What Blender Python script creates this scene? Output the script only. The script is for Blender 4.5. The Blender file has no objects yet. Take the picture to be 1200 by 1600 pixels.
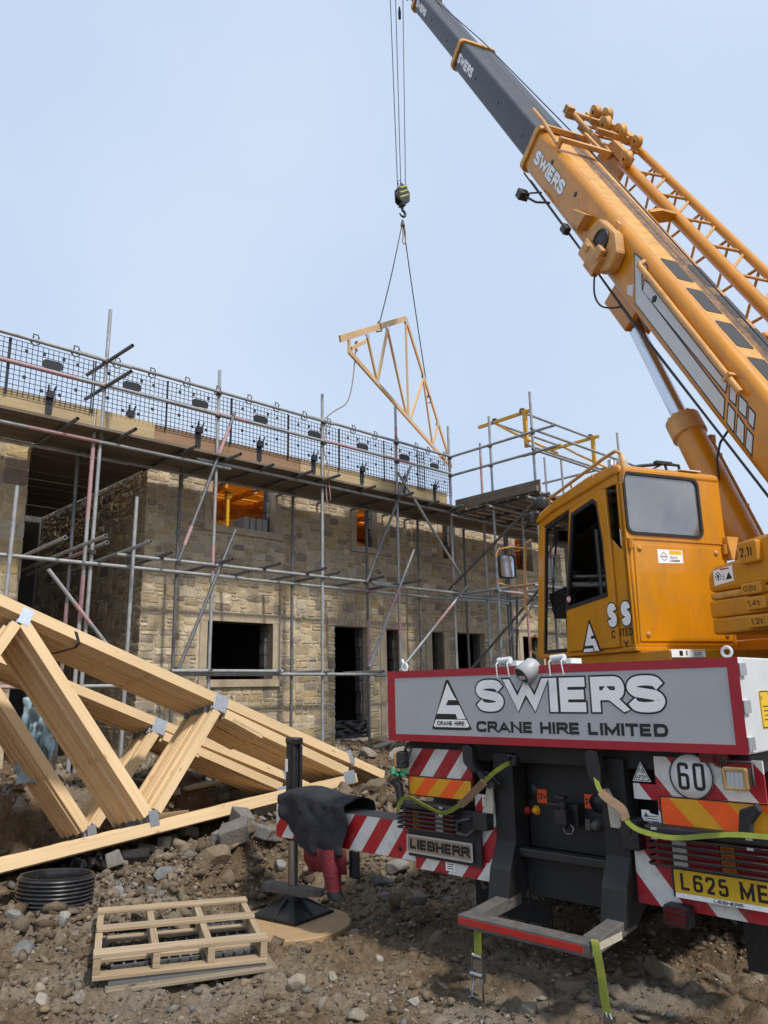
import bpy, bmesh, math, random
import numpy as np
from math import sin, cos, pi, radians, sqrt, atan2
from mathutils import Matrix, Vector

SC = bpy.context.scene
COL = SC.collection
random.seed(7)
RNG = np.random.default_rng(11)

# ------------------------------------------------------------------ camera
PITCH, ROLL, FPX = radians(13.1), 0.0195, 1200.0
EYE = Vector((0, 0, 1.65))
FWD = Vector((0, cos(PITCH), sin(PITCH)))
_u0 = Vector((0, -sin(PITCH), cos(PITCH)))
_r0 = Vector((1, 0, 0))
RGT = _r0 * cos(ROLL) - _u0 * sin(ROLL)
UPV = _u0 * cos(ROLL) + _r0 * sin(ROLL)
cd = bpy.data.cameras.new("camera")
cd.sensor_fit = 'VERTICAL'
cd.sensor_height = 36.0
cd.sensor_width = 27.0
cd.lens = FPX / 1600 * 36.0
cd.clip_start = 0.05
cd.clip_end = 2000
co = bpy.data.objects.new("camera", cd)
COL.objects.link(co)
_m = Matrix((RGT, UPV, -FWD)).transposed().to_4x4()
_m.translation = EYE
co.matrix_world = _m
SC.camera = co

# ------------------------------------------------------------------ light
SUN_AZ, SUN_EL = 139.0, 52.0          # degrees, azimuth clockwise from +Y
SUN_STRENGTH, SUN_ANGLE = 2.65, 4.5
EXPOSURE = 0.36
SKY_STRENGTH = 0.092
w = bpy.data.worlds.new("World")
SC.world = w
w.use_nodes = True
nt = w.node_tree
nt.nodes.clear()
out = nt.nodes.new('ShaderNodeOutputWorld')
bg = nt.nodes.new('ShaderNodeBackground')
sky = nt.nodes.new('ShaderNodeTexSky')
sky.sky_type = 'NISHITA'
sky.sun_disc = False
sky.sun_elevation = radians(SUN_EL)
sky.sun_rotation = radians(SUN_AZ)
sky.dust_density = 4.0
sky.air_density = 1.2
# thin bright veil of cloud over the clear sky
tc = nt.nodes.new('ShaderNodeTexCoord')
nz = nt.nodes.new('ShaderNodeTexNoise')
nz.inputs['Scale'].default_value = 2.1
nz.inputs['Detail'].default_value = 5
nz.inputs['Roughness'].default_value = .45
rmp = nt.nodes.new('ShaderNodeValToRGB')
rmp.color_ramp.elements[0].position = .3
rmp.color_ramp.elements[0].color = (5.2, 6.45, 8.5, 1)
rmp.color_ramp.elements[1].position = .72
rmp.color_ramp.elements[1].color = (6.3, 7.4, 8.95, 1)
mx = nt.nodes.new('ShaderNodeMix')
mx.data_type = 'RGBA'
mx.inputs[0].default_value = .82
nt.links.new(tc.outputs['Generated'], nz.inputs['Vector'])
nt.links.new(nz.outputs['Fac'], rmp.inputs['Fac'])
nt.links.new(sky.outputs[0], mx.inputs[6])
nt.links.new(rmp.outputs[0], mx.inputs[7])
nt.links.new(mx.outputs[2], bg.inputs[0])
bg.inputs[1].default_value = SKY_STRENGTH
nt.links.new(bg.outputs[0], out.inputs[0])
sl = bpy.data.lights.new("sun", 'SUN')
sl.energy = SUN_STRENGTH
sl.angle = radians(SUN_ANGLE)
sl.color = (1, .94, .86)
so = bpy.data.objects.new("sun", sl)
COL.objects.link(so)
_sd = Vector((sin(radians(SUN_AZ)) * cos(radians(SUN_EL)), cos(radians(SUN_AZ)) * cos(radians(SUN_EL)), sin(radians(SUN_EL))))
so.rotation_euler = _sd.to_track_quat('Z', 'Y').to_euler()
so.location = (5, -10, 30)
SC.view_settings.view_transform = 'Standard'
SC.view_settings.look = 'None'
SC.view_settings.exposure = EXPOSURE
SC.view_settings.gamma = 1
SC.cycles.max_bounces = 6
SC.cycles.transparent_max_bounces = 12
SC.cycles.use_denoising = True

# ------------------------------------------------------------------ helpers
def frame(o, az):
    """4x4 whose X axis points along azimuth az (degrees clockwise from +Y), Y to its left, Z up."""
    m = Matrix.Rotation(radians(90 - az), 4, 'Z')
    m.translation = Vector(o)
    return m

FAC = frame((0, 0, 0), 46.5)                 # facade: x along the wall, y into it
CRF = frame((0, 0, 0), 133.8)
CRW = frame(CRF @ Vector((-2.63, 4.0, 0)), 133.8)      # crane carrier: x to its right side, y forward, origin under the tail
SUW = frame((3.70, 7.6, 0), 68)              # slewing upper works
BMW = None
_az, _el = radians(-22), radians(59)
_X = Vector((cos(_az), -sin(_az), 0))
_Y = Vector((sin(_az), cos(_az), 0))
_D = _Y * cos(_el) + Vector((0, 0, sin(_el)))
_N = -_Y * sin(_el) + Vector((0, 0, cos(_el)))
BMW = Matrix((_X, _D, _N)).transposed().to_4x4()
BMW.translation = Vector((3.8955, 7.5, 4.2287))
SU = CRW.inverted() @ SUW
BM = CRW.inverted() @ BMW

def pix_ray(x, y):
    return FWD + RGT * ((x - 600) / FPX) + UPV * ((800 - y) / FPX)

class MB:
    """collects faces for one mesh"""
    def __init__(s, T=None):
        s.v = []; s.f = []; s.sm = []; s.mi = []; s.uv = []; s.fc = []
        s.T = T or Matrix.Identity(4)
        s.col = None; s.has_uv = False; s.m = 0
    def add(s, vs, fs, smooth=False, uvs=None, T=None):
        b = len(s.v)
        M = s.T @ T if T is not None else s.T
        for p in vs:
            s.v.append(M @ Vector(p))
        for k, f in enumerate(fs):
            s.f.append([b + i for i in f])
            s.sm.append(smooth); s.mi.append(s.m); s.fc.append(s.col)
            if uvs is not None:
                s.has_uv = True; s.uv.append(uvs[k])
            else:
                s.uv.append([(0, 0)] * len(f))
        return s
    def box(s, c, sz, R=None, ch=0.0):
        x, y, z = sz[0] / 2, sz[1] / 2, sz[2] / 2
        T = Matrix.Translation(Vector(c))
        if R is not None:
            T = T @ R.to_4x4()
        vs = [(-x, -y, -z), (x, -y, -z), (x, y, -z), (-x, y, -z), (-x, -y, z), (x, -y, z), (x, y, z), (-x, y, z)]
        return s.add(vs, [(0, 3, 2, 1), (4, 5, 6, 7), (0, 1, 5, 4), (1, 2, 6, 5), (2, 3, 7, 6), (3, 0, 4, 7)], T=T)
    def b2(s, p, q):
        return s.box([(a + b) / 2 for a, b in zip(p, q)], [abs(b - a) for a, b in zip(p, q)])
    def board(s, p, q, w, t, up=(0, 0, 1), uoff=None):
        """timber from p to q, w deep along up, t thick; UV runs with the grain"""
        p, q = Vector(p), Vector(q)
        a = (q - p); L = a.length; a.normalize()
        up = Vector(up); sd = a.cross(up).normalized(); up = sd.cross(a).normalized()
        U, S = up * (w / 2), sd * (t / 2)
        vs = [p - U - S, p - U + S, p + U + S, p + U - S, q - U - S, q - U + S, q + U + S, q + U - S]
        fs = [(0, 1, 2, 3), (5, 4, 7, 6), (0, 4, 5, 1), (1, 5, 6, 2), (2, 6, 7, 3), (3, 7, 4, 0)]
        o = random.random() * 40 if uoff is None else uoff
        ends = [(o, 9.0), (o + t, 9.0), (o + t, 9 + w), (o, 9 + w)]
        def side(h, k): return [(o, k), (o + L, k), (o + L, k + h), (o, k + h)]
        uv = [ends, ends, side(t, 0), side(w, 1), side(t, 2), side(w, 3)]
        return s.add(vs, fs, uvs=uv)
    def prism(s, poly, p0, ax, ay, az, h):
        """poly (2-D) in axes ax, ay from p0, thick h along az (both ends capped)"""
        p0, ax, ay, az = Vector(p0), Vector(ax), Vector(ay), Vector(az)
        n = len(poly)
        lo = [p0 + ax * x + ay * y for x, y in poly]
        hi = [q + az * h for q in lo]
        area = sum(poly[i][0] * poly[(i + 1) % n][1] - poly[(i + 1) % n][0] * poly[i][1] for i in range(n))
        flip = (area > 0) != (ax.cross(ay).dot(az) * h > 0)
        cap0, cap1 = list(range(n))[::-1], list(range(n, 2 * n))
        sides = [(i, (i + 1) % n, n + (i + 1) % n, n + i) for i in range(n)]
        fs = [tuple(cap0), tuple(cap1)] + sides
        if flip:
            fs = [tuple(reversed(f)) for f in fs]
        return s.add(lo + hi, fs)
    def ring(s, outer, inner, p0, ax, ay, az, h):
        """a plate with a hole: outer and inner have the same number of points"""
        p0, ax, ay, az = Vector(p0), Vector(ax), Vector(ay), Vector(az)
        n = len(outer)
        P = lambda l, k: [p0 + ax * x + ay * y + az * k for x, y in l]
        vs = P(outer, 0) + P(inner, 0) + P(outer, h) + P(inner, h)
        fs = []
        for i in range(n):
            j = (i + 1) % n
            fs += [(i, j, n + j, n + i), (2 * n + j, 2 * n + i, 3 * n + i, 3 * n + j), (i, 2 * n + i, 2 * n + j, j), (n + j, 3 * n + j, 3 * n + i, n + i)]
        return s.add(vs, fs)
    def tube(s, p, q, r, n=10, r2=None, caps=True):
        p, q = Vector(p), Vector(q)
        a = (q - p).normalized()
        u = a.orthogonal().normalized(); v = a.cross(u)
        r2 = r if r2 is None else r2
        A = [p + (u * cos(2 * pi * i / n) + v * sin(2 * pi * i / n)) * r for i in range(n)]
        B = [q + (u * cos(2 * pi * i / n) + v * sin(2 * pi * i / n)) * r2 for i in range(n)]
        s.add(A + B, [(i, (i + 1) % n, n + (i + 1) % n, n + i) for i in range(n)], True)
        if caps:
            s.add(A, [tuple(range(n))[::-1]]); s.add(B, [tuple(range(n))])
        return s
    def pipe(s, p, q, r, wall=.15, n=12):
        """open-ended scaffold tube: outer skin, dark inside seen at the mouth"""
        p, q = Vector(p), Vector(q)
        a = (q - p).normalized(); u = a.orthogonal().normalized(); v = a.cross(u)
        c = [(u * cos(2 * pi * i / n) + v * sin(2 * pi * i / n)) for i in range(n)]
        ri = r * (1 - wall); d = min(.12, (q - p).length / 3)
        A = [p + k * r for k in c]; B = [q + k * r for k in c]
        Ai = [p + k * ri for k in c]; Bi = [q + k * ri for k in c]
        Ad = [p + a * d + k * ri for k in c]; Bd = [q - a * d + k * ri for k in c]
        s.add(A + B, [(i, (i + 1) % n, n + (i + 1) % n, n + i) for i in range(n)], True)
        for o, i_, dd, fl in ((A, Ai, Ad, True), (B, Bi, Bd, False)):
            fs = [(i, (i + 1) % n, n + (i + 1) % n, n + i) for i in range(n)]
            if not fl: fs = [tuple(reversed(f)) for f in fs]
            s.add(i_ + o, fs)
            s.add(dd + i_, fs)
            s.add(dd, [tuple(range(n)) if not fl else tuple(range(n))[::-1]])
        return s
    def path(s, pts, r, n=8, closed=False):
        pts = [Vector(p) for p in pts]
        m = len(pts)
        rings = []
        u = None
        for i, p in enumerate(pts):
            a = pts[(i + 1) % m] if (closed or i < m - 1) else p
            b = pts[i - 1] if (closed or i > 0) else p
            t = (a - b).normalized()
            if u is None: u = t.orthogonal().normalized()
            u = (u - t * u.dot(t)).normalized()
            v = t.cross(u)
            rr = r[i] if isinstance(r, (list, tuple)) else r
            rings.append([p + (u * cos(2 * pi * k / n) + v * sin(2 * pi * k / n)) * rr for k in range(n)])
        vs = [q for g in rings for q in g]
        fs = []
        for i in range(m if closed else m - 1):
            j = (i + 1) % m
            fs += [(i * n + k, i * n + (k + 1) % n, j * n + (k + 1) % n, j * n + k) for k in range(n)]
        s.add(vs, fs, True)
        if not closed:
            s.add(rings[0], [tuple(range(n))[::-1]]); s.add(rings[-1], [tuple(range(n))])
        return s
    def lathe(s, prof, c, axis=(0, 0, 1), n=24, smooth=True):
        a = Vector(axis).normalized(); u = a.orthogonal().normalized(); v = a.cross(u); c = Vector(c)
        vs = [c + a * z + (u * cos(2 * pi * k / n) + v * sin(2 * pi * k / n)) * r for r, z in prof for k in range(n)]
        fs = [(i * n + k, i * n + (k + 1) % n, (i + 1) * n + (k + 1) % n, (i + 1) * n + k) for i in range(len(prof) - 1) for k in range(n)]
        if smooth == 'split':
            for i in range(len(prof) - 1):
                b = vs[i * n:(i + 2) * n]
                s.add(b, [(k, (k + 1) % n, n + (k + 1) % n, n + k) for k in range(n)], True)
            return s
        return s.add(vs, fs, smooth)
    def strip(s, pts, nrm, w, t=.003):
        """flat webbing along pts, nrm: direction across its width"""
        pts = [Vector(p) for p in pts]
        m = len(pts); vs = []
        for i, p in enumerate(pts):
            nv = Vector(nrm[i] if isinstance(nrm, list) else nrm).normalized()
            tg = (pts[min(i + 1, m - 1)] - pts[max(i - 1, 0)]).normalized()
            k = tg.cross(nv).normalized() * t / 2
            h = nv * w / 2
            vs += [p - h - k, p + h - k, p + h + k, p - h + k]
        fs = []
        for i in range(m - 1):
            fs += [(i * 4 + j, i * 4 + (j + 1) % 4, i * 4 + 4 + (j + 1) % 4, i * 4 + 4 + j) for j in range(4)]
        fs += [(0, 1, 2, 3), tuple((m - 1) * 4 + j for j in (3, 2, 1, 0))]
        return s.add(vs, fs)
    def grid(s, P, smooth=True, thick=None):
        """P[i][j] sheet of points"""
        a, b = len(P), len(P[0])
        vs = [p for r in P for p in r]
        fs = [(i * b + j, i * b + j + 1, (i + 1) * b + j + 1, (i + 1) * b + j) for i in range(a - 1) for j in range(b - 1)]
        return s.add(vs, fs, smooth)
    def mesh(s, name):
        me = bpy.data.meshes.new(name)
        me.from_pydata([tuple(p) for p in s.v], [], s.f)
        me.polygons.foreach_set('use_smooth', s.sm)
        me.polygons.foreach_set('material_index', s.mi)
        if s.has_uv:
            ul = me.uv_layers.new(name='UVMap')
            ul.data.foreach_set('uv', [c for f in s.uv for p in f for c in p])
        if any(c is not None for c in s.fc):
            at = me.color_attributes.new('Col', 'FLOAT_COLOR', 'CORNER')
            at.data.foreach_set('color', [x for f, c in zip(s.f, s.fc) for _ in f for x in ((*(c or (1, 1, 1)), 1))])
        me.update()
        return me

def obj(name, mb, mat, parent=None, bevel=0.0, seg=2):
    me = mb.mesh(name) if isinstance(mb, MB) else mb
    for mm in (mat if isinstance(mat, (list, tuple)) else [mat]):
        if isinstance(mb, MB): me.materials.append(mm)
    o = bpy.data.objects.new(name, me)
    COL.objects.link(o)
    if parent is not None: o.parent = parent
    if bevel:
        b = o.modifiers.new('bevel', 'BEVEL')
        b.width = bevel; b.segments = seg; b.limit_method = 'ANGLE'; b.angle_limit = radians(40)
        b.harden_normals = False
    return o

def tag(o, label=None, cat=None, group=None, kind=None):
    if label: o['label'] = label
    if cat: o['category'] = cat
    if group: o['group'] = group
    if kind: o['kind'] = kind
    return o

def thing(name, label, cat, T=None, group=None):
    o = bpy.data.objects.new(name, None)
    o.empty_display_size = .2
    COL.objects.link(o)
    if T is not None: o.matrix_world = T
    return tag(o, label, cat, group)

def copy_tree(o, parent=None):
    c = o.copy(); COL.objects.link(c)
    c.parent = parent
    for ch in list(o.children): copy_tree(ch, c)
    return c

def smooth_path(pts, n=6):
    pts = [Vector(p) for p in pts]; o = []
    for i in range(len(pts) - 1):
        p0, p1, p2, p3 = pts[max(i - 1, 0)], pts[i], pts[i + 1], pts[min(i + 2, len(pts) - 1)]
        for k in range(n):
            t_ = k / n
            o.append(.5 * ((2 * p1) + (p2 - p0) * t_ + (2 * p0 - 5 * p1 + 4 * p2 - p3) * t_ ** 2 + (3 * p1 - p0 - 3 * p2 + p3) * t_ ** 3))
    o.append(pts[-1]); return o

# ------------------------------------------------------------------ materials
def mat(name, color, rough=.6, metal=0.0, var=.0, vscale=6.0, dirt=0.0, dirtcol=(.12, .095, .07), bump=0.0, bscale=60.0, spec=.5, coat=0.0, stretch=None):
    """painted or raw surface: base colour with mottling, patches of dirt and a little bump"""
    m = bpy.data.materials.new(name); m.use_nodes = True
    n = m.node_tree; N = n.nodes; L = n.links
    b = N['Principled BSDF']
    b.inputs['Roughness'].default_value = rough
    b.inputs['Metallic'].default_value = metal
    b.inputs['Specular IOR Level'].default_value = spec
    b.inputs['Coat Weight'].default_value = coat
    tcn = N.new('ShaderNodeTexCoord')
    src = tcn.outputs['Object']
    if stretch:
        mp = N.new('ShaderNodeMapping'); mp.inputs['Scale'].default_value = stretch
        L.new(src, mp.inputs[0]); src = mp.outputs[0]
    rgb = N.new('ShaderNodeRGB'); rgb.outputs[0].default_value = (*color, 1)
    cur = rgb.outputs[0]
    if var:
        t = N.new('ShaderNodeTexNoise'); t.inputs['Scale'].default_value = vscale; t.inputs['Detail'].default_value = 6
        t.inputs['Roughness'].default_value = .65
        L.new(src, t.inputs['Vector'])
        r = N.new('ShaderNodeMapRange'); r.inputs[1].default_value = .3; r.inputs[2].default_value = .7
        r.inputs[3].default_value = 1 - var; r.inputs[4].default_value = 1 + var
        L.new(t.outputs['Fac'], r.inputs[0])
        h = N.new('ShaderNodeVectorMath'); h.operation = 'SCALE'
        L.new(cur, h.inputs[0]); L.new(r.outputs[0], h.inputs['Scale'])
        cur = h.outputs[0]
    if dirt:
        t = N.new('ShaderNodeTexNoise'); t.inputs['Scale'].default_value = vscale * 1.7; t.inputs['Detail'].default_value = 9
        t.inputs['Roughness'].default_value = .7
        L.new(src, t.inputs['Vector'])
        r = N.new('ShaderNodeMapRange'); r.inputs[1].default_value = .48; r.inputs[2].default_value = .75
        r.inputs[3].default_value = 0; r.inputs[4].default_value = dirt
        L.new(t.outputs['Fac'], r.inputs[0])
        x = N.new('ShaderNodeMix'); x.data_type = 'RGBA'
        L.new(r.outputs[0], x.inputs[0]); L.new(cur, x.inputs[6]); x.inputs[7].default_value = (*dirtcol, 1)
        cur = x.outputs[2]
        rr = N.new('ShaderNodeMapRange'); rr.inputs[3].default_value = rough; rr.inputs[4].default_value = min(1, rough + .4)
        L.new(r.outputs[0], rr.inputs[0]); L.new(rr.outputs[0], b.inputs['Roughness'])
    L.new(cur, b.inputs['Base Color'])
    if bump:
        t = N.new('ShaderNodeTexNoise'); t.inputs['Scale'].default_value = bscale; t.inputs['Detail'].default_value = 5
        L.new(src, t.inputs['Vector'])
        bp = N.new('ShaderNodeBump'); bp.inputs['Strength'].default_value = bump; bp.inputs['Distance'].default_value = .02
        L.new(t.outputs['Fac'], bp.inputs['Height']); L.new(bp.outputs[0], b.inputs['Normal'])
    return m

def chips(m, col, scale, lo, hi, amount):
    """small worn spots and drips over a paint"""
    n = m.node_tree; N = n.nodes; L = n.links; b = N['Principled BSDF']
    src = b.inputs['Base Color'].links[0].from_socket
    tcn = N.new('ShaderNodeTexCoord'); t = N.new('ShaderNodeTexNoise'); t.inputs['Scale'].default_value = scale; t.inputs['Detail'].default_value = 10; t.inputs['Roughness'].default_value = .75
    L.new(tcn.outputs['Object'], t.inputs['Vector'])
    r = N.new('ShaderNodeMapRange'); r.inputs[1].default_value = lo; r.inputs[2].default_value = hi; r.inputs[3].default_value = 0; r.inputs[4].default_value = amount
    L.new(t.outputs['Fac'], r.inputs[0])
    x = N.new('ShaderNodeMix'); x.data_type = 'RGBA'
    L.new(r.outputs[0], x.inputs[0]); L.new(src, x.inputs[6]); x.inputs[7].default_value = (*col, 1)
    L.new(x.outputs[2], b.inputs['Base Color'])

def wood_mat(name, c1, c2, knots=.6, grey=0.0):
    m = bpy.data.materials.new(name); m.use_nodes = True
    n = m.node_tree; N = n.nodes; L = n.links; b = N['Principled BSDF']
    b.inputs['Roughness'].default_value = .72
    b.inputs['Specular IOR Level'].default_value = .3
    uv = N.new('ShaderNodeUVMap')
    mp = N.new('ShaderNodeMapping'); mp.inputs['Scale'].default_value = (1.1, 48, 1)
    L.new(uv.outputs[0], mp.inputs[0])
    t = N.new('ShaderNodeTexNoise'); t.inputs['Scale'].default_value = 1.6; t.inputs['Detail'].default_value = 5; t.inputs['Distortion'].default_value = .6
    L.new(mp.outputs[0], t.inputs['Vector'])
    r = N.new('ShaderNodeValToRGB'); e = r.color_ramp.elements
    e[0].position = .34; e[0].color = (*c2, 1); e[1].position = .62; e[1].color = (*c1, 1)
    L.new(t.outputs['Fac'], r.inputs[0])
    # broad tone change from one length of timber to the next
    mp3 = N.new('ShaderNodeMapping'); mp3.inputs['Scale'].default_value = (.7, 1.2, 1)
    L.new(uv.outputs[0], mp3.inputs[0])
    t3 = N.new('ShaderNodeTexNoise'); t3.inputs['Scale'].default_value = 1.0; t3.inputs['Detail'].default_value = 2
    L.new(mp3.outputs[0], t3.inputs['Vector'])
    r3 = N.new('ShaderNodeMapRange'); r3.inputs[1].default_value = .3; r3.inputs[2].default_value = .7; r3.inputs[3].default_value = .86; r3.inputs[4].default_value = 1.10
    L.new(t3.outputs['Fac'], r3.inputs[0])
    h = N.new('ShaderNodeVectorMath'); h.operation = 'SCALE'
    L.new(r.outputs[0], h.inputs[0]); L.new(r3.outputs[0], h.inputs['Scale'])
    # knots
    mp2 = N.new('ShaderNodeMapping'); mp2.inputs['Scale'].default_value = (4.2, 11, 1)
    L.new(uv.outputs[0], mp2.inputs[0])
    vo = N.new('ShaderNodeTexVoronoi'); vo.inputs['Scale'].default_value = 1.0
    L.new(mp2.outputs[0], vo.inputs['Vector'])
    r2 = N.new('ShaderNodeMapRange'); r2.inputs[1].default_value = .05; r2.inputs[2].default_value = .17; r2.inputs[3].default_value = knots; r2.inputs[4].default_value = 0
    L.new(vo.outputs['Distance'], r2.inputs[0])
    x = N.new('ShaderNodeMix'); x.data_type = 'RGBA'
    L.new(r2.outputs[0], x.inputs[0]); L.new(h.outputs[0], x.inputs[6]); x.inputs[7].default_value = (c2[0] * .48, c2[1] * .38, c2[2] * .32, 1)
    L.new(x.outputs[2], b.inputs['Base Color'])
    bp = N.new('ShaderNodeBump'); bp.inputs['Strength'].default_value = .25; bp.inputs['Distance'].default_value = .004
    L.new(t.outputs['Fac'], bp.inputs['Height']); L.new(bp.outputs[0], b.inputs['Normal'])
    return m

def attr_mat(name, rough=.9, var=.25, scale=18.0, bump=.5, bscale=45.0, gain=1.18, tint2=None, tfac=0.5, big=0.0, bigscale=1.0):
    """stone-like: per-face colour from the mesh, mottled, rough"""
    m = bpy.data.materials.new(name); m.use_nodes = True
    n = m.node_tree; N = n.nodes; L = n.links; b = N['Principled BSDF']
    b.inputs['Roughness'].default_value = rough; b.inputs['Specular IOR Level'].default_value = .2
    a = N.new('ShaderNodeAttribute'); a.attribute_name = 'Col'
    tcn = N.new('ShaderNodeTexCoord')
    t = N.new('ShaderNodeTexNoise'); t.inputs['Scale'].default_value = scale; t.inputs['Detail'].default_value = 8; t.inputs['Roughness'].default_value = .7
    L.new(tcn.outputs['Object'], t.inputs['Vector'])
    r = N.new('ShaderNodeMapRange'); r.inputs[1].default_value = .3; r.inputs[2].default_value = .7
    r.inputs[3].default_value = gain * (1 - var); r.inputs[4].default_value = gain * (1 + var)
    L.new(t.outputs['Fac'], r.inputs[0])
    h = N.new('ShaderNodeVectorMath'); h.operation = 'SCALE'
    L.new(a.outputs['Color'], h.inputs[0]); L.new(r.outputs[0], h.inputs['Scale'])
    cur = h.outputs[0]
    if tint2:
        t2 = N.new('ShaderNodeTexNoise'); t2.inputs['Scale'].default_value = scale * .35; t2.inputs['Detail'].default_value = 6
        L.new(tcn.outputs['Object'], t2.inputs['Vector'])
        r2 = N.new('ShaderNodeMapRange'); r2.inputs[1].default_value = .45; r2.inputs[2].default_value = .7; r2.inputs[3].default_value = 0; r2.inputs[4].default_value = tfac
        L.new(t2.outputs['Fac'], r2.inputs[0])
        x = N.new('ShaderNodeMix'); x.data_type = 'RGBA'
        L.new(r2.outputs[0], x.inputs[0]); L.new(cur, x.inputs[6]); x.inputs[7].default_value = (*tint2, 1)
        cur = x.outputs[2]
    L.new(cur, b.inputs['Base Color'])
    t3 = N.new('ShaderNodeTexNoise'); t3.inputs['Scale'].default_value = bscale; t3.inputs['Detail'].default_value = 6; t3.inputs['Roughness'].default_value = .65
    L.new(tcn.outputs['Object'], t3.inputs['Vector'])
    bp = N.new('ShaderNodeBump'); bp.inputs['Strength'].default_value = bump; bp.inputs['Distance'].default_value = .03
    L.new(t3.outputs['Fac'], bp.inputs['Height']); L.new(bp.outputs[0], b.inputs['Normal'])
    return m

def zebra_mat(name, slope, pitch, phase=0.0, red=(.40, .012, .022), white=(.72, .71, .68)):
    """slanted red and white warning bands in the crane's own x/z"""
    m = bpy.data.materials.new(name); m.use_nodes = True
    n = m.node_tree; N = n.nodes; L = n.links; b = N['Principled BSDF']
    b.inputs['Roughness'].default_value = .45
    tcn = N.new('ShaderNodeTexCoord'); sp = N.new('ShaderNodeSeparateXYZ')
    L.new(tcn.outputs['Object'], sp.inputs[0])
    a = N.new('ShaderNodeMath'); a.operation = 'MULTIPLY_ADD'; a.inputs[1].default_value = slope
    L.new(sp.outputs[2], a.inputs[0]); L.new(sp.outputs[0], a.inputs[2])
    d = N.new('ShaderNodeMath'); d.operation = 'MULTIPLY_ADD'; d.inputs[1].default_value = 1 / pitch; d.inputs[2].default_value = 100 + phase
    L.new(a.outputs[0], d.inputs[0])
    f = N.new('ShaderNodeMath'); f.operation = 'FRACT'; L.new(d.outputs[0], f.inputs[0])
    g = N.new('ShaderNodeMath'); g.operation = 'GREATER_THAN'; g.inputs[1].default_value = .5; L.new(f.outputs[0], g.inputs[0])
    x = N.new('ShaderNodeMix'); x.data_type = 'RGBA'
    L.new(g.outputs[0], x.inputs[0]); x.inputs[6].default_value = (*white, 1); x.inputs[7].default_value = (*red, 1)
    t = N.new('ShaderNodeTexNoise'); t.inputs['Scale'].default_value = 9; t.inputs['Detail'].default_value = 9; t.inputs['Roughness'].default_value = .7
    L.new(tcn.outputs['Object'], t.inputs['Vector'])
    r = N.new('ShaderNodeMapRange'); r.inputs[1].default_value = .5; r.inputs[2].default_value = .78; r.inputs[3].default_value = 0; r.inputs[4].default_value = .6
    L.new(t.outputs['Fac'], r.inputs[0])
    y = N.new('ShaderNodeMix'); y.data_type = 'RGBA'
    L.new(r.outputs[0], y.inputs[0]); L.new(x.outputs[2], y.inputs[6]); y.inputs[7].default_value = (.2, .165, .13, 1)
    L.new(y.outputs[2], b.inputs['Base Color'])
    return m

def glass_mat(name, tint, refl, rough=.03):
    m = bpy.data.materials.new(name); m.use_nodes = True
    n = m.node_tree; N = n.nodes; L = n.links
    N.remove(N['Principled BSDF']); o = N['Material Output']
    tr = N.new('ShaderNodeBsdfTransparent'); tr.inputs[0].default_value = (*tint, 1)
    gl = N.new('ShaderNodeBsdfGlossy'); gl.inputs['Roughness'].default_value = rough; gl.inputs[0].default_value = (.95, .97, 1, 1)
    fr = N.new('ShaderNodeFresnel'); fr.inputs[0].default_value = 1.5
    ad = N.new('ShaderNodeMath'); ad.operation = 'ADD'; ad.inputs[1].default_value = refl; ad.use_clamp = True
    L.new(fr.outputs[0], ad.inputs[0])
    x = N.new('ShaderNodeMixShader')
    L.new(ad.outputs[0], x.inputs[0]); L.new(tr.outputs[0], x.inputs[1]); L.new(gl.outputs[0], x.inputs[2]); L.new(x.outputs[0], o.inputs[0])
    return m

M = {}
M['yellow'] = mat('crane_yellow', (.61, .242, .005), .32, var=.10, vscale=2.2, dirt=.42, dirtcol=(.27, .14, .05), coat=.3, stretch=(1.6, 1.6, .7))
M['yellow_worn'] = mat('crane_yellow_worn', (.66, .33, .07), .5, var=.14, vscale=3, dirt=.75, dirtcol=(.16, .085, .05), stretch=(2, .6, 2))
M['yellow_pale'] = mat('crane_yellow_faded', (.58, .30, .09), .5, var=.14, vscale=4, dirt=.5, dirtcol=(.22, .12, .06))
M['yellow_gate'] = mat('gate_yellow', (.70, .37, .02), .45, var=.12, vscale=6, dirt=.25)
chips(M['yellow'], (.10, .045, .02), 13, .66, .72, .85); chips(M['yellow_worn'], (.06, .03, .02), 9, .60, .70, .8); chips(M['yellow_pale'], (.08, .04, .02), 14, .62, .70, .8)
M['boom_black'] = mat('boom_black', (.030, .034, .042), .42, var=.22, vscale=5, dirt=.35, dirtcol=(.13, .125, .12), stretch=(1, .35, 1))
M['pad_black'] = mat('pad_black', (.035, .035, .04), .7, var=.2, vscale=14)
M['black'] = mat('black_metal', (.018, .018, .02), .45, var=.2, vscale=8, dirt=.3, dirtcol=(.08, .07, .06))
M['black_dull'] = mat('chassis_black', (.012, .012, .013), .55, var=.25, vscale=5, dirt=.5, dirtcol=(.030, .027, .024))
M['grime'] = mat('grimy_steel', (.10, .095, .09), .6, var=.25, vscale=9, dirt=.6, dirtcol=(.2, .16, .12))
M['rubber'] = mat('rubber', (.02, .02, .021), .85, var=.15, vscale=20, dirt=.4, dirtcol=(.09, .075, .06))
M['grey_panel'] = mat('grey_panel', (.42, .43, .445), .38, var=.04, vscale=3, dirt=.12, dirtcol=(.25, .23, .2))
M['lightgrey'] = mat('light_grey_paint', (.62, .64, .65), .42, var=.05, vscale=4, dirt=.15, dirtcol=(.35, .32, .28))
M['red_frame'] = mat('red_tape', (.36, .010, .022), .35, var=.08, vscale=6, dirt=.12)
M['red_worn'] = mat('red_worn', (.50, .025, .02), .4, var=.15, vscale=12, dirt=.5, dirtcol=(.12, .09, .07))
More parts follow.
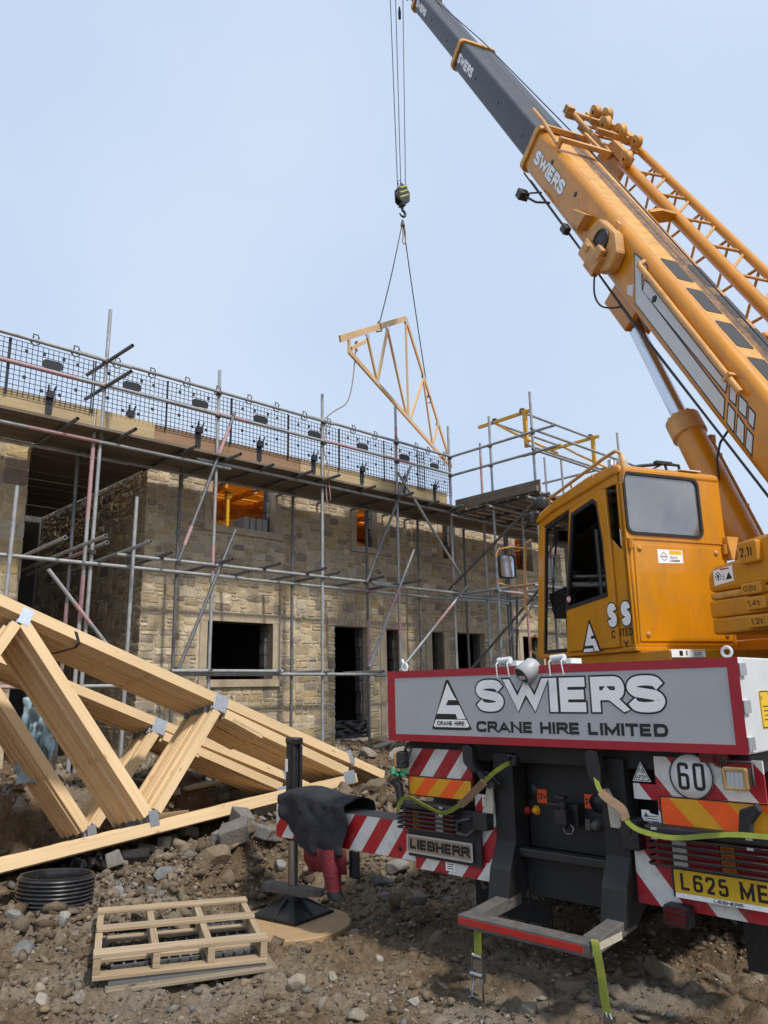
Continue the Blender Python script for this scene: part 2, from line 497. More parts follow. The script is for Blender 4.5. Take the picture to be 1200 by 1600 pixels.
M['white'] = mat('white_vinyl', (.90, .90, .89), .4, var=.03, vscale=9)
M['ink'] = mat('black_vinyl', (.012, .012, .014), .4)
M['orange_sq'] = mat('orange_sign', (.85, .10, .02), .5, var=.05)
M['amber'] = mat('amber_reflector', (.82, .38, .02), .3, var=.08, vscale=40)
M['hot_orange'] = mat('fluorescent_orange', (1.0, .12, .012), .35, var=.05, vscale=30)
M['lens_red'] = mat('lens_red', (.14, .008, .012), .15, coat=.5, var=.2, vscale=30)
M['lens_amber'] = mat('lens_amber', (.28, .08, .01), .15, coat=.5, var=.2, vscale=30)
M['lens_clear'] = mat('lens_clear', (.42, .40, .36), .15, coat=.5, var=.15, vscale=30)
M['plate_yellow'] = mat('plate_yellow', (.66, .42, .015), .4, var=.06, vscale=14, dirt=.3)
M['sign_yellow'] = mat('sign_yellow', (.80, .50, .01), .4)
M['chrome'] = mat('chrome', (.66, .68, .72), .16, metal=1.0)
M['steel'] = mat('bare_steel', (.42, .42, .42), .32, metal=1.0, var=.15, vscale=20)
M['alu'] = mat('aluminium', (.60, .61, .63), .4, metal=.8, var=.06, vscale=10)
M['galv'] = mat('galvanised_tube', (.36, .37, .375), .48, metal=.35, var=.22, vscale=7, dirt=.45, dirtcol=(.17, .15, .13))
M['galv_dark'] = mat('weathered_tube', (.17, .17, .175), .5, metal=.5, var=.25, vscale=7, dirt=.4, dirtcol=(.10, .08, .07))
M['tube_pink'] = mat('pink_band_paint', (.43, .255, .26), .55, var=.2, vscale=12, dirt=.6, dirtcol=(.33, .29, .285))
M['coupler'] = mat('rusty_coupler', (.11, .10, .095), .55, metal=.5, var=.3, vscale=30, dirt=.5, dirtcol=(.16, .08, .04))
M['mesh_black'] = mat('mesh_plastic', (.012, .013, .016), .5)
M['wood_new'] = wood_mat('new_softwood', (.71, .52, .305), (.64, .455, .25), knots=.75)
M['wood_hang'] = wood_mat('pale_softwood', (.70, .48, .26), (.60, .39, .19), knots=.3)
M['wood_toe'] = wood_mat('toe_board_wood', (.46, .36, .21), (.36, .265, .14), knots=.25)
M['wood_toe_dark'] = wood_mat('toe_board_wood_brown', (.30, .19, .115), (.24, .145, .08), knots=.4)
M['wood_deck'] = wood_mat('weathered_deck', (.20, .165, .125), (.12, .095, .07), knots=.3)
M['wood_pallet'] = wood_mat('pallet_wood', (.42, .325, .215), (.30, .22, .135), knots=.5)
M['wood_pallet_grey'] = wood_mat('pallet_wood_grey', (.30, .25, .18), (.19, .15, .10), knots=.4)
M['ply'] = mat('mat_board', (.40, .265, .135), .7, var=.12, vscale=5, dirt=.5, dirtcol=(.24, .17, .11), bump=.15, bscale=30)
M['nailplate'] = mat('nail_plate', (.62, .66, .70), .35, metal=.85, var=.15, vscale=60)
M['stone'] = attr_mat('rubble_stone', var=.20, scale=20, bump=.45, bscale=30, tint2=(.17, .13, .085), tfac=.35)
M['mortar'] = mat('mortar', (.53, .46, .345), .95, var=.18, vscale=9, dirt=.35, dirtcol=(.22, .18, .12), bump=.4, bscale=80)
M['ashlar'] = mat('dressed_stone', (.44, .36, .255), .85, var=.14, vscale=6, dirt=.32, dirtcol=(.20, .15, .09), bump=.12, bscale=60)
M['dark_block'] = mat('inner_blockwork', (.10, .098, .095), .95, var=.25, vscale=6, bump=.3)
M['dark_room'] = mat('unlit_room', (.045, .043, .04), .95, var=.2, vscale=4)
M['block'] = mat('concrete_block', (.34, .345, .34), .95, var=.12, vscale=25, bump=.35, bscale=120)
M['timber_orange'] = mat('deck_orange', (.84, .44, .08), .6, var=.5, vscale=5, dirt=.75, dirtcol=(.20, .075, .018), stretch=(.6, 3, 2))
_n = M['timber_orange'].node_tree
_tl = _n.nodes.new('ShaderNodeBsdfTranslucent'); _tl.inputs[0].default_value = (1.0, .56, .09, 1)
_mx = _n.nodes.new('ShaderNodeMixShader'); _mx.inputs[0].default_value = .32
_n.links.new(_n.nodes['Principled BSDF'].outputs[0], _mx.inputs[1]); _n.links.new(_tl.outputs[0], _mx.inputs[2]); _n.links.new(_mx.outputs[0], _n.nodes['Material Output'].inputs[0])
M['prop_yellow'] = mat('prop_yellow', (.72, .42, .015), .5, var=.1, vscale=8)
M['rock'] = attr_mat('loose_rock', var=.25, scale=14, bump=.6, bscale=30, gain=.88, tint2=(.15, .11, .07), tfac=.6)
M['gravel'] = attr_mat('gravel_chips', var=.28, scale=30, bump=.3, bscale=90, gain=.84)
M['plastic_black'] = mat('black_sheet', (.012, .012, .013), .28, var=.2, vscale=8, dirt=.25, dirtcol=(.10, .09, .08))
M['pipe_black'] = mat('twinwall_pipe', (.016, .016, .018), .33, var=.1, dirt=.35, vscale=10, dirtcol=(.13, .12, .11))
M['cloth_black'] = mat('jacket_cloth', (.020, .021, .027), .95, var=.25, vscale=10, bump=.4, bscale=38)
M['cloth_red'] = mat('jacket_lining', (.15, .010, .018), .7, var=.2, vscale=14, bump=.35, bscale=40)
M['strap'] = mat('lime_webbing', (.215, .25, .03), .75, var=.18, vscale=22, dirt=.25, dirtcol=(.22, .22, .06), bump=.2, bscale=300)
M['sleeve'] = mat('strap_sleeve', (.26, .165, .10), .8, var=.2, vscale=30)
M['dirty_white'] = mat('dirty_white_plastic', (.50, .47, .38), .6, var=.15, vscale=12, dirt=.5, dirtcol=(.2, .16, .11))
M['rope'] = mat('wire_rope', (.06, .06, .065), .5, metal=.4, var=.3, vscale=60)
M['tagline'] = mat('tag_rope', (.34, .24, .19), .9, var=.2, vscale=40)
M['hivis'] = mat('hazard_lime', (.42, .48, .08), .5, var=.1)
M['glass'] = glass_mat('cab_glass', (.34, .36, .38), .05)
M['glass_clear'] = glass_mat('clear_glass', (.80, .82, .83), .02)
M['glass_rear'] = glass_mat('cab_rear_glass', (.45, .47, .49), .20, .05)
_n = M['glass_rear'].node_tree; _o = _n.nodes['Material Output']; _s = _o.inputs[0].links[0].from_socket
_df = _n.nodes.new('ShaderNodeBsdfDiffuse'); _df.inputs[0].default_value = (.60, .60, .57, 1)
_tc = _n.nodes.new('ShaderNodeTexCoord'); _nz = _n.nodes.new('ShaderNodeTexNoise'); _nz.inputs['Scale'].default_value = 2.2; _nz.inputs['Detail'].default_value = 7; _nz.inputs['Roughness'].default_value = .6
_mr = _n.nodes.new('ShaderNodeMapRange'); _mr.inputs[1].default_value = .3; _mr.inputs[2].default_value = .75; _mr.inputs[3].default_value = .07; _mr.inputs[4].default_value = .30
_mx = _n.nodes.new('ShaderNodeMixShader')
_n.links.new(_tc.outputs['Object'], _nz.inputs['Vector']); _n.links.new(_nz.outputs['Fac'], _mr.inputs[0]); _n.links.new(_mr.outputs[0], _mx.inputs[0])
_n.links.new(_s, _mx.inputs[1]); _n.links.new(_df.outputs[0], _mx.inputs[2]); _n.links.new(_mx.outputs[0], _o.inputs[0])
M['console'] = mat('console_plastic', (.03, .032, .036), .5, var=.1)
M['skin'] = mat('skin', (.48, .25, .18), .55, var=.06, vscale=20)
M['shirt'] = mat('workwear', (.05, .055, .075), .85, var=.15, vscale=20)
M['hair'] = mat('hair', (.05, .035, .025), .8)
M['beacon'] = mat('beacon_cover', (.02, .02, .022), .35)
M['slate'] = mat('slate_grey_paint', (.12, .125, .13), .5, var=.15, vscale=8, dirt=.4)

# ------------------------------------------------------------------ text made of strokes
def _arc(pts, r):
    """round the corners of a polyline"""
    o = [pts[0]]
    for i in range(1, len(pts) - 1):
        a, b, c = Vector(pts[i - 1]), Vector(pts[i]), Vector(pts[i + 1])
        d1, d2 = (a - b), (c - b)
        k = min(r, d1.length * .499, d2.length * .499)
        p, q = b + d1.normalized() * k, b + d2.normalized() * k
        for j in range(7):
            t = j / 6
            o.append(tuple(p * (1 - t) ** 2 + b * 2 * t * (1 - t) + q * t * t))
    o.append(pts[-1])
    return o
_O = [(.5, 1), (1, 1), (1, 0), (0, 0), (0, 1), (.5, 1)]
GLYPH = {   # width, [(points, rounding, extend-and-clip)]
 'A': (1.08, [([(0, 0), (.5, 1), (1, 0)], 0, 1), ([(.2, .27), (.8, .27)], 0, 0)]),
 'B': (.95, [([(0, .5), (0, 1), (.94, 1), (.94, .5), (0, .5)], .28, 0), ([(0, .5), (1, .5), (1, 0), (0, 0), (0, .5)], .3, 0), ([(0, 0), (0, 1)], 0, 2)]),
 'C': (1.0, [([(1, .76), (1, 1), (0, 1), (0, 0), (1, 0), (1, .24)], .42, 0)]),
 'D': (1.0, [([(0, 0), (.0, 1), (1, 1), (1, 0), (0, 0)], .45, 0), ([(0, 0), (0, 1)], 0, 2), ([(0, 1), (.3, 1)], 0, 3), ([(0, 0), (.3, 0)], 0, 3)]),
 'E': (.85, [([(1, 1), (0, 1), (0, 0), (1, 0)], 0, 0), ([(0, .5), (.93, .5)], 0, 0)]),
 'F': (.82, [([(1, 1), (0, 1), (0, 0)], 0, 4), ([(0, .5), (.9, .5)], 0, 0)]),
 'G': (1.02, [([(1, .7), (1, 1), (0, 1), (0, 0), (1, 0), (1, .45), (.55, .45)], .35, 0)]),
 'H': (.95, [([(0, 0), (0, 1)], 0, 2), ([(1, 0), (1, 1)], 0, 2), ([(0, .5), (1, .5)], 0, 0)]),
 'I': (0, [([(0, 0), (0, 1)], 0, 2)]),
 'L': (.8, [([(0, 1), (0, 0), (1, 0)], 0, 5)]),
 'M': (1.2, [([(0, 0), (0, 1)], 0, 2), ([(1, 0), (1, 1)], 0, 2), ([(0, 1), (.5, .1), (1, 1)], 0, 1)]),
 'N': (1.0, [([(0, 0), (0, 1)], 0, 2), ([(1, 0), (1, 1)], 0, 2), ([(0, 1), (1, 0)], 0, 1)]),
 'O': (1.0, [(_O, .42, 0)]), '0': (.8, [(_O, .45, 0)]),
 'P': (.9, [([(0, 0), (0, 1)], 0, 2), ([(0, 1), (1, 1), (1, .42), (0, .42)], .3, 0)]),
 'R': (.95, [([(0, 0), (0, 1)], 0, 2), ([(0, 1), (1, 1), (1, .46), (0, .46)], .29, 0), ([(.55, .46), (1, 0)], 0, 1)]),
 'S': (1.0, [([(.99, .80), (.84, .955), (.5, 1), (.14, .95), (.0, .765), (.14, .585), (.5, .51), (.86, .425), (1, .24), (.86, .05), (.5, 0), (.15, .045), (.01, .20)], -1, 0)]),
 'T': (.9, [([(0, 1), (1, 1)], 0, 3), ([(.5, 0), (.5, 1)], 0, 2)]),
 'U': (.95, [([(0, 1), (0, 0), (1, 0), (1, 1)], .42, 0)]),
 'V': (1.05, [([(0, 1), (.5, 0), (1, 1)], 0, 1)]),
 'W': (1.55, [([(0, 1), (.25, 0), (.5, 1), (.75, 0), (1, 1)], 0, 1)]),
 'Y': (1.0, [([(0, 1), (.5, .45), (1, 1)], 0, 1), ([(.5, 0), (.5, .5)], 0, 2)]),
 '1': (.35, [([(0, .8), (1, 1)], 0, 0), ([(1, 0), (1, 1)], 0, 2)]),
 '2': (.75, [([(0, .74), (0, 1), (1, 1), (1, .6), (0, 0), (1, 0)], .3, 0)]),
 '3': (.75, [([(0, .78), (0, 1), (1, 1), (1, .52), (.4, .52)], .3, 0), ([(.4, .52), (1, .52), (1, 0), (0, 0), (0, .22)], .3, 0)]),
 '4': (.8, [([(.72, 0), (.72, 1), (0, .3), (1, .3)], 0, 0)]),
 '5': (.75, [([(.95, 1), (.05, 1), (0, .55), (1, .6), (1, 0), (0, 0), (0, .24)], .25, 0)]),
 '6': (.78, [([(1, .8), (1, 1), (0, 1), (0, 0), (1, 0), (1, .56), (0, .56)], .35, 0)]),
 '7': (.75, [([(0, 1), (1, 1), (.3, 0)], 0, 0)]),
 '8': (.78, [(_O, .4, 0), ([(0, .52), (1, .52)], 0, 0)]),
 'v': (.7, [([(0, .66), (.5, 0), (1, .66)], 0, 1)]),
 't': (.45, [([(.35, .95), (.35, 0), (1, 0)], .3, 0), ([(0, .66), (1, .66)], 0, 0)]),
 ',': (.1, [([(.5, .08), (.2, -.2)], 0, 0)]),
 ' ': (.25, []),
}
def text_width(s, t, sp, xs):
    return sum((GLYPH[c][0] * xs + t + sp) for c in s) - sp

def draw_text(mb, s, T, h, t=.2, sp=.12, xs=1.0, grow=0.0, fit=None):
    """strokes of word s in the x/y plane of T, cap height h; grow > 0 fattens them for an outline.
    fit: wanted overall width"""
    if fit:
        base = sum(GLYPH[c][0] for c in s)
        xs = (fit / h - (t + sp) * len(s) + sp) / base
    x0 = 0.0; lift = [0.0]
    def poly(p):
        lift[0] += 4e-6
        mb.add([(x * h, y * h, lift[0]) for x, y in p], [tuple(range(len(p)))], T=T)
    tt = t + 2 * grow
    for c in s:
        wd, strokes = GLYPH[c]
        wd *= xs
        for pts, rnd, ext in strokes:
            P = [(x0 + t / 2 + x * wd, t / 2 + y * (1 - t)) for x, y in pts]
            if rnd < 0: P = [p.to_2d() for p in smooth_path([(p[0], p[1], 0) for p in P], 5)]
            elif rnd: P = _arc(P, rnd * min(max(wd, .2), .9))
            P = [Vector(p) for p in P]
            a, b = (P[1] - P[0]).normalized(), (P[-1] - P[-2]).normalized()
            e = {0: (grow, grow), 1: (t * .9 + grow,) * 2, 2: (t / 2 + grow,) * 2, 3: (t / 2 + grow,) * 2, 4: (t / 2 * 0 + grow, t / 2 + grow), 5: (t / 2 + grow, grow)}[ext]
            if c in 'EFCS23G5L' and ext in (0, 4, 5):
                e = (max(e[0], t * .12 + grow), max(e[1], t * .12 + grow))
            P[0] = P[0] - a * e[0]; P[-1] = P[-1] + b * e[1]
            n = len(P); Lf, Rt = [], []
            for i in range(n):
                d1 = (P[i] - P[i - 1]).normalized() if i else (P[1] - P[0]).normalized()
                d2 = (P[i + 1] - P[i]).normalized() if i < n - 1 else d1
                n1, n2 = Vector((-d1.y, d1.x)), Vector((-d2.y, d2.x))
                mm = (n1 + n2)
                mm = n1 if mm.length < .05 else mm.normalized()
                k = min(tt / 2 / max(.25, mm.dot(n1)), tt * 1.9)
                q1, q2 = P[i] + mm * k, P[i] - mm * k
                if ext == 1:
                    q1.y = min(max(q1.y, -grow), 1 + grow); q2.y = min(max(q2.y, -grow), 1 + grow)
                Lf.append(q1); Rt.append(q2)
            for i in range(n - 1):
                poly([Rt[i], Rt[i + 1], Lf[i + 1], Lf[i]])
        x0 += wd + t + sp
    return mb

def label_T(x, y, z, ax, up):
    """frame for lettering: x along ax, y along up, origin at x,y,z"""
    ax, up = Vector(ax).normalized(), Vector(up).normalized()
    m = Matrix((ax, up, ax.cross(up))).transposed().to_4x4()
    m.translation = Vector((x, y, z))
    return m

# ------------------------------------------------------------------ value noise for the terrain
_PERM = RNG.random((256, 256))
def vnoise(x, y):
    xi, yi = np.floor(x).astype(int), np.floor(y).astype(int)
    fx, fy = x - xi, y - yi
    fx, fy = fx * fx * (3 - 2 * fx), fy * fy * (3 - 2 * fy)
    g = lambda a, b: _PERM[a % 256, b % 256]
    return (g(xi, yi) * (1 - fx) + g(xi + 1, yi) * fx) * (1 - fy) + (g(xi, yi + 1) * (1 - fx) + g(xi + 1, yi + 1) * fx) * fy
def fbm(x, y, o=5, g=.5):
    s, a, t = 0, 1, 0
    for k in range(o):
        s = s + a * vnoise(x * 2 ** k + 17.3 * k, y * 2 ** k + 5.1 * k); t += a; a *= g
    return s / t
_jf = FAC.inverted() @ (CRW @ Vector((-2.40, .11, 0)))
JF = (_jf.x, _jf.y)
def sst(x):
    x = np.clip(x, 0, 1); return x * x * (3 - 2 * x)
def ground_base(fx, fy):
    """terrain height in the facade frame, metres"""
    fx, fy = np.asarray(fx, float), np.asarray(fy, float)
    rear = .74 * sst((fy - 7.5) / 1.3)
    hr = np.interp(fx, [0, 1.6, 2.6, 3.4, 4.2, 5.0, 6.2, 8, 10, 14], [.0, .05, .18, .36, .50, .54, .60, .60, .55, .55])
    c = np.interp(fx, [0, 3, 5, 7, 9], [6.1, 6.15, 6.15, 6.5, 6.9])
    fr = np.clip((fy - c) / .85, -9, 9)
    ridge = hr * np.exp(-fr ** 2)
    fill = hr * sst((fy - c) / .2 + .5) * sst((fx - 5.2) / 1.4)
    z = np.maximum(np.maximum(rear, ridge), fill * .95)
    z = z + .06 * np.exp(-((fx - 1.9) / .7) ** 2 - ((fy - 5.6) / .8) ** 2)
    vl = sst((fy - 6.5) / .45) * sst((8.75 - fy) / .5) * sst((6.7 - fx) / .6)
    z = z * (1 - .72 * vl)
    w_ = np.exp(-(((fx - JF[0]) ** 2 + (fy - JF[1]) ** 2) / .70 ** 2) ** 3)
    z = z * (1 - w_) - .125 * w_
    return z
def ground_z(fx, fy):
    fx, fy = np.asarray(fx, float), np.asarray(fy, float)
    z = ground_base(fx, fy)
    far = np.clip((np.hypot(fx - 4, fy - 5) - 14) / 10, 0, 1)
    amp = .05 + .16 * np.clip(z, 0, .6)
    n = fbm(fx * 1.5, fy * 1.5, 4) - .5
    lump = np.abs(fbm(fx * 5.2 + 9, fy * 5.2, 5, .62) - .5) * 2
    fine = fbm(fx * 17 + 3, fy * 17 + 8, 3, .6) - .5
    k = (1 - far)
    # trodden and tracked, so quieter, where the crane stands
    quiet = 1 - .35 * np.exp(-((fy - 3.2) / 1.2) ** 2)
    quiet = quiet * (1 - .93 * np.exp(-(((fx - JF[0]) ** 2 + (fy - JF[1]) ** 2) / .66 ** 2) ** 3))
    clod = np.abs(fbm(fx * 9.5 + 31, fy * 9.5 + 4, 4, .6) - .5) * 2
    return z + k * quiet * (n * amp * 2.0 + (lump - .25) * (.12 + .20 * np.clip(z, 0, .5)) + (clod - .22) * .09 + fine * .04)
def gz(x, y):
    q = FAC.inverted() @ Vector((x, y, 0))
    return float(ground_z(q.x, q.y))
def ground_at(px, py, lift=0.0):
    """where the sight line through a pixel of the photograph meets the terrain"""
    d = pix_ray(px, py); t = 2.5; p = EYE
    while t < 40:
        p = EYE + d * t
        if p.z - lift <= gz(p.x, p.y): break
        t += .03
    return Vector((p.x, p.y, gz(p.x, p.y)))

def build_ground():
    def axis(lo, hi, step, reach):
        a = list(np.arange(lo, hi, step)); s = step; x = a[-1]; up = []
        while x < reach: s *= 1.22; x += s; up.append(x)
        s = step; x = a[0]; dn = []
        while x > -reach: s *= 1.22; x -= s; dn.append(x)
        return np.array(dn[::-1] + a + up)
    X = axis(.0, 9.0, .024, 420); Y = axis(1.6, 11.0, .027, 420)
    gx, gy = np.meshgrid(X, Y, indexing='ij')
    z = ground_z(gx, gy)
    n, m = len(X), len(Y)
    # local frame is the facade frame
    P = np.stack([gx, gy, z], -1).reshape(-1, 3)
    idx = np.arange(n * m).reshape(n, m)
    F = np.stack([idx[:-1, :-1], idx[1:, :-1], idx[1:, 1:], idx[:-1, 1:]], -1).reshape(-1, 4)
    me = bpy.data.meshes.new('ground')
    me.vertices.add(len(P)); me.vertices.foreach_set('co', P.ravel())
    me.loops.add(F.size); me.loops.foreach_set('vertex_index', F.ravel())
    me.polygons.add(len(F)); me.polygons.foreach_set('loop_start', np.arange(0, F.size, 4)); me.polygons.foreach_set('loop_total', np.full(len(F), 4))
    me.polygons.foreach_set('use_smooth', np.ones(len(F), bool))
    me.update(); me.validate()
    m_ = bpy.data.materials.new('site_soil'); m_.use_nodes = True
    N = m_.node_tree.nodes; L = m_.node_tree.links; b = N['Principled BSDF']
    b.inputs['Roughness'].default_value = .95; b.inputs['Specular IOR Level'].default_value = .15
    tcn = N.new('ShaderNodeTexCoord')
    def noise(s, d=8, r=.65):
        t = N.new('ShaderNodeTexNoise'); t.inputs['Scale'].default_value = s; t.inputs['Detail'].default_value = d; t.inputs['Roughness'].default_value = r
        L.new(tcn.outputs['Object'], t.inputs['Vector']); return t
    t1 = noise(1.1)
    r1 = N.new('ShaderNodeValToRGB'); e = r1.color_ramp.elements
    e[0].position = .33; e[0].color = (.105, .067, .039, 1); e[1].position = .66; e[1].color = (.28, .225, .16, 1)
    k = r1.color_ramp.elements.new(.5); k.color = (.19, .135, .083, 1)
    L.new(t1.outputs['Fac'], r1.inputs[0])
    t2 = noise(24, 9, .75)
    r2 = N.new('ShaderNodeMapRange'); r2.inputs[1].default_value = .3; r2.inputs[2].default_value = .7; r2.inputs[3].default_value = .45; r2.inputs[4].default_value = 1.5
    L.new(t2.outputs['Fac'], r2.inputs[0])
    h = N.new('ShaderNodeVectorMath'); h.operation = 'SCALE'; L.new(r1.outputs[0], h.inputs[0]); L.new(r2.outputs[0], h.inputs['Scale'])
    t4 = noise(.55, 4)
    r4 = N.new('ShaderNodeMapRange'); r4.inputs[1].default_value = .5; r4.inputs[2].default_value = .68; r4.inputs[3].default_value = 0; r4.inputs[4].default_value = .6
    L.new(t4.outputs['Fac'], r4.inputs[0])
    x = N.new('ShaderNodeMix'); x.data_type = 'RGBA'; L.new(r4.outputs[0], x.inputs[0]); L.new(h.outputs[0], x.inputs[6]); x.inputs[7].default_value = (.29, .265, .225, 1)
    L.new(x.outputs[2], b.inputs['Base Color'])
    t3 = noise(38, 9, .7)
    bp = N.new('ShaderNodeBump'); bp.inputs['Strength'].default_value = .9; bp.inputs['Distance'].default_value = .04
    L.new(t3.outputs['Fac'], bp.inputs['Height']); L.new(bp.outputs[0], b.inputs['Normal'])
    me.materials.append(m_)
    o = bpy.data.objects.new('ground', me); COL.objects.link(o); o.matrix_world = FAC
    tag(o, kind='structure')
build_ground()

# ------------------------------------------------------------------ stones
_bm = bmesh.new(); bmesh.ops.create_icosphere(_bm, subdivisions=1, radius=1)
ICO1 = (np.array([v.co for v in _bm.verts]), [tuple(v.index for v in f.verts) for f in _bm.faces]); _bm.free()
_bm = bmesh.new(); bmesh.ops.create_icosphere(_bm, subdivisions=3, radius=1)
ICO3 = (np.array([v.co for v in _bm.verts]), [tuple(v.index for v in f.verts) for f in _bm.faces]); _bm.free()
SOILCOL = [(.22, .165, .11), (.27, .215, .155), (.19, .14, .092), (.31, .26, .20), (.25, .20, .14)]
ROCKCOL = [(.28, .25, .21), (.24, .22, .20), (.32, .28, .22), (.20, .15, .10), (.27, .20, .13), (.19, .185, .18), (.35, .32, .27), (.22, .165, .115)]

def scatter(name, spots, cols, m_):
    """many small angular stones as one object; spots: (fx, fy, size)"""
    V, F, C = [], [], []
    base, faces = ICO1
    nb = len(base)
    fa = np.array(faces)
    for k, (x, y, s) in enumerate(spots):
        z = float(ground_z(x, y))
        r = RNG.random((nb, 1)) * .75 + .5
        p = base * r
        for _q in range(3):
            nn = RNG.normal(size=3); nn /= np.linalg.norm(nn)
            p = p - np.clip(p @ nn - .30, 0, None)[:, None] * nn * .97
        p = p * np.array([s * (.8 + .6 * RNG.random()), s * (.7 + .4 * RNG.random()), s * (.45 + .4 * RNG.random())])
        a = RNG.random() * 6.28; b = (RNG.random() - .5) * 1.0
        ca, sa, cb, sb = cos(a), sin(a), cos(b), sin(b)
        R = np.array([[ca, -sa * cb, sa * sb], [sa, ca * cb, -ca * sb], [0, sb, cb]])
        p = p @ R.T + np.array([x, y, z + s * .08])
        V.append(p); F.append(fa + k * nb)
        c = np.array(SOILCOL[RNG.integers(len(SOILCOL))] if RNG.random() < .68 else cols[RNG.integers(len(cols))]) * (.62 + .5 * RNG.random())
        C.append(np.tile(np.append(c, 1), (len(faces) * 3, 1)))
    V = np.concatenate(V); F = np.concatenate(F); C = np.concatenate(C)
    me = bpy.data.meshes.new(name)
    me.vertices.add(len(V)); me.vertices.foreach_set('co', V.ravel())
    me.loops.add(F.size); me.loops.foreach_set('vertex_index', F.ravel().astype(np.int32))
    me.polygons.add(len(F)); me.polygons.foreach_set('loop_start', np.arange(0, F.size, 3)); me.polygons.foreach_set('loop_total', np.full(len(F), 3))
    me.update(); me.validate()
    at = me.color_attributes.new('Col', 'FLOAT_COLOR', 'CORNER'); at.data.foreach_set('color', C.ravel())
    me.materials.append(m_)
    o = bpy.data.objects.new(name, me); COL.objects.link(o); o.matrix_world = FAC
    return tag(o, 'loose stones and gravel chips strewn over the churned soil', 'rubble', kind='stuff')

spots = []
for _ in range(34000):
    x, y = RNG.uniform(.6, 7.5), RNG.uniform(1.9, 7.4)
    if RNG.random() < .35 + .65 * float(fbm(x * .9 + 3, y * .9, 3) > .5):
        spots.append((x, y, float(np.clip(.0065 * RNG.pareto(2.1) + .007, .006, .05))))
for _ in range(3200):
    x, y = RNG.uniform(2.2, 9.5), RNG.uniform(7.2, 11.1)
    spots.append((x, y, float(np.clip(.03 * RNG.pareto(2.2) + .02, .02, .12))))
for _ in range(5200):
    x, y = RNG.uniform(2.0, 7.5), RNG.normal(6.0, .55)
    spots.append((x, y, float(np.clip(.012 * RNG.pareto(1.9) + .010, .01, .085))))
scatter('rubble', spots, ROCKCOL, M['gravel'])
spots = []
for _ in range(2600):
    x, y = RNG.uniform(1.2, 7.2), RNG.normal(5.95, .45)
    spots.append((x, y, float(np.clip(.02 * RNG.pareto(1.8) + .018, .015, .10))))
for _ in range(1800):
    x, y = RNG.uniform(.8, 7.0), RNG.uniform(2.2, 6.0)
    spots.append((x, y, float(np.clip(.012 * RNG.pareto(1.8) + .014, .01, .06))))
_sv = SOILCOL; SOILCOL = [(.165, .118, .075), (.205, .155, .105), (.14, .10, .066), (.235, .185, .13)]
tag(scatter('soil_clods', spots, SOILCOL, M['gravel']), 'crumbled brown earth clods heaped along the spoil bank')
SOILCOL = _sv

def rock_mesh(name, sx, sy, sz, seed, rough=.3, flat=.0):
    base, faces = ICO3
    r = np.random.default_rng(seed)
    o = r.random(3) * 50
    p = base.copy()
    d = fbm(p[:, 0] * 1.1 + o[0] + p[:, 2] * .7, p[:, 1] * 1.1 + o[1] - p[:, 2] * .9, 3) - .5
    p = p * (1 + rough * 2 * d[:, None])
    # a few cleaved faces
    for _ in range(11):
        nrm = r.normal(size=3); nrm /= np.linalg.norm(nrm); c = .48 + .26 * r.random()
        k = p @ nrm - c
        p = p - np.clip(k, 0, None)[:, None] * nrm * .97
    return p * np.array([sx, sy, sz]), faces

# ------------------------------------------------------------------ rubble-stone walls
STONES = [(.45, .365, .245), (.42, .34, .225), (.40, .32, .205), (.47, .395, .275), (.38, .315, .215), (.36, .31, .24), (.41, .315, .17), (.335, .265, .175), (.30, .24, .185), (.42, .365, .275), (.49, .415, .30), (.37, .295, .19), (.44, .36, .235), (.41, .34, .23), (.265, .215, .17)]
def pack(nx, nz, blocked, rng, big):
    """fill a grid of cells with random-coursed stones"""
    occ = blocked.copy(); res = []
    for k in range(nz):
        i = 0
        while i < nx:
            if occ[i, k]: i += 1; continue
            h = int(rng.choice([1, 1, 2, 2, 2, 3] if not big else [2, 3, 3, 4]))
            L = int(rng.integers(2, 6) if h < 3 else rng.integers(3, 6))
            if big: L += 2
            run = 0
            while i + run < nx and run < L and not occ[i + run, k]: run += 1
            # do not leave a single sliver
            if i + run < nx and not occ[i + run, k] and (i + run + 1 >= nx or occ[i + run + 1, k]): run += 1
            hh = 1
            while hh < h and k + hh < nz and not occ[i:i + run, k + hh].any(): hh += 1
            occ[i:i + run, k:k + hh] = True
            res.append((i, k, run, hh)); i += run
    return res

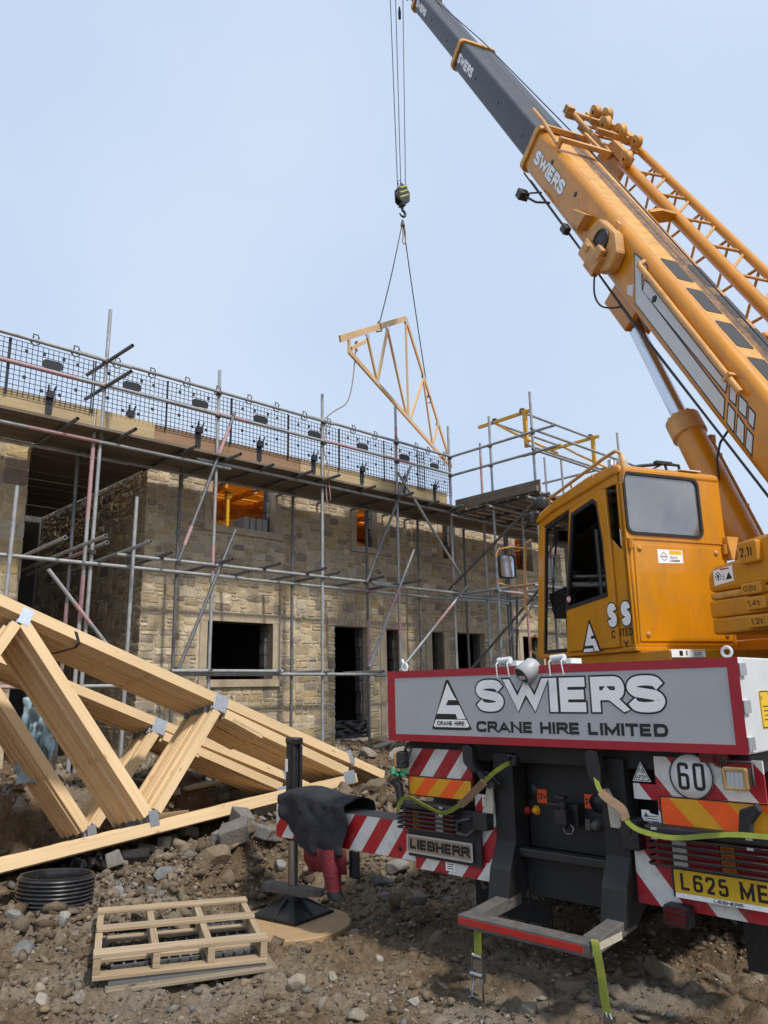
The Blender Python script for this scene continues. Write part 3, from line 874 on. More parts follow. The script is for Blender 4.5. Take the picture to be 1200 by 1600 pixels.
def stone_wall(mb, x0, x1, z0, z1, holes, P, seed, cell=.062, big=False, cols=STONES, dark=1.0):
    """individual stones standing proud of a mortar bed; P(x, z, d) gives a point d out from the wall plane"""
    r = np.random.default_rng(seed)
    nx, nz = int(round((x1 - x0) / cell)), int(round((z1 - z0) / cell))
    cx = (x1 - x0) / nx; cz = (z1 - z0) / nz
    blk = np.zeros((nx, nz), bool)
    for a, b, c, d in holes:
        for i in range(nx):
            for k in range(nz):
                xm, zm = x0 + (i + .5) * cx, z0 + (k + .5) * cz
                if a < xm < b and c < zm < d: blk[i, k] = True
    for i, k, L, H in pack(nx, nz, blk, r, big):
        a, b = x0 + i * cx, x0 + (i + L) * cx
        c, d = z0 + k * cz, z0 + (k + H) * cz
        g = .006 + .004 * r.random()
        j = lambda: float(r.normal() * .005)
        pr = .004 + .008 * r.random()
        o = [(a + g + j(), c + g + j()), (b - g + j(), c + g + j()), (b - g + j(), d - g + j()), (a + g + j(), d - g + j())]
        # cut the corners a little so that stones are not rectangles
        q = []
        for t in range(4):
            p0, p1, p2 = o[t - 1], o[t], o[(t + 1) % 4]
            k1 = .012 + .022 * r.random()
            def toward(u, v, kk):
                dx, dz = v[0] - u[0], v[1] - u[1]; l = max(1e-6, sqrt(dx * dx + dz * dz)); kk = min(kk, l * .35)
                return (u[0] + dx / l * kk, u[1] + dz / l * kk)
            q.append(toward(p1, p0, k1)); q.append(toward(p1, p2, k1 * (.4 + r.random())))
        mx_, mz_ = sum(p[0] for p in q) / 8, sum(p[1] for p in q) / 8
        inner = [(mx_ + (p[0] - mx_) * .88, mz_ + (p[1] - mz_) * .82) for p in q]
        vs = [P(x, z, -.004) for x, z in q] + [P(x, z, pr * .75) for x, z in q] + [P(x, z, pr + float(r.normal() * .003)) for x, z in inner] + [P(mx_, mz_, pr + .004)]
        fs = [(t, (t + 1) % 8, 8 + (t + 1) % 8, 8 + t) for t in range(8)] + [(8 + t, 8 + (t + 1) % 8, 16 + (t + 1) % 8, 16 + t) for t in range(8)] + [(16 + t, 16 + (t + 1) % 8, 24) for t in range(8)]
        cc = cols[r.integers(len(cols))]
        v = dark * (.82 + .36 * r.random())
        mb.col = (cc[0] * v, cc[1] * v, cc[2] * v)
        mb.add(vs, fs)
    mb.col = None

def wall_with_holes(mb, x0, x1, z0, z1, holes, y, t):
    """solid wall slab split round its openings"""
    xs = sorted({x0, x1, *[h[0] for h in holes], *[h[1] for h in holes]})
    zs = sorted({z0, z1, *[h[2] for h in holes], *[h[3] for h in holes]})
    xs = [v for v in xs if x0 <= v <= x1]; zs = [v for v in zs if z0 <= v <= z1]
    inside = lambda x, z: any(a < x < b and c < z < d for a, b, c, d in holes)
    solid = lambda i, k: 0 <= i < len(xs) - 1 and 0 <= k < len(zs) - 1 and not inside((xs[i] + xs[i + 1]) / 2, (zs[k] + zs[k + 1]) / 2)
    for i in range(len(xs) - 1):
        for k in range(len(zs) - 1):
            if not solid(i, k): continue
            a, b, c, d = xs[i], xs[i + 1], zs[k], zs[k + 1]
            mb.add([(a, y, c), (b, y, c), (b, y, d), (a, y, d)], [(0, 1, 2, 3)])
            mb.add([(a, y + t, c), (b, y + t, c), (b, y + t, d), (a, y + t, d)], [(3, 2, 1, 0)])
            if not solid(i - 1, k): mb.add([(a, y, c), (a, y + t, c), (a, y + t, d), (a, y, d)], [(3, 2, 1, 0)])
            if not solid(i + 1, k): mb.add([(b, y, c), (b, y + t, c), (b, y + t, d), (b, y, d)], [(0, 1, 2, 3)])
            if not solid(i, k - 1): mb.add([(a, y, c), (b, y, c), (b, y + t, c), (a, y + t, c)], [(3, 2, 1, 0)])
            if not solid(i, k + 1): mb.add([(a, y, d), (b, y, d), (b, y + t, d), (a, y + t, d)], [(0, 1, 2, 3)])

WY = 11.25           # outer face of the facade in the facade frame
GZ = .70
def build_house():
    T = FAC @ Matrix.Translation((5.45, WY, GZ))
    h = thing('stone_house', 'long two storey stone house shell without a roof, with empty window and door openings', 'house', T)
    Q = Matrix.Translation((-5.45, -WY, -GZ))
    x0, x1, z0, z1 = 5.45, 17.2, .45, 5.36
    # opening = (x0, x1, z0, z1), kind
    up = [(6.63, 7.93, 4.46, 5.40), (9.90, 10.46, 4.46, 5.40), (12.42, 12.86, 4.46, 5.40), (15.05, 15.75, 4.46, 5.40)]
    lo = [(6.62, 7.92, 1.88, 2.83), (10.66, 11.06, .80, 2.85), (11.98, 12.36, .80, 2.85), (15.15, 15.95, 1.5, 2.85)]
    dr = [(9.33, 10.17, .80, 2.86), (12.78, 13.74, .80, 2.86)]
    ops = up + lo + dr
    # backing wall
    mb = MB(Q); wall_with_holes(mb, x0, x1, z0, z1, ops, WY + .0015, .15); 
    obj('mortar_bed', mb, M['mortar'], h)
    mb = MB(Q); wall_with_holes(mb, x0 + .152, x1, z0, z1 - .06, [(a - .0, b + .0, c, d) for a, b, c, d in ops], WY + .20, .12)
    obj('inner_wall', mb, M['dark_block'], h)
    # surrounds
    holes = []
    for a, b, c, d in ops:
        holes.append((a, b, c - .02, d + .1))
    dressed = []
    J = .14
    for a, b, c, d in [up[0], up[1], up[2], up[3]]:
        dressed += [(a - J, a, c, 5.40), (b, b + J, c, 5.40)]
        holes += [(a - J, b + J, c - .13, 5.45)]
    for a, b, c, d in [lo[0], lo[3]]:
        dressed += [(a - J, a, c, d), (b, b + J, c, d)]
        holes += [(a - J - .02, b + J + .02, c - .15, d + .17)]
    for a, b, c, d in (lo[1], lo[2]):
        dressed += [(a - .17, a, c, d), (b, b + .17, c, d)]
        holes += [(a - .17, b + .17, c - .1, d + .02)]
    holes += [(9.15, 13.9, 2.85, 3.02)]
    sw = MB(Q)
    stone_wall(sw, x0, x1, z0, z1, holes, lambda x, z, d: (x, WY - d, z), 5)
    # the return wall, down the side of the passage
    stone_wall(sw, 0, 4.6, z0, z1, [], lambda x, z, d: (5.45 - d, WY + 4.6 - x, z), 6)
    # quoins
    rq = random.Random(3); z = z0; k = 0
    obj('stone_wall', sw, M['stone'], h)
    mb = MB(Q); mb.b2((5.452, WY + .155, z0), (5.60, WY + 4.6, z1)); obj('return_wall', mb, M['mortar'], h)
    for a, b, c, d in dressed:
        mb = MB(Q); mb.b2((a, WY - .022, c), (b, WY + .16, min(d, 5.40)))
        obj('window_jamb' if c > 1 else 'door_jamb', mb, M['ashlar'], h, .006)
    for a, b, c, d in [lo[0], lo[3]]:
        mb = MB(Q); mb.b2((a - J, WY - .025, d), (b + J, WY + .16, d + .155)); obj('lintel', mb, M['ashlar'], h, .008)
    for a, b, c, d in up + [lo[0], lo[3]]:
        mb = MB(Q); mb.b2((a - J - .02, WY - .06, c - .125), (b + J + .02, WY + .17, c - .002)); obj('window_sill', mb, M['ashlar'], h, .008)
    # soldier course over the doors
    mb = MB(Q); x = 9.16
    while x < 13.88:
        wv = rq.uniform(.07, .10); mb.b2((x + .003, WY - .02 - rq.random() * .006, 2.866), (min(x + wv, 13.9) - .003, WY + .1, 3.015)); x += wv
    obj('soldier_course', mb, M['ashlar'], h, .004)
    # blockwork edges showing in the reveals
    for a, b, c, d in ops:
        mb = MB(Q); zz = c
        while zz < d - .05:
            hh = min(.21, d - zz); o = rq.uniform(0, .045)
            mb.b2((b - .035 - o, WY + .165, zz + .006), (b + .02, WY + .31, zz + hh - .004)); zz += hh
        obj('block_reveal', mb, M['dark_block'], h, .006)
    # rooms: floors, back and cross walls
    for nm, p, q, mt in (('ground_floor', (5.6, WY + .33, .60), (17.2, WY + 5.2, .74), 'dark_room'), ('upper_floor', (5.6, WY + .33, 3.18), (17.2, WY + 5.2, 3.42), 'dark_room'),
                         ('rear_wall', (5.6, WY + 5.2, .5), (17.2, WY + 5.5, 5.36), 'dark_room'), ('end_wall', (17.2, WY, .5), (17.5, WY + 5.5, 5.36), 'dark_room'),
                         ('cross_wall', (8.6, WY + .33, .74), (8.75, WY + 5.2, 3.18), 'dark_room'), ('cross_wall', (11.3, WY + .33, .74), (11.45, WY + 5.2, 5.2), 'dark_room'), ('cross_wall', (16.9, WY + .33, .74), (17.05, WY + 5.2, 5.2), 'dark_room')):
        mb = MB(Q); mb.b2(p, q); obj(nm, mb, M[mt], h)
    return h
build_house()

def build_left_house():
    T = FAC @ Matrix.Translation((3.6, WY, GZ))
    h = thing('stone_house', 'neighbouring stone house corner of larger squared blocks at the left edge', 'house', T)
    Q = Matrix.Translation((-3.6, -WY, -GZ))
    sw = MB(Q)
    stone_wall(sw, -.6, 3.62, .45, 5.36, [], lambda x, z, d: (x, WY - d, z), 15, .085, True)
    stone_wall(sw, 0, 4.4, .45, 5.36, [], lambda x, z, d: (3.62 + d, WY + x, z), 16, .085, True, dark=.9)
    obj('stone_wall', sw, M['stone'], h)
    mb = MB(Q); mb.b2((-.6, WY + .002, .4), (3.617, WY + .3, 5.36)); mb.b2((3.3, WY + .3, .4), (3.617, WY + 4.4, 5.36)); obj('mortar_bed', mb, M['mortar'], h)
    return h
build_left_house()
# the dark shed end closing the passage between the two houses
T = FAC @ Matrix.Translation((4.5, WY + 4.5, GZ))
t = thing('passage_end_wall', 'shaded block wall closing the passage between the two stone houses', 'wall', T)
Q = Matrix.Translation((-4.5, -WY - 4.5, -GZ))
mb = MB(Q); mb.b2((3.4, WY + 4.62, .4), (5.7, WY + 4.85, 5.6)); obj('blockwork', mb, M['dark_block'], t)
mb = MB(Q); mb.b2((3.4, WY + 4.55, 2.4), (5.7, WY + 4.62, 2.6)); obj('bond_beam', mb, M['ashlar'], t)

# orange crash deck on yellow props on the upper floor, seen through the empty windows
mb = MB(FAC); rr = random.Random(4)
y = WY + .34
while y < WY + 5.1:
    wv = rr.uniform(.08, .15); x = 5.66
    while x < 17.1:
        e = min(x + rr.uniform(.7, 2.2), 17.15)
        mb.b2((x, y, 5.335 + rr.random() * .02), (e - .006, y + wv, 5.36 + rr.random() * .02)); x = e
    y += wv + rr.choice((.004, .006, .012, .03))
for x in np.arange(5.85, 17.0, .62):
    mb.b2((x, WY + .33, 5.24), (x + .05, WY + 5.1, 5.33))
z = 3.95
while z < 5.2:
    hv = rr.uniform(.07, .13); x = 5.7
    while x < 17.0:
        e = min(x + rr.uniform(.6, 1.9), 17.1)
        mb.b2((x, WY + 1.2 + rr.random() * .02, z), (e - .008, WY + 1.23 + rr.random() * .015, z + hv)); x = e
    z += hv + rr.choice((.006, .012, .035))
for x in np.arange(6.0, 17.0, .8): mb.b2((x, WY + 1.26, 3.43), (x + .05, WY + 1.31, 5.23))
tag(obj('crash_deck', mb, M['timber_orange']), 'orange slatted safety deck under the eaves, glowing inside the upper window openings', 'safety deck')
PR = [(7.28, WY + .55, 'yellow steel prop standing just inside the wide upper window'), (7.05, WY + 1.0, 'yellow steel prop further back inside the wide upper window'), (10.0, WY + .45, 'yellow steel prop in the narrow upper window above the door'), (12.55, WY + .5, 'yellow steel prop in the small upper window beside the loading bay'), (15.3, WY + .6, 'yellow steel prop in the upper window behind the crane mirror')]
for x, y, lb in PR:
    T = FAC @ Matrix.Translation((x, y, 3.42))
    t = thing('steel_prop', lb, 'prop', T, 'yellow props under the orange safety deck')
    mb = MB(); mb.tube((0, 0, 0), (0, 0, 1.80), .034, 10); obj('outer_tube', mb, M['prop_yellow'], t)
    mb = MB(); mb.box((0, 0, 1.82), (.14, .14, .02)); mb.box((0, 0, 1.74), (.09, .09, .08)); obj('head_plate', mb, M['prop_yellow'], t)
    mb = MB(); mb.box((0, 0, .006), (.15, .15, .012)); obj('base_plate', mb, M['prop_yellow'], t)
for i, lb in enumerate(('leftmost of the upright grey concrete blocks on the upper window sill', 'second upright grey concrete block from the left on the upper window sill', 'third upright grey concrete block from the left on the upper window sill', 'rightmost upright grey concrete block beside the jamb on the upper window sill')):
    mb = MB(); mb.box((0, 0, .11), (.10, .42, .215))
    o = obj('concrete_block', mb, M['block'], None, .006); o.matrix_world = FAC @ Matrix.Translation((7.35 + i * .125 + (0, .0, .008, .0)[i], WY + .22, 4.468)) @ Matrix.Rotation(radians(-2 + i * 1.5), 4, 'Z')
    tag(o, lb, 'concrete block', 'grey blocks on the wide upper window sill')

# ------------------------------------------------------------------ scaffolding (facade frame)
R_T = .0262
YO, YI = 10.0, 10.8
def tube_obj(name, p, q, parent, Q, bands=None, mt='galv', r=R_T):
    """a scaffold tube, with an optional painted stretch (from, to as fractions)"""
    mb = MB(Q)
    mb.pipe(p, q, r)
    ms = [M[mt]]
    if bands:
        ms.append(M['tube_pink'])
        P, V = Vector(p), Vector(q) - Vector(p)
        mb.m = 1
        for a, b in bands: mb.tube(P + V * a, P + V * b, r + .0012, 12, caps=False)
    return obj(name, mb, ms, parent)
def coupler_me():
    mb = MB()
    mb.box((0, 0, 0), (.062, .075, .05)); mb.tube((0, -.05, .012), (0, .055, .012), .011, 8); mb.tube((-.045, 0, -.01), (.05, 0, -.01), .010, 8); mb.box((.03, .02, .0), (.03, .03, .066))
    me = mb.mesh('coupler'); me.materials.append(M['coupler']); return me
COUP = coupler_me()
def coupler(p, parent, Q, rz=0.0):
    o = bpy.data.objects.new('coupler', COUP); COL.objects.link(o); o.parent = parent
    o.location = Q @ Vector(p); o.rotation_euler = (0, 0, rz)

def build_scaffold():
    base = Vector((6.0, YO, .72))
    t = thing('scaffold', 'long galvanised tube scaffold along the stone house with boarded top lift and toe boards', 'scaffold', FAC @ Matrix.Translation(base))
    Q = Matrix.Translation(-base)
    TO = lambda n, p, q, b=None, m='galv': tube_obj(n, p, q, t, Q, b, m)
    g = lambda x, y: float(ground_z(x, y)) - .02
    L0, L1, L2, LR, LM = 1.93, 3.53, 5.12, 6.28, 5.90
    # outer standards
    for x, x2, top, bd, m in ((4.10, 4.16, 7.10, None, 'galv'), (5.96, 5.99, 6.68, [(.45, .52)], 'galv'), (8.08, 8.08, 6.82, None, 'galv'), (9.87, 9.90, 7.08, [(.82, .93), (.30, .36)], 'galv'), (11.40, 11.42, 6.98, [(.44, .50)], 'galv')):
        z = g(x, YO); TO('standard', (x, YO + .055, z), (x2, YO + .055, top), bd, m)
    TO('standard', (4.02, YO + .07, g(4.0, YO)), (4.05, YO + .06, 5.25), [(.42, .55), (.72, .95)])
    TO('standard', (1.6, YO + .055, g(1.6, YO)), (1.6, YO + .055, 7.0))
    # inner standards
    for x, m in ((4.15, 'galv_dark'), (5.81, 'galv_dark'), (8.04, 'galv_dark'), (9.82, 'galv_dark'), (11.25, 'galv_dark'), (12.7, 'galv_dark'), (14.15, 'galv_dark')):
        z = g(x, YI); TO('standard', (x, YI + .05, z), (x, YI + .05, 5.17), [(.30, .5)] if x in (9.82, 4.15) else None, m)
    # ledgers
    for y, z, x0, x1, bd in ((YO, L2 - .05, 1.5, 6.2, [(.35, .55)]), (YO, L2, 5.6, 11.3, None), (YI, L2 - .03, 1.5, 4.9, None), (YI, L2 - .02, 4.4, 11.2, None), (YI, L2 - .02, 11.0, 17.0, None),
                             (YO, L1, 4.45, 9.6, [(.62, .64)]), (YO, L1 - .16, .5, 5.9, None), (YI, L1 - .02, 1.5, 7.0, None), (YI, L1 - .03, 5.3, 12.9, [(.55, .6)]), (YO, L1 - .03, 9.2, 12.4, None), (YI, L1, 12.0, 17, None),
                             (YO, L0 + .0, 5.3, 9.75, None), (YO - .06, L0 + .045, 5.3, 7.2, None), (YO, L0 - .02, 9.2, 11.9, None), (YI, L0 + .02, 5.6, 11.4, None), (YO + .1, L0 - .15, 1.2, 5.1, [(.4, .55)])):
        TO('ledger', (x0, y, z), (x1, y, z), bd)
    # guard rails
    for z, segs in ((LR, ((1.5, 4.5, None), (3.75, 8.3, None), (7.7, 11.38, None))), (LM, ((1.5, 4.12, [(.4, .85)]), (4.0, 6.2, None), (5.6, 8.2, [(.12, .35)]), (8.0, 11.36, [(.02, .25), (.45, .7)])))):
        for i, (a, b, bd) in enumerate(segs): TO('guard_rail', (a, YO, z + .0 + i * .012), (b, YO, z + i * .012), bd)
    # transoms under the boards: long tails stick out towards the viewer
    for i, x in enumerate((2.2, 3.6, 4.35, 5.35, 6.05, 6.75, 7.45, 7.95, 8.9, 9.75, 10.6, 11.25)):
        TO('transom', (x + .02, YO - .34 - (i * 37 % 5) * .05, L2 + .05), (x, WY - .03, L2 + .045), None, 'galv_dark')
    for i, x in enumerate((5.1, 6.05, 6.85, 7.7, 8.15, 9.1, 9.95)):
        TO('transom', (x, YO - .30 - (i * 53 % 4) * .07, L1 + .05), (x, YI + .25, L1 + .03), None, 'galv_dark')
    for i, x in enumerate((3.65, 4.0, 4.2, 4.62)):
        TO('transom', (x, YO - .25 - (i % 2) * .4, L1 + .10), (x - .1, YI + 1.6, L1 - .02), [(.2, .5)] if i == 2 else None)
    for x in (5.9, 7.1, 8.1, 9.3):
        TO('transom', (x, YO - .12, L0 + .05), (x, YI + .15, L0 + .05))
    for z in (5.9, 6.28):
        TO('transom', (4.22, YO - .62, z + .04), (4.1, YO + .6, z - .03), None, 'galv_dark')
    # braces: in the plane of the outer standards and across the lifts
    for p, q, bd in (((6.22, YO - .05, 5.98), (5.35, YO - .05, 3.52), [(.1, .32), (.78, .9)]), ((6.29, YO - .05, 4.10), (5.40, YO - .05, 1.95), None), ((10.16, YO - .06, 5.85), (8.98, YO - .06, 3.5), None), ((9.78, YO - .09, 5.65), (11.52, YO - .09, 3.78), None),
                     ((10.2, YO - .05, 4.22), (9.02, YO - .05, 2.05), [(.35, .55)]), ((11.68, YO - .07, 3.66), (9.72, YO - .07, 1.98), [(.25, .5)])):
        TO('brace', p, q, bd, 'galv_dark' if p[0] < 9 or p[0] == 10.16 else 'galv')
    TO('brace', (3.55, YO - .02, 3.24), (4.75, YO - .02, 1.9), [(.3, .5)])
    # couplers at the joints
    for x in (4.12, 5.97, 8.08, 9.88, 11.4):
        for z in (L1, L2, LR, LM, L0):
            if z == L0 and x < 5: continue
            coupler((x, YO + .02, z), t, Q, .1)
    for x in (5.81, 8.04, 9.82, 11.25, 12.7):
        for z in (L1 - .02, L2 - .02): coupler((x, YI + .02, z), t, Q, .3)
    for x in (5.35, 6.75, 7.45, 8.9, 10.6): coupler((x, YO, L2 + .02), t, Q)
    for x in (5.1, 6.85, 7.7, 9.1): coupler((x, YO, L1 + .02), t, Q)
    coupler((5.36, YO - .03, 3.5), t, Q); coupler((9.0, YO - .03, 3.5), t, Q); coupler((5.42, YO - .02, 2.0), t, Q)
    # deck boards
    r = random.Random(8)
    for row, y in enumerate((9.99, 10.225, 10.46, 10.70, 10.94)):
        x = .6 - row * .5
        while x < 11.4:
            e = min(x + 3.9, 11.45)
            mb = MB(Q); mb.board((x, y + .0, L2 + .098 + r.random() * .006), (e - .01, y, L2 + .098 + r.random() * .006), .225, .038, up=(0, 1, 0)); obj('deck_board', mb, M['wood_deck'], t)
            x = e
    for row, y in enumerate((10.0, 10.24, 10.48, 10.72, 10.96)):
        x = 11.47
        while x < 16.8:
            e = min(x + 3.0 + .4 * (row % 2), 17.0)
            mb = MB(Q); mb.board((x, y, L2 + .10 + r.random() * .006), (e - .012, y, L2 + .10 + r.random() * .006), .222, .038, up=(0, 1, 0)); obj('deck_board', mb, M['wood_deck'], t)
            x = e
    # boards bridging the passage behind the scaffold, laid with gaps
    for k in range(10):
        y = WY + .06 + k * .47
        mb = MB(Q); mb.board((3.66, y, 5.21 + r.random() * .02), (5.40, y, 5.22), .438 + r.random() * .02, .038, up=(0, 1, 0)); obj('deck_board', mb, M['wood_deck'], t)
    # toe boards on edge
    for a, b, mt in ((-.2, 4.05, 'wood_toe'), (4.06, 4.93, 'wood_toe'), (4.9, 7.62, 'wood_toe_dark'), (7.6, 11.33, 'wood_toe')):
        mb = MB(Q); mb.board((a, YO + .095 - (.03 if a == 4.06 else 0), 5.40), (b, YO + .095 - (.03 if a == 4.06 else 0), 5.40), .30 if a < 4.8 else .275, .036); obj('toe_board', mb, M[mt], t)
    return t
build_scaffold()

def build_stub(x, y, z0, z1, label):
    T = FAC @ Matrix.Translation((x, y, z0))
    t = thing('scaffold_pole', label, 'pole', T, 'poles standing free in front of the passage')
    mb = MB(); mb.pipe((0, 0, 0), (.03, 0, z1 - z0), R_T); obj('tube', mb, M['galv'], t)
    mb = MB(); mb.box((0, 0, .006), (.15, .15, .012)); mb.tube((0, 0, .01), (0, 0, .07), .019, 8); obj('base_plate', mb, M['coupler'], t)
build_stub(3.04, YO - .07, float(ground_z(3.04, YO)), 4.25, 'free standing grey pole with an open top in front of the left house corner')
build_stub(4.63, YO - .07, float(ground_z(4.63, YO)), 4.36, 'free standing pale pole with an open top before the dark passage')

# black mesh guards hung from the top rail
def build_guard(i, xc, label):
    W2, H = .55, .92
    T = FAC @ Matrix.Translation((xc, YO + .05, 5.50))
    t = thing('mesh_guard', label, 'mesh guard', T, 'black mesh guards hung from the top guard rail')
    if i == 0:
        mb = MB()
        for k in range(17):
            x = -W2 + k * (2 * W2 / 16); mb.box((x, 0, .36), (.0075, .006, .76))
        for k in range(12):
            z = -.02 + k * .76 / 11; mb.box((0, .006, z), (2 * W2, .006, .0075))
        for sx in (-1, 1):
            mb.box((sx * W2, 0, .36), (.016, .014, .78))
        for x, z in ((-.35, .62), (-.35, .25), (.33, .62), (.33, .25), (-.12, .12), (.12, .12), (-.12, .64), (.14, .64)):
            mb.box((x, 0, z), (.04, .012, .045))
        obj('mesh_panel', mb, M['mesh_black'], t)
        mb = MB(); n = 20
        oval = [(.075 * (1 if cos(a) > 0 else -1) + .065 * cos(a), .062 * sin(a)) for a in [2 * pi * k / n for k in range(n)]]
        mb.prism(oval, (0, -.012, .52), (1, 0, 0), (0, 0, 1), (0, 1, 0), .022); obj('sign_plate', mb, M['mesh_black'], t)
        mb = MB()
        mb.box((0, -.01, .10), (.10, .03, .10)); mb.prism([(-.05, .12), (.05, .12), (.045, -.16), (.02, -.20), (-.02, -.20), (-.045, -.16)], (0, .018, .0), (1, 0, 0), (0, 0, 1), (0, 1, 0), .012)
        mb.T = Matrix.Translation((0, -.03, .02)); 
        mb.tube((-.035, 0, .13), (-.05, -.03, .19), .012, 6); mb.tube((.035, 0, .13), (.05, -.03, .19), .012, 6)
        obj('toe_clip', mb, M['mesh_black'], t)
        for sx in (-.27, .27):
            mb = MB()
            c = [(sx - .05, -.05, .80), (sx - .055, -.05, .74), (sx, -.05, .705), (sx + .055, -.05, .74), (sx + .05, -.05, .80)]
            mb.path(c, .009, 6)
            mb.path([(sx - .03, -.02, .76), (sx - .035, -.085, .82), (sx - .03, -.06, .86), (sx + .03, -.06, .86), (sx + .035, -.085, .82), (sx + .03, -.02, .76)], .009, 6)
            obj('rail_hook', mb, M['mesh_black'], t)
        return t
ORD = ['leftmost', 'second', 'third', 'fourth', 'fifth', 'sixth', 'seventh', 'rightmost']
g0 = build_guard(0, 3.42, 'leftmost black mesh guard on the top rail, left of the tallest standard')
for k, x in enumerate((4.55, 5.66, 6.78, 7.90, 9.02, 9.88 + .23, 10.86 + .10)):
    c = copy_tree(g0); c.matrix_world = FAC @ Matrix.Translation((x, YO + .05, 5.50 + (k % 3) * .008))
    if k == 6: c.scale = (.88, 1, 1)
    tag(c, ('rightmost black mesh guard on the top rail, under the hanging truss' if k == 6 else f'{ORD[k + 1]} black mesh guard from the left along the top guard rail'))
c = copy_tree(g0); c.matrix_world = FAC @ Matrix.Translation((2.30, YO + .05, 5.50)); tag(c, 'black mesh guard cut off by the left edge of the picture')

# ------------------------------------------------------------------ loading bay
def build_bay():
    base = Vector((12.2, 8.6, .3))
    t = thing('loading_bay', 'scaffold loading platform with grey boards and yellow swing gate beside the crane cab', 'scaffold', FAC @ Matrix.Translation(base))
    Q = Matrix.Translation(-base)
    TO = lambda n, p, q, b=None, m='galv': tube_obj(n, p, q, t, Q, b, m)
    g = lambda x, y: float(ground_z(x, y)) - .02
    X0, X1, Y0, Y1 = 11.46, 14.6, 8.0, 9.93
    for x, y, top, m, bd in ((X0, Y0, 7.12, 'galv', [(.30, .36)]), (X0 + .02, 9.02, 6.92, 'galv', None), (13.0, Y0, 5.3, 'galv', None), (X1, Y0, 7.0, 'galv', None), (12.35, 9.0, 5.2, 'galv', [(.2, .6)]), (13.0, 9.9, 5.2, 'galv_dark', None), (X1, 9.9, 6.9, 'galv', None), (12.25, 9.9, 6.75, 'galv', [(.6, .95)]), (13.9, 9.0, 6.5, 'galv', None)):
        TO('standard', (x, y, g(x, y)), (x, y, top), bd, m)
    for z in (6.30, 5.90):
        TO('guard_rail', (X0 - .05, Y1 + .05, z), (X0 - .05, Y0 - .55, z + .0))
        TO('guard_rail', (X0 - .1, Y0 - .05, z + .05), (X1 + .5, Y0 - .05, z + .05))
        TO('guard_rail', (X1 + .05, Y0 - .1, z), (X1 + .05, Y1 + .1, z))
    for y in (Y0, 8.9, 9.85):
        TO('ledger', (X0 - .3, y, 5.02), (X1 + .2, y, 5.02), None, 'galv')
        TO('ledger', (X0 - .15 - (y < 8.5) * .1, y, 3.42), (X1 + .2, y, 3.42), [(.1, .2), (.5, .6)] if y == 8.9 else None, 'galv')
    for x in (X0 - .02, 12.2, 12.9, 13.6, 14.3):
        TO('transom', (x, Y0 - .3, 5.07), (x, Y1 + .15, 5.07), None, 'galv_dark')
        TO('transom', (x, Y0 - .3, 3.47), (x, Y1 + .15, 3.47))
    for p, q in (((X0 + .0, Y0 - .06, 5.05), (X0 - .06, Y1 + .3, 3.55)), ((X0 - .05, Y0 - .08, 3.45), (X0 - .05, Y1 + .1, 1.75)), ((12.6, 8.9, 3.4), (11.6, 9.9, 1.6)), ((13.1, Y0 - .05, 3.6), (14.5, Y0 - .05, 1.2)), ((12.3, 9.2, 3.4), (12.9, 9.8, 1.4))):
        TO('brace', p, q, None, 'galv_dark')
    r = random.Random(2)
    y = Y0 - .12
    while y < Y1:
        mb = MB(Q); mb.board((X0 - .18 + r.random() * .12, y + .11, 5.118), (X1 + .2, y + .11, 5.118), .215, .038, up=(0, 1, 0)); obj('deck_board', mb, M['wood_deck'], t)
        y += .245
    mb = MB(Q); mb.board((X0 - .03, Y1 + .0, 5.26), (X0 - .03, Y0 - .12, 5.26), .22, .038); obj('toe_board', mb, M['wood_deck'], t)
    mb = MB(Q); mb.board((X0 - .15, Y0 - .14, 5.18), (X0 - .15, Y0 + 1.2, 5.18), .10, .08); obj('packing_timber', mb, M['wood_deck'], t)
    # yellow gate: two side frames joined by rails
    def side(x):
        mb = MB(Q)
        mb.b2((x - .03, 8.50, 6.27), (x + .03, 8.58, 7.06)); mb.box((x, 9.05, 7.0), (.05, 1.35, .06)); 
        mb.path([(x, 9.3, 6.98), (x, 8.95, 6.72), (x, 7.85, 5.98)], .024, 8)
        mb.box((x, 8.2, 6.12), (.05, .9, .05))
        return mb
    for x in (12.02, 14.5):
        obj('gate_frame', side(x), M['yellow_gate'], t)
    for z, y in ((7.02, 8.6), (6.98, 9.3), (6.30, 8.5)):
        TO('gate_rail', (11.95, y, z), (14.6, y, z))
    for x, y, z in ((X0, Y0, 5.05), (X0, 9.02, 5.05), (X0, Y0, 6.3), (X0, Y0, 5.9), (X0, 9.02, 6.3), (X0, 9.02, 5.9), (X0, Y0, 3.45), (X0, 9.02, 3.45), (12.02, 8.6, 7.07), (12.02, 9.3, 7.05), (14.5, 8.6, 7.07)):
        coupler((x, y, z), t, Q)
build_bay()

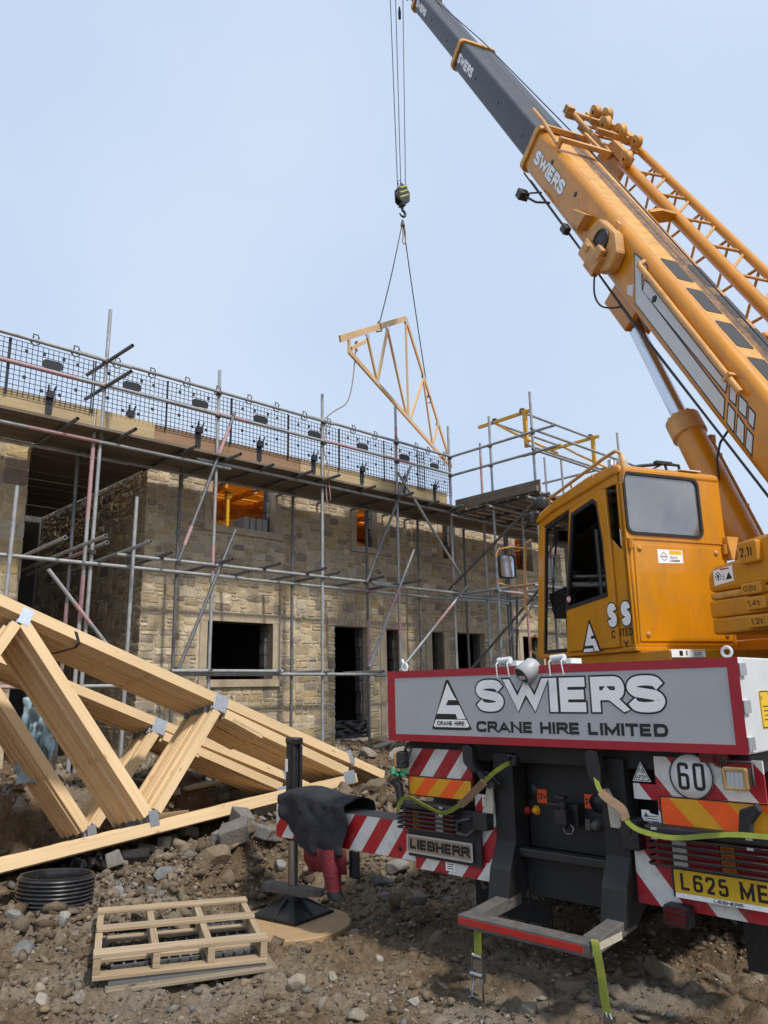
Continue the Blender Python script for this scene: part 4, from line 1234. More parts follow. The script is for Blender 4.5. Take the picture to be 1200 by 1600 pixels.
# ------------------------------------------------------------------ hanging roof truss
TRW = frame((0, 0, 0), 18)
_hk = TRW.inverted() @ Vector((.57, 16.0, 0))
HY = _hk.y                                       # the truss hangs in this upright plane
def tw(a, z): return Vector((a, HY, z))
def build_hanging():
    K = lambda a, z: (a - 15.40, 0, z)
    z = 7.46; base = TRW @ Matrix.Translation((15.40, HY, z))
    t = thing('hanging_roof_truss', 'pale timber roof truss hanging level from the crane slings above the scaffold', 'roof truss', base)
    k = lambda a, zz: Vector((a - 15.40, 0, zz - z + 1.65))
    def mem(name, p, q, w_=.097):
        mb = MB(); mb.board(k(*p), k(*q), w_, .038, up=(0, 0, 1) if abs(p[0] - q[0]) > .01 else (1, 0, 0)); return obj(name, mb, M['wood_hang'], t, .002)
    AP = (15.42, 8.24); LB, RB = (11.72, 5.83), (19.08, 5.83)
    mem('bottom_chord', (11.70, 5.83), (19.12, 5.83))
    mem('rafter', (11.30, 5.87), AP, .12); mem('rafter', (19.55, 5.87), AP, .12)
    lw = [((12.74, 6.55), (13.27, 5.88)), ((14.01, 7.30), (13.30, 5.88)), ((14.03, 7.30), (15.25, 5.88)), ((15.42, 8.2), (15.42, 5.88)), ((16.80, 7.32), (15.58, 5.88)), ((16.82, 7.32), (17.50, 5.88)), ((18.06, 6.53), (17.55, 5.88))]
    for p, q in lw: mem('web', p, q, .072)
    mem('web', (11.74, 5.85), (11.74, 6.05), .072)
    mem('wedge', (11.85, 5.93), (12.62, 6.42), .072)
    for a, zz in ((13.28, 5.85), (15.42, 5.85), (17.52, 5.85), (14.02, 7.34), (16.81, 7.36), (15.42, 8.15), (12.74, 6.60), (18.06, 6.58)):
        mb = MB()
        for s in (-1, 1): mb.box(k(a, zz) + Vector((0, s * .0205, 0)), (.15, .002, .09))
        obj('nail_plate', mb, M['nailplate'], t)
    return t
build_hanging()

def wpt(a, z): return TRW @ Vector((a, HY, z + 1.65))
HOOK = Vector((.57, 16.0, 12.42))
TIPX, TIPY = HOOK.x, HOOK.y
def build_hook():
    t = thing('hook_block', 'black and lime striped crane hook block on wire ropes in the sky', 'hook block', Matrix.Translation(HOOK + Vector((0, 0, .10))) @ Matrix.Scale(.84, 4))
    # cheeks turned a little to the viewer
    R = Matrix.Rotation(radians(35), 4, 'Z')
    poly = [(-.17, .36), (-.10, .30), (.10, .30), (.19, .40), (.20, .66), (.10, .84), (-.06, .88), (-.18, .72)]
    for s in (-1, 1):
        mb = MB(R); mb.prism(poly, (0, s * .10 - .012, .05), (1, 0, 0), (0, 0, 1), (0, 1, 0), .024); c = obj('cheek_plate', mb, M['black'], t, .006)
        mb = MB(R)
        for q in range(3):
            z0 = .42 + q * .15
            mb.prism([(-.17, z0), (-.10, z0 + .0), (.15, z0 + .17), (.15, z0 + .215)], (0, s * (.114) - .002, .05), (1, 0, 0), (0, 0, 1), (0, 1, 0), .004)
        obj('hazard_stripe', mb, M['hivis'], c)
    mb = MB(R); mb.lathe([(.02, -.08), (.15, -.08), (.165, -.06), (.14, -.03), (.14, .03), (.165, .06), (.15, .08), (.02, .08)], (.0, 0, .64), (0, 1, 0), 20); obj('sheave', mb, M['grime'], t)
    mb = MB(R); mb.box((0, 0, .33), (.12, .20, .10)); mb.tube((0, 0, .20), (0, 0, .34), .04, 10); obj('swivel', mb, M['black'], t)
    pts = [(0, 0, .24), (0.0, 0, .16)] + [(.095 * sin(a) * 1.0, 0, .06 + .095 * cos(a)) for a in np.linspace(.0, 4.6, 18)]
    mb = MB(R); mb.path(pts, [.035, .035] + list(np.linspace(.036, .040, 9)) + list(np.linspace(.04, .015, 9)), 10); obj('hook', mb, M['black'], t)
    mb = MB(R); mb.tube((-.02, 0, .93), (-.02, 0, 1.02), .03, 8); mb.path([(-.08, 0, .86), (-.14, 0, 1.02), (-.06, 0, 1.1), (-.0, 0, 1.02)], .010, 6); obj('rope_socket', mb, M['black'], t)
build_hook()
def build_slings():
    t = thing('lifting_sling', 'dark two leg wire sling joining the crane hook to the hanging truss', 'sling', Matrix.Translation(HOOK))
    o = HOOK
    lo = Vector((0, 0, -.05))
    for nm, a, z in (('sling_leg', 13.46, 7.15), ('sling_leg', 17.29, 7.02)):
        e = wpt(a, z) - o
        mb = MB()
        mb.path([(lo + (e - lo) * f) + Vector((0, 0, -.10 * sin(pi * f))) for f in np.linspace(0, 1, 14)], .0125, 6)
        obj(nm, mb, M['rope'], t)
        mb = MB(); d = (TRW.to_3x3() @ Vector((0, 1, 0)))
        c = e
        mb.path([c + Vector((0, 0, .09)), c + d * .05 + Vector((0, 0, -.02)), c + d * .05 + Vector((0, 0, -.14)), c - d * .05 + Vector((0, 0, -.14)), c - d * .05 + Vector((0, 0, -.02))], .018, 6, True); obj('choke_loop', mb, M['sleeve'], t)
    mb = MB(); mb.lathe([(.02, -.02), (.035, -.07), (.05, -.14), (.055, -.18)], (0, 0, 0), (0, 0, 1), 10); obj('master_link', mb, M['rope'], t)
    mb = MB(); mb.path([(.03, 0, -.14), (.06, 0, -.35), (.05, 0, -.62), (.02, 0, -.66), (-.01, 0, -.6), (.0, 0, -.35), (-.02, 0, -.14)], .014, 6); obj('spare_loop', mb, M['tagline'], t)
build_slings()
a0 = wpt(12.10, 6.12)
_st = FAC @ Vector((8.08, YO + .03, 6.32))
mb = MB()
pts = []
for f in np.linspace(0, 1, 24):
    p = a0 * (1 - f) + _st * f
    pts.append(p + Vector((.10 * sin(pi * f), 0, -.42 * sin(pi * f) - .12 * sin(2 * pi * f))))
_dn = FAC @ Vector((8.13, YO - .03, 5.3))
pts += [_st * (1 - f) + _dn * f + Vector((.03 * sin(f * 9), 0, 0)) for f in np.linspace(.08, 1, 10)]
pts += [_dn + Vector((.03, 0, -.2)), _dn + Vector((.05, 0, -.42)), _dn + Vector((-.01, 0, -.5)), _dn + Vector((-.03, 0, -.2)), _dn + Vector((0, 0, .05))]
mb.path(pts, .011, 6)
mb.path([a0 + Vector((.02 * cos(q), .05 * sin(q), .09 * cos(q * .5) - .03)) for q in np.linspace(0, 12, 30)], .012, 6)
tag(obj('tag_line', mb, M['tagline']), 'thin brown tag rope drooping from the hanging truss to a scaffold standard', 'rope')

# ------------------------------------------------------------------ roof trusses stacked against the scaffold
TZ, TT = radians(43.7), radians(12.5)
_tx = Vector((sin(TZ), cos(TZ), 0)); _th = Vector((-_tx.y, _tx.x, 0))
_tn = _th * cos(TT) - Vector((0, 0, sin(TT))); _tz = _th * sin(TT) + Vector((0, 0, cos(TT)))
S_ = 6.5 / 3.4
TRS = Matrix((_tx, _tn, _tz)).transposed().to_4x4()
TRS.translation = EYE + _tn * 6.5 + _tx * (1.95 * S_) + _tz * (.12 * S_)
def tk(x, z): return Vector(((x - 1.95) * S_, 0, (z - .12) * S_))
TH = .035
def build_truss():
    t = thing('roof_truss', '', 'roof truss', TRS)
    def mem(name, p, q, w_, off=0.0):
        mb = MB(); mb.board(tk(*p) + Vector((0, TH / 2, 0)), tk(*q) + Vector((0, TH / 2, 0)), w_, TH, up=(0, 0, 1), uoff=off + random.random() * 20); return obj(name, mb, M['wood_new'], t, .0015)
    bs = lambda x: .205 + .0785 * (x - 2.3) - .0255        # bottom chord centre line
    rs = lambda x: 1.19 - .4225 * (x - 1.27)               # rafter centre line
    mem('bottom_chord', (-.9, bs(-.9)), (3.262, bs(3.262)), .098)
    mem('rafter', (-.25, rs(-.25)), (3.235, rs(3.235)), .098)
    mem('rafter_tail', (3.262, rs(3.262) - .004), (3.49, rs(3.49) - .004), .094)
    mem('lower_rafter', (2.40, rs(2.40) - .062), (3.20, .292), .095)
    mem('web', (1.378, 1.088), (1.928, .212), .097)
    mem('web', (2.352, .668), (1.975, .222), .085)
    mem('web', (1.345, 1.085), (.76, .17), .085)
    mem('web', (.20, 1.50), (.74, .16), .097)
    mem('heel_post', (3.243, .272), (3.243, .378), .072)
    mem('wedge', (2.44, rs(2.44) - .078), (2.62, rs(2.62) - .098), .04)
    def plate(x, z, a, b, ang=0):
        mb = MB(); R = Matrix.Rotation(-ang, 4, 'Y')
        mb.T = Matrix.Translation(tk(x, z) + Vector((0, -.0015, 0))) @ R
        mb.box((0, 0, 0), (a, .002, b))
        n = 6
        for k in range(n): mb.box((-a / 2 + (k + .5) * a / n, -.0016, 0), (a / n * .35, .0014, b * .94))
        obj('nail_plate', mb, M['nailplate'], t)
    an = -.40
    plate(1.385, 1.118, .10, .15, an); plate(2.375, .706, .155, .16, an); plate(1.955, .193, .09, .135, .08); plate(3.205, .262, .17, .13, .10); plate(3.238, .372, .06, .15, .2)
    plate(.75, .12, .09, .13)
    return t
tr0 = build_truss()
WORDS = ['first', 'second', 'third', 'fourth', 'fifth', 'sixth', 'seventh', 'eighth', 'ninth', 'tenth', 'eleventh', 'twelfth', 'thirteenth', 'fourteenth', 'fifteenth']
rt = random.Random(12)
for st, (n, y0, dx, dz, nm) in enumerate(((16, 0.0, 0.0, 0.0, 'near'), (13, 1.20, .02, .02, 'far'))):
    for k in range(n):
        c = tr0 if (st == 0 and k == 0) else copy_tree(tr0)
        off = Vector((dx + (0 if k == 0 else rt.uniform(-.028, .028)), y0 + k * (TH + .0025), dz + (0 if k == 0 else rt.uniform(-.014, .010))))
        m_ = TRS.copy(); m_.translation = TRS.translation + TRS.to_3x3() @ off
        c.matrix_world = m_
        lab = {('near', 0): 'frontmost timber roof truss of the near leaning stack, its face in full view', ('far', 0): 'front timber roof truss of the far stack, behind the near stack'}.get((nm, k))
        if lab is None:
            lab = (f'rearmost timber roof truss of the {nm} leaning stack' if k == n - 1 else f'{WORDS[k]} timber roof truss counted from the front of the {nm} stack')
        tag(c, lab, None, f'identical timber trusses leaning in the {nm} stack')
# strap round the stack
mb = MB(TRS)
p = tk(1.615, 1.03)
mb.strip([p + Vector((.02, -.004, -.055)), p + Vector((-.005, -.005, .05)), p + Vector((-.01, .16, .06)), p + Vector((-.03, .61, .05))], (1, 0, -.4), .03)
mb.strip([p + Vector((.02, -.004, -.05)), p + Vector((.0, .03, -.085)), p + Vector((-.09, .18, -.09)), p + Vector((-.24, .61, -.05))], (1, 0, -.4), .026)
tag(obj('binding_strap', mb, M['plastic_black']), 'thin dark strap bound round the rafters of the near truss stack', 'strap')
# dunnage timber the stacks rest on
for x, lb in ((-.1, 'short bearer timber under the left of the truss stacks'), (3.0, 'short bearer timber under the right heel of the truss stacks')):
    mb = MB(); mb.board((0, -.25, 0), (0, 1.85, -.02), .095, .10)
    o = obj('bearer_timber', mb, M['wood_pallet_grey'], None, .004)
    bz = .205 + .0785 * (x - 2.3) - .0255
    m_ = TRS.copy(); m_.translation = TRS @ (tk(x, bz) + Vector((0, 0, -.102))); o.matrix_world = m_
    tag(o, lb, 'timber', 'bearers under the truss stacks')

# ------------------------------------------------------------------ the crane
def rrect(cx, cz, w_, h_, r, k=4):
    p = []
    for sx, sz, a0 in ((1, 1, 0), (-1, 1, 90), (-1, -1, 180), (1, -1, 270)):
        for i in range(k + 1):
            a = radians(a0 + 90 * i / k)
            p.append((cx + sx * (w_ / 2 - r) + r * cos(a), cz + sz * (h_ / 2 - r) + r * sin(a)))
    return p
XA, YA, ZA = (1, 0, 0), (0, 1, 0), (0, 0, 1)
Z_L = zebra_mat('warning_stripes_rising', -.82, .235, .10)
Z_R = zebra_mat('warning_stripes_falling', .82, .29, .35)
Z_B = zebra_mat('warning_stripes_beam', -.80, .26, .30, red=(.45, .012, .02), white=(.74, .73, .70))

def build_crane():
    t = thing('mobile_crane', 'yellow mobile crane with raised telescopic boom, parked tail towards the viewer', 'mobile crane', CRW)
    P = lambda n, mb, m, par=None, bv=0.0: obj(n, mb, M[m] if isinstance(m, str) else m, par or t, bv)
    # --- chassis
    mb = MB()
    mb.b2((-.62, .34, .50), (.66, 9.0, 1.22)); mb.b2((-1.18, 1.0, 1.22), (1.18, 9.2, 1.50)); mb.b2((-1.15, .14, 1.20), (1.15, .98, 1.31))
    mb.b2((-1.16, .40, .55), (-.62, .60, 1.2)); mb.b2((.66, .40, .55), (1.16, .60, 1.2))
    P('chassis', mb, 'black_dull', None, .01)
    mb = MB(); mb.b2((-1.2, 2.2, 1.15), (-.75, 8.2, 1.45)); mb.b2((.75, 2.2, 1.15), (1.2, 8.2, 1.45)); P('side_skirt', mb, 'yellow', None, .02)
    for y in (1.95, 3.35, 6.9):
        for sx in (-1, 1):
            c = Vector((sx * .98, y, .50))
            mb = MB(); mb.lathe([(.28, -.17), (.46, -.17), (.50, -.13), (.515, -.05), (.515, .05), (.50, .13), (.46, .17), (.28, .17)], c, (1, 0, 0), 30)
            for k in range(30):
                a = 2 * pi * k / 30
                mb.box(c + Vector((0, cos(a) * .517, sin(a) * .517)), (.30, .05, .022), Matrix.Rotation(a, 4, 'X').to_3x3() @ Matrix.Rotation(radians(90), 3, 'X'))
            wh = P('wheel', mb, 'rubber')
            mb = MB(); mb.lathe([(.02, sx * .06), (.12, sx * .10), (.14, sx * .02), (.26, sx * .0), (.285, sx * .15)], c, (1, 0, 0), 24); P('rim', mb, 'grime', wh)
    # --- tail tray
    mb = MB(); mb.b2((-1.2, .0, 1.315), (1.2, .95, 1.78)); tray = P('tail_tray', mb, 'lightgrey', None, .008)
    mb = MB(); o = [(-1.2, 1.315), (1.2, 1.315), (1.2, 1.78), (-1.2, 1.78)]; i = [(-1.13, 1.36), (1.145, 1.36), (1.145, 1.733), (-1.13, 1.733)]
    mb.ring(o, i, (0, -.006, 0), XA, ZA, (0, 1, 0), .005); P('red_border', mb, 'red_frame', tray)
    mb = MB(); mb.prism([(-1.13, 1.36), (1.145, 1.36), (1.145, 1.733), (-1.13, 1.733)], (0, -.004, 0), XA, ZA, YA, .003); P('grey_field', mb, 'grey_panel', tray)
    for sx in (-1, 1):
        mb = MB()
        for z in (1.345, 1.52, 1.70):
            mb.box((sx * 1.2 + .008 * sx, .035, z + .02), (.016, .05, .06)); mb.tube((sx * 1.208, .004, z - .012), (sx * 1.208, .004, z + .05), .009, 8)
        P('hinge', mb, 'alu', tray)
    mb = MB(); draw_text(mb, 'SWIERS', label_T(-.425, -.0045, 1.512, XA, ZA), .192, t=.275, sp=.085, grow=.052, fit=1.235); P('lettering_outline', mb, 'ink', tray)
    mb = MB(); draw_text(mb, 'SWIERS', label_T(-.425, -.0054, 1.512, XA, ZA), .192, t=.275, sp=.085, fit=1.235); P('lettering', mb, 'white', tray)
    mb = MB(); draw_text(mb, 'CRANE HIRE LIMITED', label_T(-.435, -.0045, 1.388, XA, ZA), .066, t=.27, sp=.13, fit=1.245); P('small_lettering', mb, 'ink', tray)
    fx = lambda x, y: (-.80 + (x - 312) * .001447, 1.712 - (y - 195) * .001135)
    mb = MB()
    tri = [fx(312, 468), fx(330, 474), fx(522, 474), fx(540, 468), fx(420, 200), fx(410, 193), fx(400, 200)]
    mb.prism(tri, (0, -.0046, 0), XA, ZA, YA, .0012); P('logo_ground', mb, 'ink', tray)
    mb = MB()
    for pl in ([(410, 214), (448, 292), (462, 309), (412, 309), (398, 338), (474, 338), (508, 412), (462, 414), (453, 386), (343, 385)], [(337, 417), (511, 417), (526, 450), (518, 459), (330, 459), (322, 450)]):
        mb.prism([fx(*q) for q in pl], (0, -.0052, 0), XA, ZA, YA, .0008)
    P('logo_mark', mb, 'white', tray)
    mb = MB(); a = fx(344, 449); draw_text(mb, 'CRANE HIRE', label_T(a[0], -.0056, a[1], XA, ZA), .026, t=.25, sp=.13, fit=.228); P('logo_lettering', mb, 'ink', tray)
    # eye bolts, catches and the round tail lamp on the top edge
    mb = MB()
    for x in (-1.09, 1.13):
        mb.path([(x + .024 * cos(a), .06, 1.81 + .024 * sin(a)) for a in np.linspace(0, 2 * pi, 14)[:-1]], .008, 8, True)
    mb.tube((-1.15, .10, 1.86), (-1.09, .06, 1.81), .010, 8)
    P('eye_bolt', mb, 'lightgrey', tray)
    for x in (-.245, .135):
        mb = MB()
        mb.box((x + .05, .09, 1.80), (.13, .12, .03)); mb.tube((x - .01, .02, 1.815), (x + .08, .02, 1.82), .022, 10)
        mb.path([(x, .015, 1.82), (x - .004, -.02, 1.795), (x - .004, -.012, 1.715)], .005, 6); mb.path([(x + .075, .015, 1.82), (x + .078, -.02, 1.795), (x + .085, -.012, 1.72)], .005, 6)
        P('catch', mb, 'lightgrey', tray, .004)
    mb = MB(Matrix.Translation((-.02, -.03, 1.745)) @ Matrix.Rotation(radians(-24), 4, 'Z') @ Matrix.Rotation(radians(34), 4, 'X') @ Matrix.Scale(.82, 4))
    mb.lathe([(.0, .10), (.05, .098), (.068, .075), (.072, .02), (.074, -.055), (.066, -.06), (.062, -.045)], (0, 0, 0), (0, 1, 0), 22)
    lamp = P('tail_lamp', mb, mat('lamp_grey', (.36, .37, .38), .45, var=.08, vscale=20), tray)
    mb.v.clear(); mb2 = MB(mb.T); mb2.lathe([(.0, -.052), (.06, -.05), (.066, -.04)], (0, 0, 0), (0, 1, 0), 18); P('lamp_face', mb2, 'black', lamp)
    mb2 = MB(mb.T); mb2.box((0, -.055, -.014), (.075, .012, .03)); P('lamp_lens', mb2, 'lens_clear', lamp, .004)
    # yellow notice on the tray's right side
    mb = MB(); mb.prism(rrect(.30, 1.52, .14, .19, .015), (1.2005, 0, 0), YA, ZA, XA, .002); nt_ = P('yellow_notice', mb, 'sign_yellow', tray)
    mb = MB(); mb.ring(rrect(.30, 1.52, .134, .184, .015), rrect(.30, 1.52, .124, .174, .012), (1.2028, 0, 0), YA, ZA, XA, .0006); draw_text(mb, 'U', label_T(1.2035, .245, 1.57, YA, ZA), .022, t=.18)
    for k in range(4): mb.box((1.2032, .31, 1.535 - k * .022), (.0006, .09 - .012 * (k % 3), .005))
    P('notice_print', mb, 'ink', nt_)
    # --- rear frame, posts, step
    for x0, x1 in ((-.40, -.255), (.335, .485)):
        mb = MB(); mb.prism([(.10, 1.26), (.25, 1.26), (.25, .50), (.13, .42), (-.02, .42), (.02, .60), (.10, .75)], (x0, 0, 0), YA, ZA, XA, x1 - x0); P('rear_post', mb, 'black_dull', None, .008)
    mb = MB(); mb.b2((-.255, .12, .665), (.335, .19, .715)); P('cross_bar', mb, 'black', None, .008)
    mb = MB(); mb.b2((-.255, .20, .44), (.335, .235, .665)); P('tail_plate', mb, 'black_dull', None, .006)
    mb = MB(); mb.b2((-.26, .262, .70), (.34, .30, 1.26)); bp_ = P('back_plate', mb, 'black_dull', None, .006)
    for x, z, r in ((-.235, 1.03, .052), (.225, .99, .055)):
        mb = MB(); mb.lathe([(r, 0), (r * .96, -.008), (.0, -.006)], (x, .262, z), (0, 1, 0), 20); P('bore', mb, 'ink', bp_)
    # pintle
    mb = MB(); mb.b2((-.02, .19, .86), (.125, .262, .98)); mb.b2((.015, .11, .875), (.095, .19, .955)); mb.tube((.055, .15, .85), (.055, .15, 1.0), .022, 10); mb.box((.0, .16, .975), (.10, .03, .02)); mb.box((.05, .15, 1.02), (.06, .05, .018)); mb.tube((-.05, .19, .96), (-.02, .19, .985), .010, 6)
    pk = P('towing_jaw', mb, 'black', None, .006)
    mb = MB(); mb.path([(.10, .14, .88), (.13, .13, .86), (.12, .12, .83), (.08, .13, .825), (.05, .14, .85)], .0025, 5); P('pin_chain', mb, 'steel', pk)
    for s, x, z in (('12v', -.155, 1.0), ('24v', .172, .995)):
        mb = MB(); mb.prism([(-.034, -.04), (.034, -.04), (.034, .04), (-.034, .04)], (x, .258, z), XA, ZA, YA, .003); sg = P('voltage_sign', mb, 'orange_sq')
        mb = MB(); draw_text(mb, s, label_T(x - .029, .2572, z - .017, XA, ZA), .034, t=.2, sp=.12, fit=.058); P('sign_lettering', mb, 'ink', sg)
    mb = MB(); mb.lathe([(.0, -.04), (.024, -.04), (.03, -.01), (.03, 0)], (-.272, .255, .91), (0, 1, 0), 12); mb.box((-.272, .215, .91), (.05, .012, .016)); mb.path([(-.28, .22, .90), (-.30, .21, .86), (-.29, .2, .82), (-.28, .21, .87)], .003, 5); P('air_coupling_red', mb, 'red_worn')
    mb = MB(); mb.lathe([(.0, -.03), (.014, -.03), (.02, -.02), (.03, -.0)], (-.20, .255, .915), (0, 1, 0), 12); P('air_coupling_amber', mb, 'amber')
    mb = MB(); mb.lathe([(.0, -.05), (.022, -.05), (.03, -.02), (.035, 0)], (.215, .255, .87), (0, 1, 0), 12); mb.box((.165, .24, .87), (.03, .03, .06)); P('air_coupling', mb, 'grime')
    # step, a low U-shaped bar
    mb = MB(); mb.b2((-.345, -.37, .365), (.475, -.27, .432)); st = P('rear_step', mb, 'grime', None, .008)
    for a, b in ((-.345, -.255), (.375, .475)):
        mb = MB(); mb.prism([(-.268, .365), (.13, .40), (.13, .47), (-.268, .432)], (a, 0, 0), YA, ZA, XA, b - a); P('step_arm', mb, 'grime', st, .006)
    mb = MB(); mb.b2((-.34, -.374, .385), (.44, -.3705, .417)); P('red_marker', mb, 'red_worn', st)
    mb = MB(); mb.b2((.4755, -.35, .385), (.478, -.05, .42)); P('white_marker', mb, 'dirty_white', st)
    # --- left tail fittings
    mb = MB(); mb.b2((-1.115, .10, 1.06), (-.565, .115, 1.262)); P('stripe_board', mb, Z_L)
    mb = MB(); mb.b2((-.56, .11, .60), (-.40, .125, 1.0)); mb.b2((-.40, .115, .525), (-.397, .125, .6)); P('stripe_board', mb, Z_L)
    mb = MB(); mb.prism([(-1.06, .50), (-.40, .50), (-.40, .605), (-1.06, .605)], (0, .09, 0), XA, ZA, YA, .012); P('stripe_board', mb, Z_L)
    def reflector(x0, x1, z0, z1, sgn, y, s):
        mb = MB(); mb.prism(rrect((x0 + x1) / 2, (z0 + z1) / 2, x1 - x0, z1 - z0, .012), (0, y, 0), XA, ZA, YA, .006); r = P('reflector_board', mb, 'amber')
        mb = MB(); mb.ring(rrect((x0 + x1) / 2, (z0 + z1) / 2, x1 - x0, z1 - z0, .012), rrect((x0 + x1) / 2, (z0 + z1) / 2, x1 - x0 - .014, z1 - z0 - .014, .008), (0, y - .002, 0), XA, ZA, YA, .003); P('board_edge', mb, 'ink', r)
        h = z1 - z0 - .014; k = h * .95
        mb = MB(); zb, zt = z0 + .007, z1 - .007; xa, xb = x0 + .007, x1 - .007
        def clip(p):  # slanted stripe clipped to the board
            o = []
            for q in range(len(p)):
                a, b = p[q - 1], p[q]
                for lim, sg in ():
                    pass
                o.append(b)
            return o
        n = int((x1 - x0) / s / 2) + 2
        for q in range(-1, n):
            b0 = xa + q * 2 * s + (.04 if sgn > 0 else .02)
            # columns of thin slices keep the ends square
            for m in range(12):
                f0, f1 = m / 12, (m + 1) / 12
                za, zc = zb + (zt - zb) * f0, zb + (zt - zb) * f1
                sh0 = sgn * k * (f0 if True else 0); sh1 = sgn * k * f1
                l0, r0, l1, r1 = b0 + sh0, b0 + s + sh0, b0 + sh1, b0 + s + sh1
                l0, r0, l1, r1 = [min(max(v, xa), xb) for v in (l0, r0, l1, r1)]
                if r0 - l0 < 1e-4 and r1 - l1 < 1e-4: continue
                mb.add([(l0, y - .0012, za), (r0, y - .0012, za), (r1, y - .0012, zc), (l1, y - .0012, zc)], [(0, 1, 2, 3)])
        P('orange_bands', mb, 'hot_orange', r)
    reflector(-1.105, -.56, .955, 1.085, 1, .085, .11)
    def cluster(x0, x1, z0, z1, y, cells, name):
        mb = MB(); mb.b2((x0, y, z0), (x1, y + .09, z1)); c = P(name, mb, 'black', None, .006)
        for a, b, m_ in cells:
            mb = MB(); mb.prism(rrect((a + b) / 2, (z0 + z1) / 2, b - a - .004, z1 - z0 - .012, .008), (0, y - .018, 0), XA, ZA, YA, .02); P('lens', mb, m_, c, .004)
        for q in range(5):
            z = z0 + .012 + (z1 - z0 - .02) * q / 4
            mb = MB(); mb.path([(x0 - .03, y + .03, z), (x0 - .035, y - .03, z), (x0 - .02, y - .055, z), (x1 + .02, y - .055, z), (x1 + .035, y - .03, z), (x1 + .03, y + .03, z)], .006, 6); P('guard_rod', mb, 'black', c)
        mb = MB(); mb.b2((x0 - .04, y - .06, z1 + .005), (x1 + .04, y + .06, z1 + .05)); P('guard_bar', mb, 'black', c, .012)
        for x in (x0 + .02, x1 - .07):
            mb = MB()
            for q in (0, .045): mb.box((x, y - .063, z1 - .01 + q), (.03, .008, .012))
            P('bracket_clip', mb, 'alu', c)
        return c
    cluster(-1.13, -.69, .745, .875, .07, [(-1.12, -1.05, 'lens_red'), (-1.05, -.985, 'lens_amber'), (-.985, -.85, 'lens_red'), (-.85, -.785, 'lens_clear'), (-.785, -.70, 'lens_red')], 'tail_light')
    cluster(.655, 1.22, .745, .895, .07, [(.665, .74, 'lens_red'), (.74, .82, 'lens_clear'), (.82, .985, 'lens_red'), (.985, 1.06, 'lens_amber'), (1.06, 1.21, 'lens_red')], 'tail_light')
    mb = MB(); mb.prism([(-1.14, .90), (-1.10, .90), (-1.12, 1.03), (-1.16, 1.055), (-1.21, 1.05), (-1.21, 1.03), (-1.17, 1.02), (-1.155, .98)], (0, .0, 0), XA, ZA, YA, .05); P('rubber_horn', mb, 'rubber', None, .008)
    mb = MB(); mb.prism([(1.10, .94), (1.16, .94), (1.17, 1.0), (1.22, 1.06), (1.20, 1.09), (1.12, 1.06)], (0, .0, 0), XA, ZA, YA, .05); P('rubber_horn', mb, 'rubber', None, .008)
    mb = MB(); mb.b2((-1.11, .075, .575), (-.50, .09, .90)); P('lamp_backplate', mb, 'black')
    mb = MB(); mb.prism(rrect(-.832, .655, .555, .115, .012), (0, .062, 0), XA, ZA, YA, .012); lp = P('name_plate', mb, 'black')
    mb = MB(); mb.ring(rrect(-.832, .655, .555, .115, .012), rrect(-.832, .655, .531, .091, .008), (0, .056, 0), XA, ZA, YA, .008); P('plate_rim', mb, 'alu', lp)
    mb = MB(); mb.prism(rrect(-.832, .655, .531, .091, .008), (0, .060, 0), XA, ZA, YA, .003); P('plate_field', mb, 'steel', lp)
    mb = MB(); draw_text(mb, 'LIEBHERR', label_T(-1.082, .0585, .624, XA, ZA), .062, t=.27, sp=.10, fit=.50); P('plate_lettering', mb, 'ink', lp)
    mb = MB(); mb.b2((-.52, .03, .80), (-.42, .14, .90)); mb.path([(-.54, .03, .86), (-.62, .0, .84), (-.63, 0, .77), (-.56, .02, .76), (-.52, .05, .80)], .014, 8); P('side_bracket', mb, 'black', None, .006)
    mb = MB(); mb.b2((-.50, .107, .93), (-.42, .112, 1.0)); sk = P('sticker', mb, 'white')
    mb = MB(); draw_text(mb, '2', label_T(-.487, .106, .945, XA, ZA), .04, t=.14); P('sticker_print', mb, 'ink', sk)
    mb = MB(); mb.b2((-.80, .085, .52), (-.72, .089, .60)); sk = P('sticker', mb, 'white')
    mb = MB()
    for q in range(5): mb.box((-.76, .0845, .535 + q * .013), (.055 - .01 * (q % 2), .0006, .005))
    P('sticker_print', mb, 'ink', sk)
    # fenders: worn white deflectors at the posts
    mb = MB(); mb.prism([(-.47, .90), (-.385, .90), (-.385, 1.115), (-.41, 1.11)], (0, .06, 0), XA, ZA, YA, .02); P('white_gusset', mb, 'dirty_white', None, .004)
    mb = MB(); mb.prism([(.40, .90), (.47, .90), (.455, 1.0), (.40, 1.10), (.385, 1.10)], (0, .06, 0), XA, ZA, YA, .02); P('white_gusset', mb, 'dirty_white', None, .004)
    mb = MB(); mb.prism([(-.565, 1.29), (-.525, 1.31), (-.485, 1.29), (-.48, 1.20), (-.41, 1.09), (-.36, 1.06), (-.33, 1.08), (-.42, 1.14), (-.50, 1.14), (-.56, 1.20)], (0, .0, 0), XA, ZA, YA, .06); P('hanger_arm', mb, 'black', None, .008)
    mb = MB(); mb.prism([(.305, 1.29), (.34, 1.31), (.385, 1.30), (.40, 1.20), (.39, 1.10), (.42, 1.05), (.35, 1.12), (.315, 1.18)], (0, .0, 0), XA, ZA, YA, .06); P('hanger_arm', mb, 'black', None, .008)
    mb = MB(); mb.b2((.47, .04, .80), (.57, .16, .96)); mb.tube((.50, .03, .90), (.50, .16, .90), .03, 10); P('side_bracket', mb, 'black', None, .01)
    # --- right tail fittings
    mb = MB(); mb.b2((.665, .10, .90), (1.22, .115, 1.28)); P('stripe_board', mb, Z_R)
    mb = MB(); mb.b2((.53, .11, 1.055), (.66, .12, 1.135)); P('stripe_board', mb, Z_R)
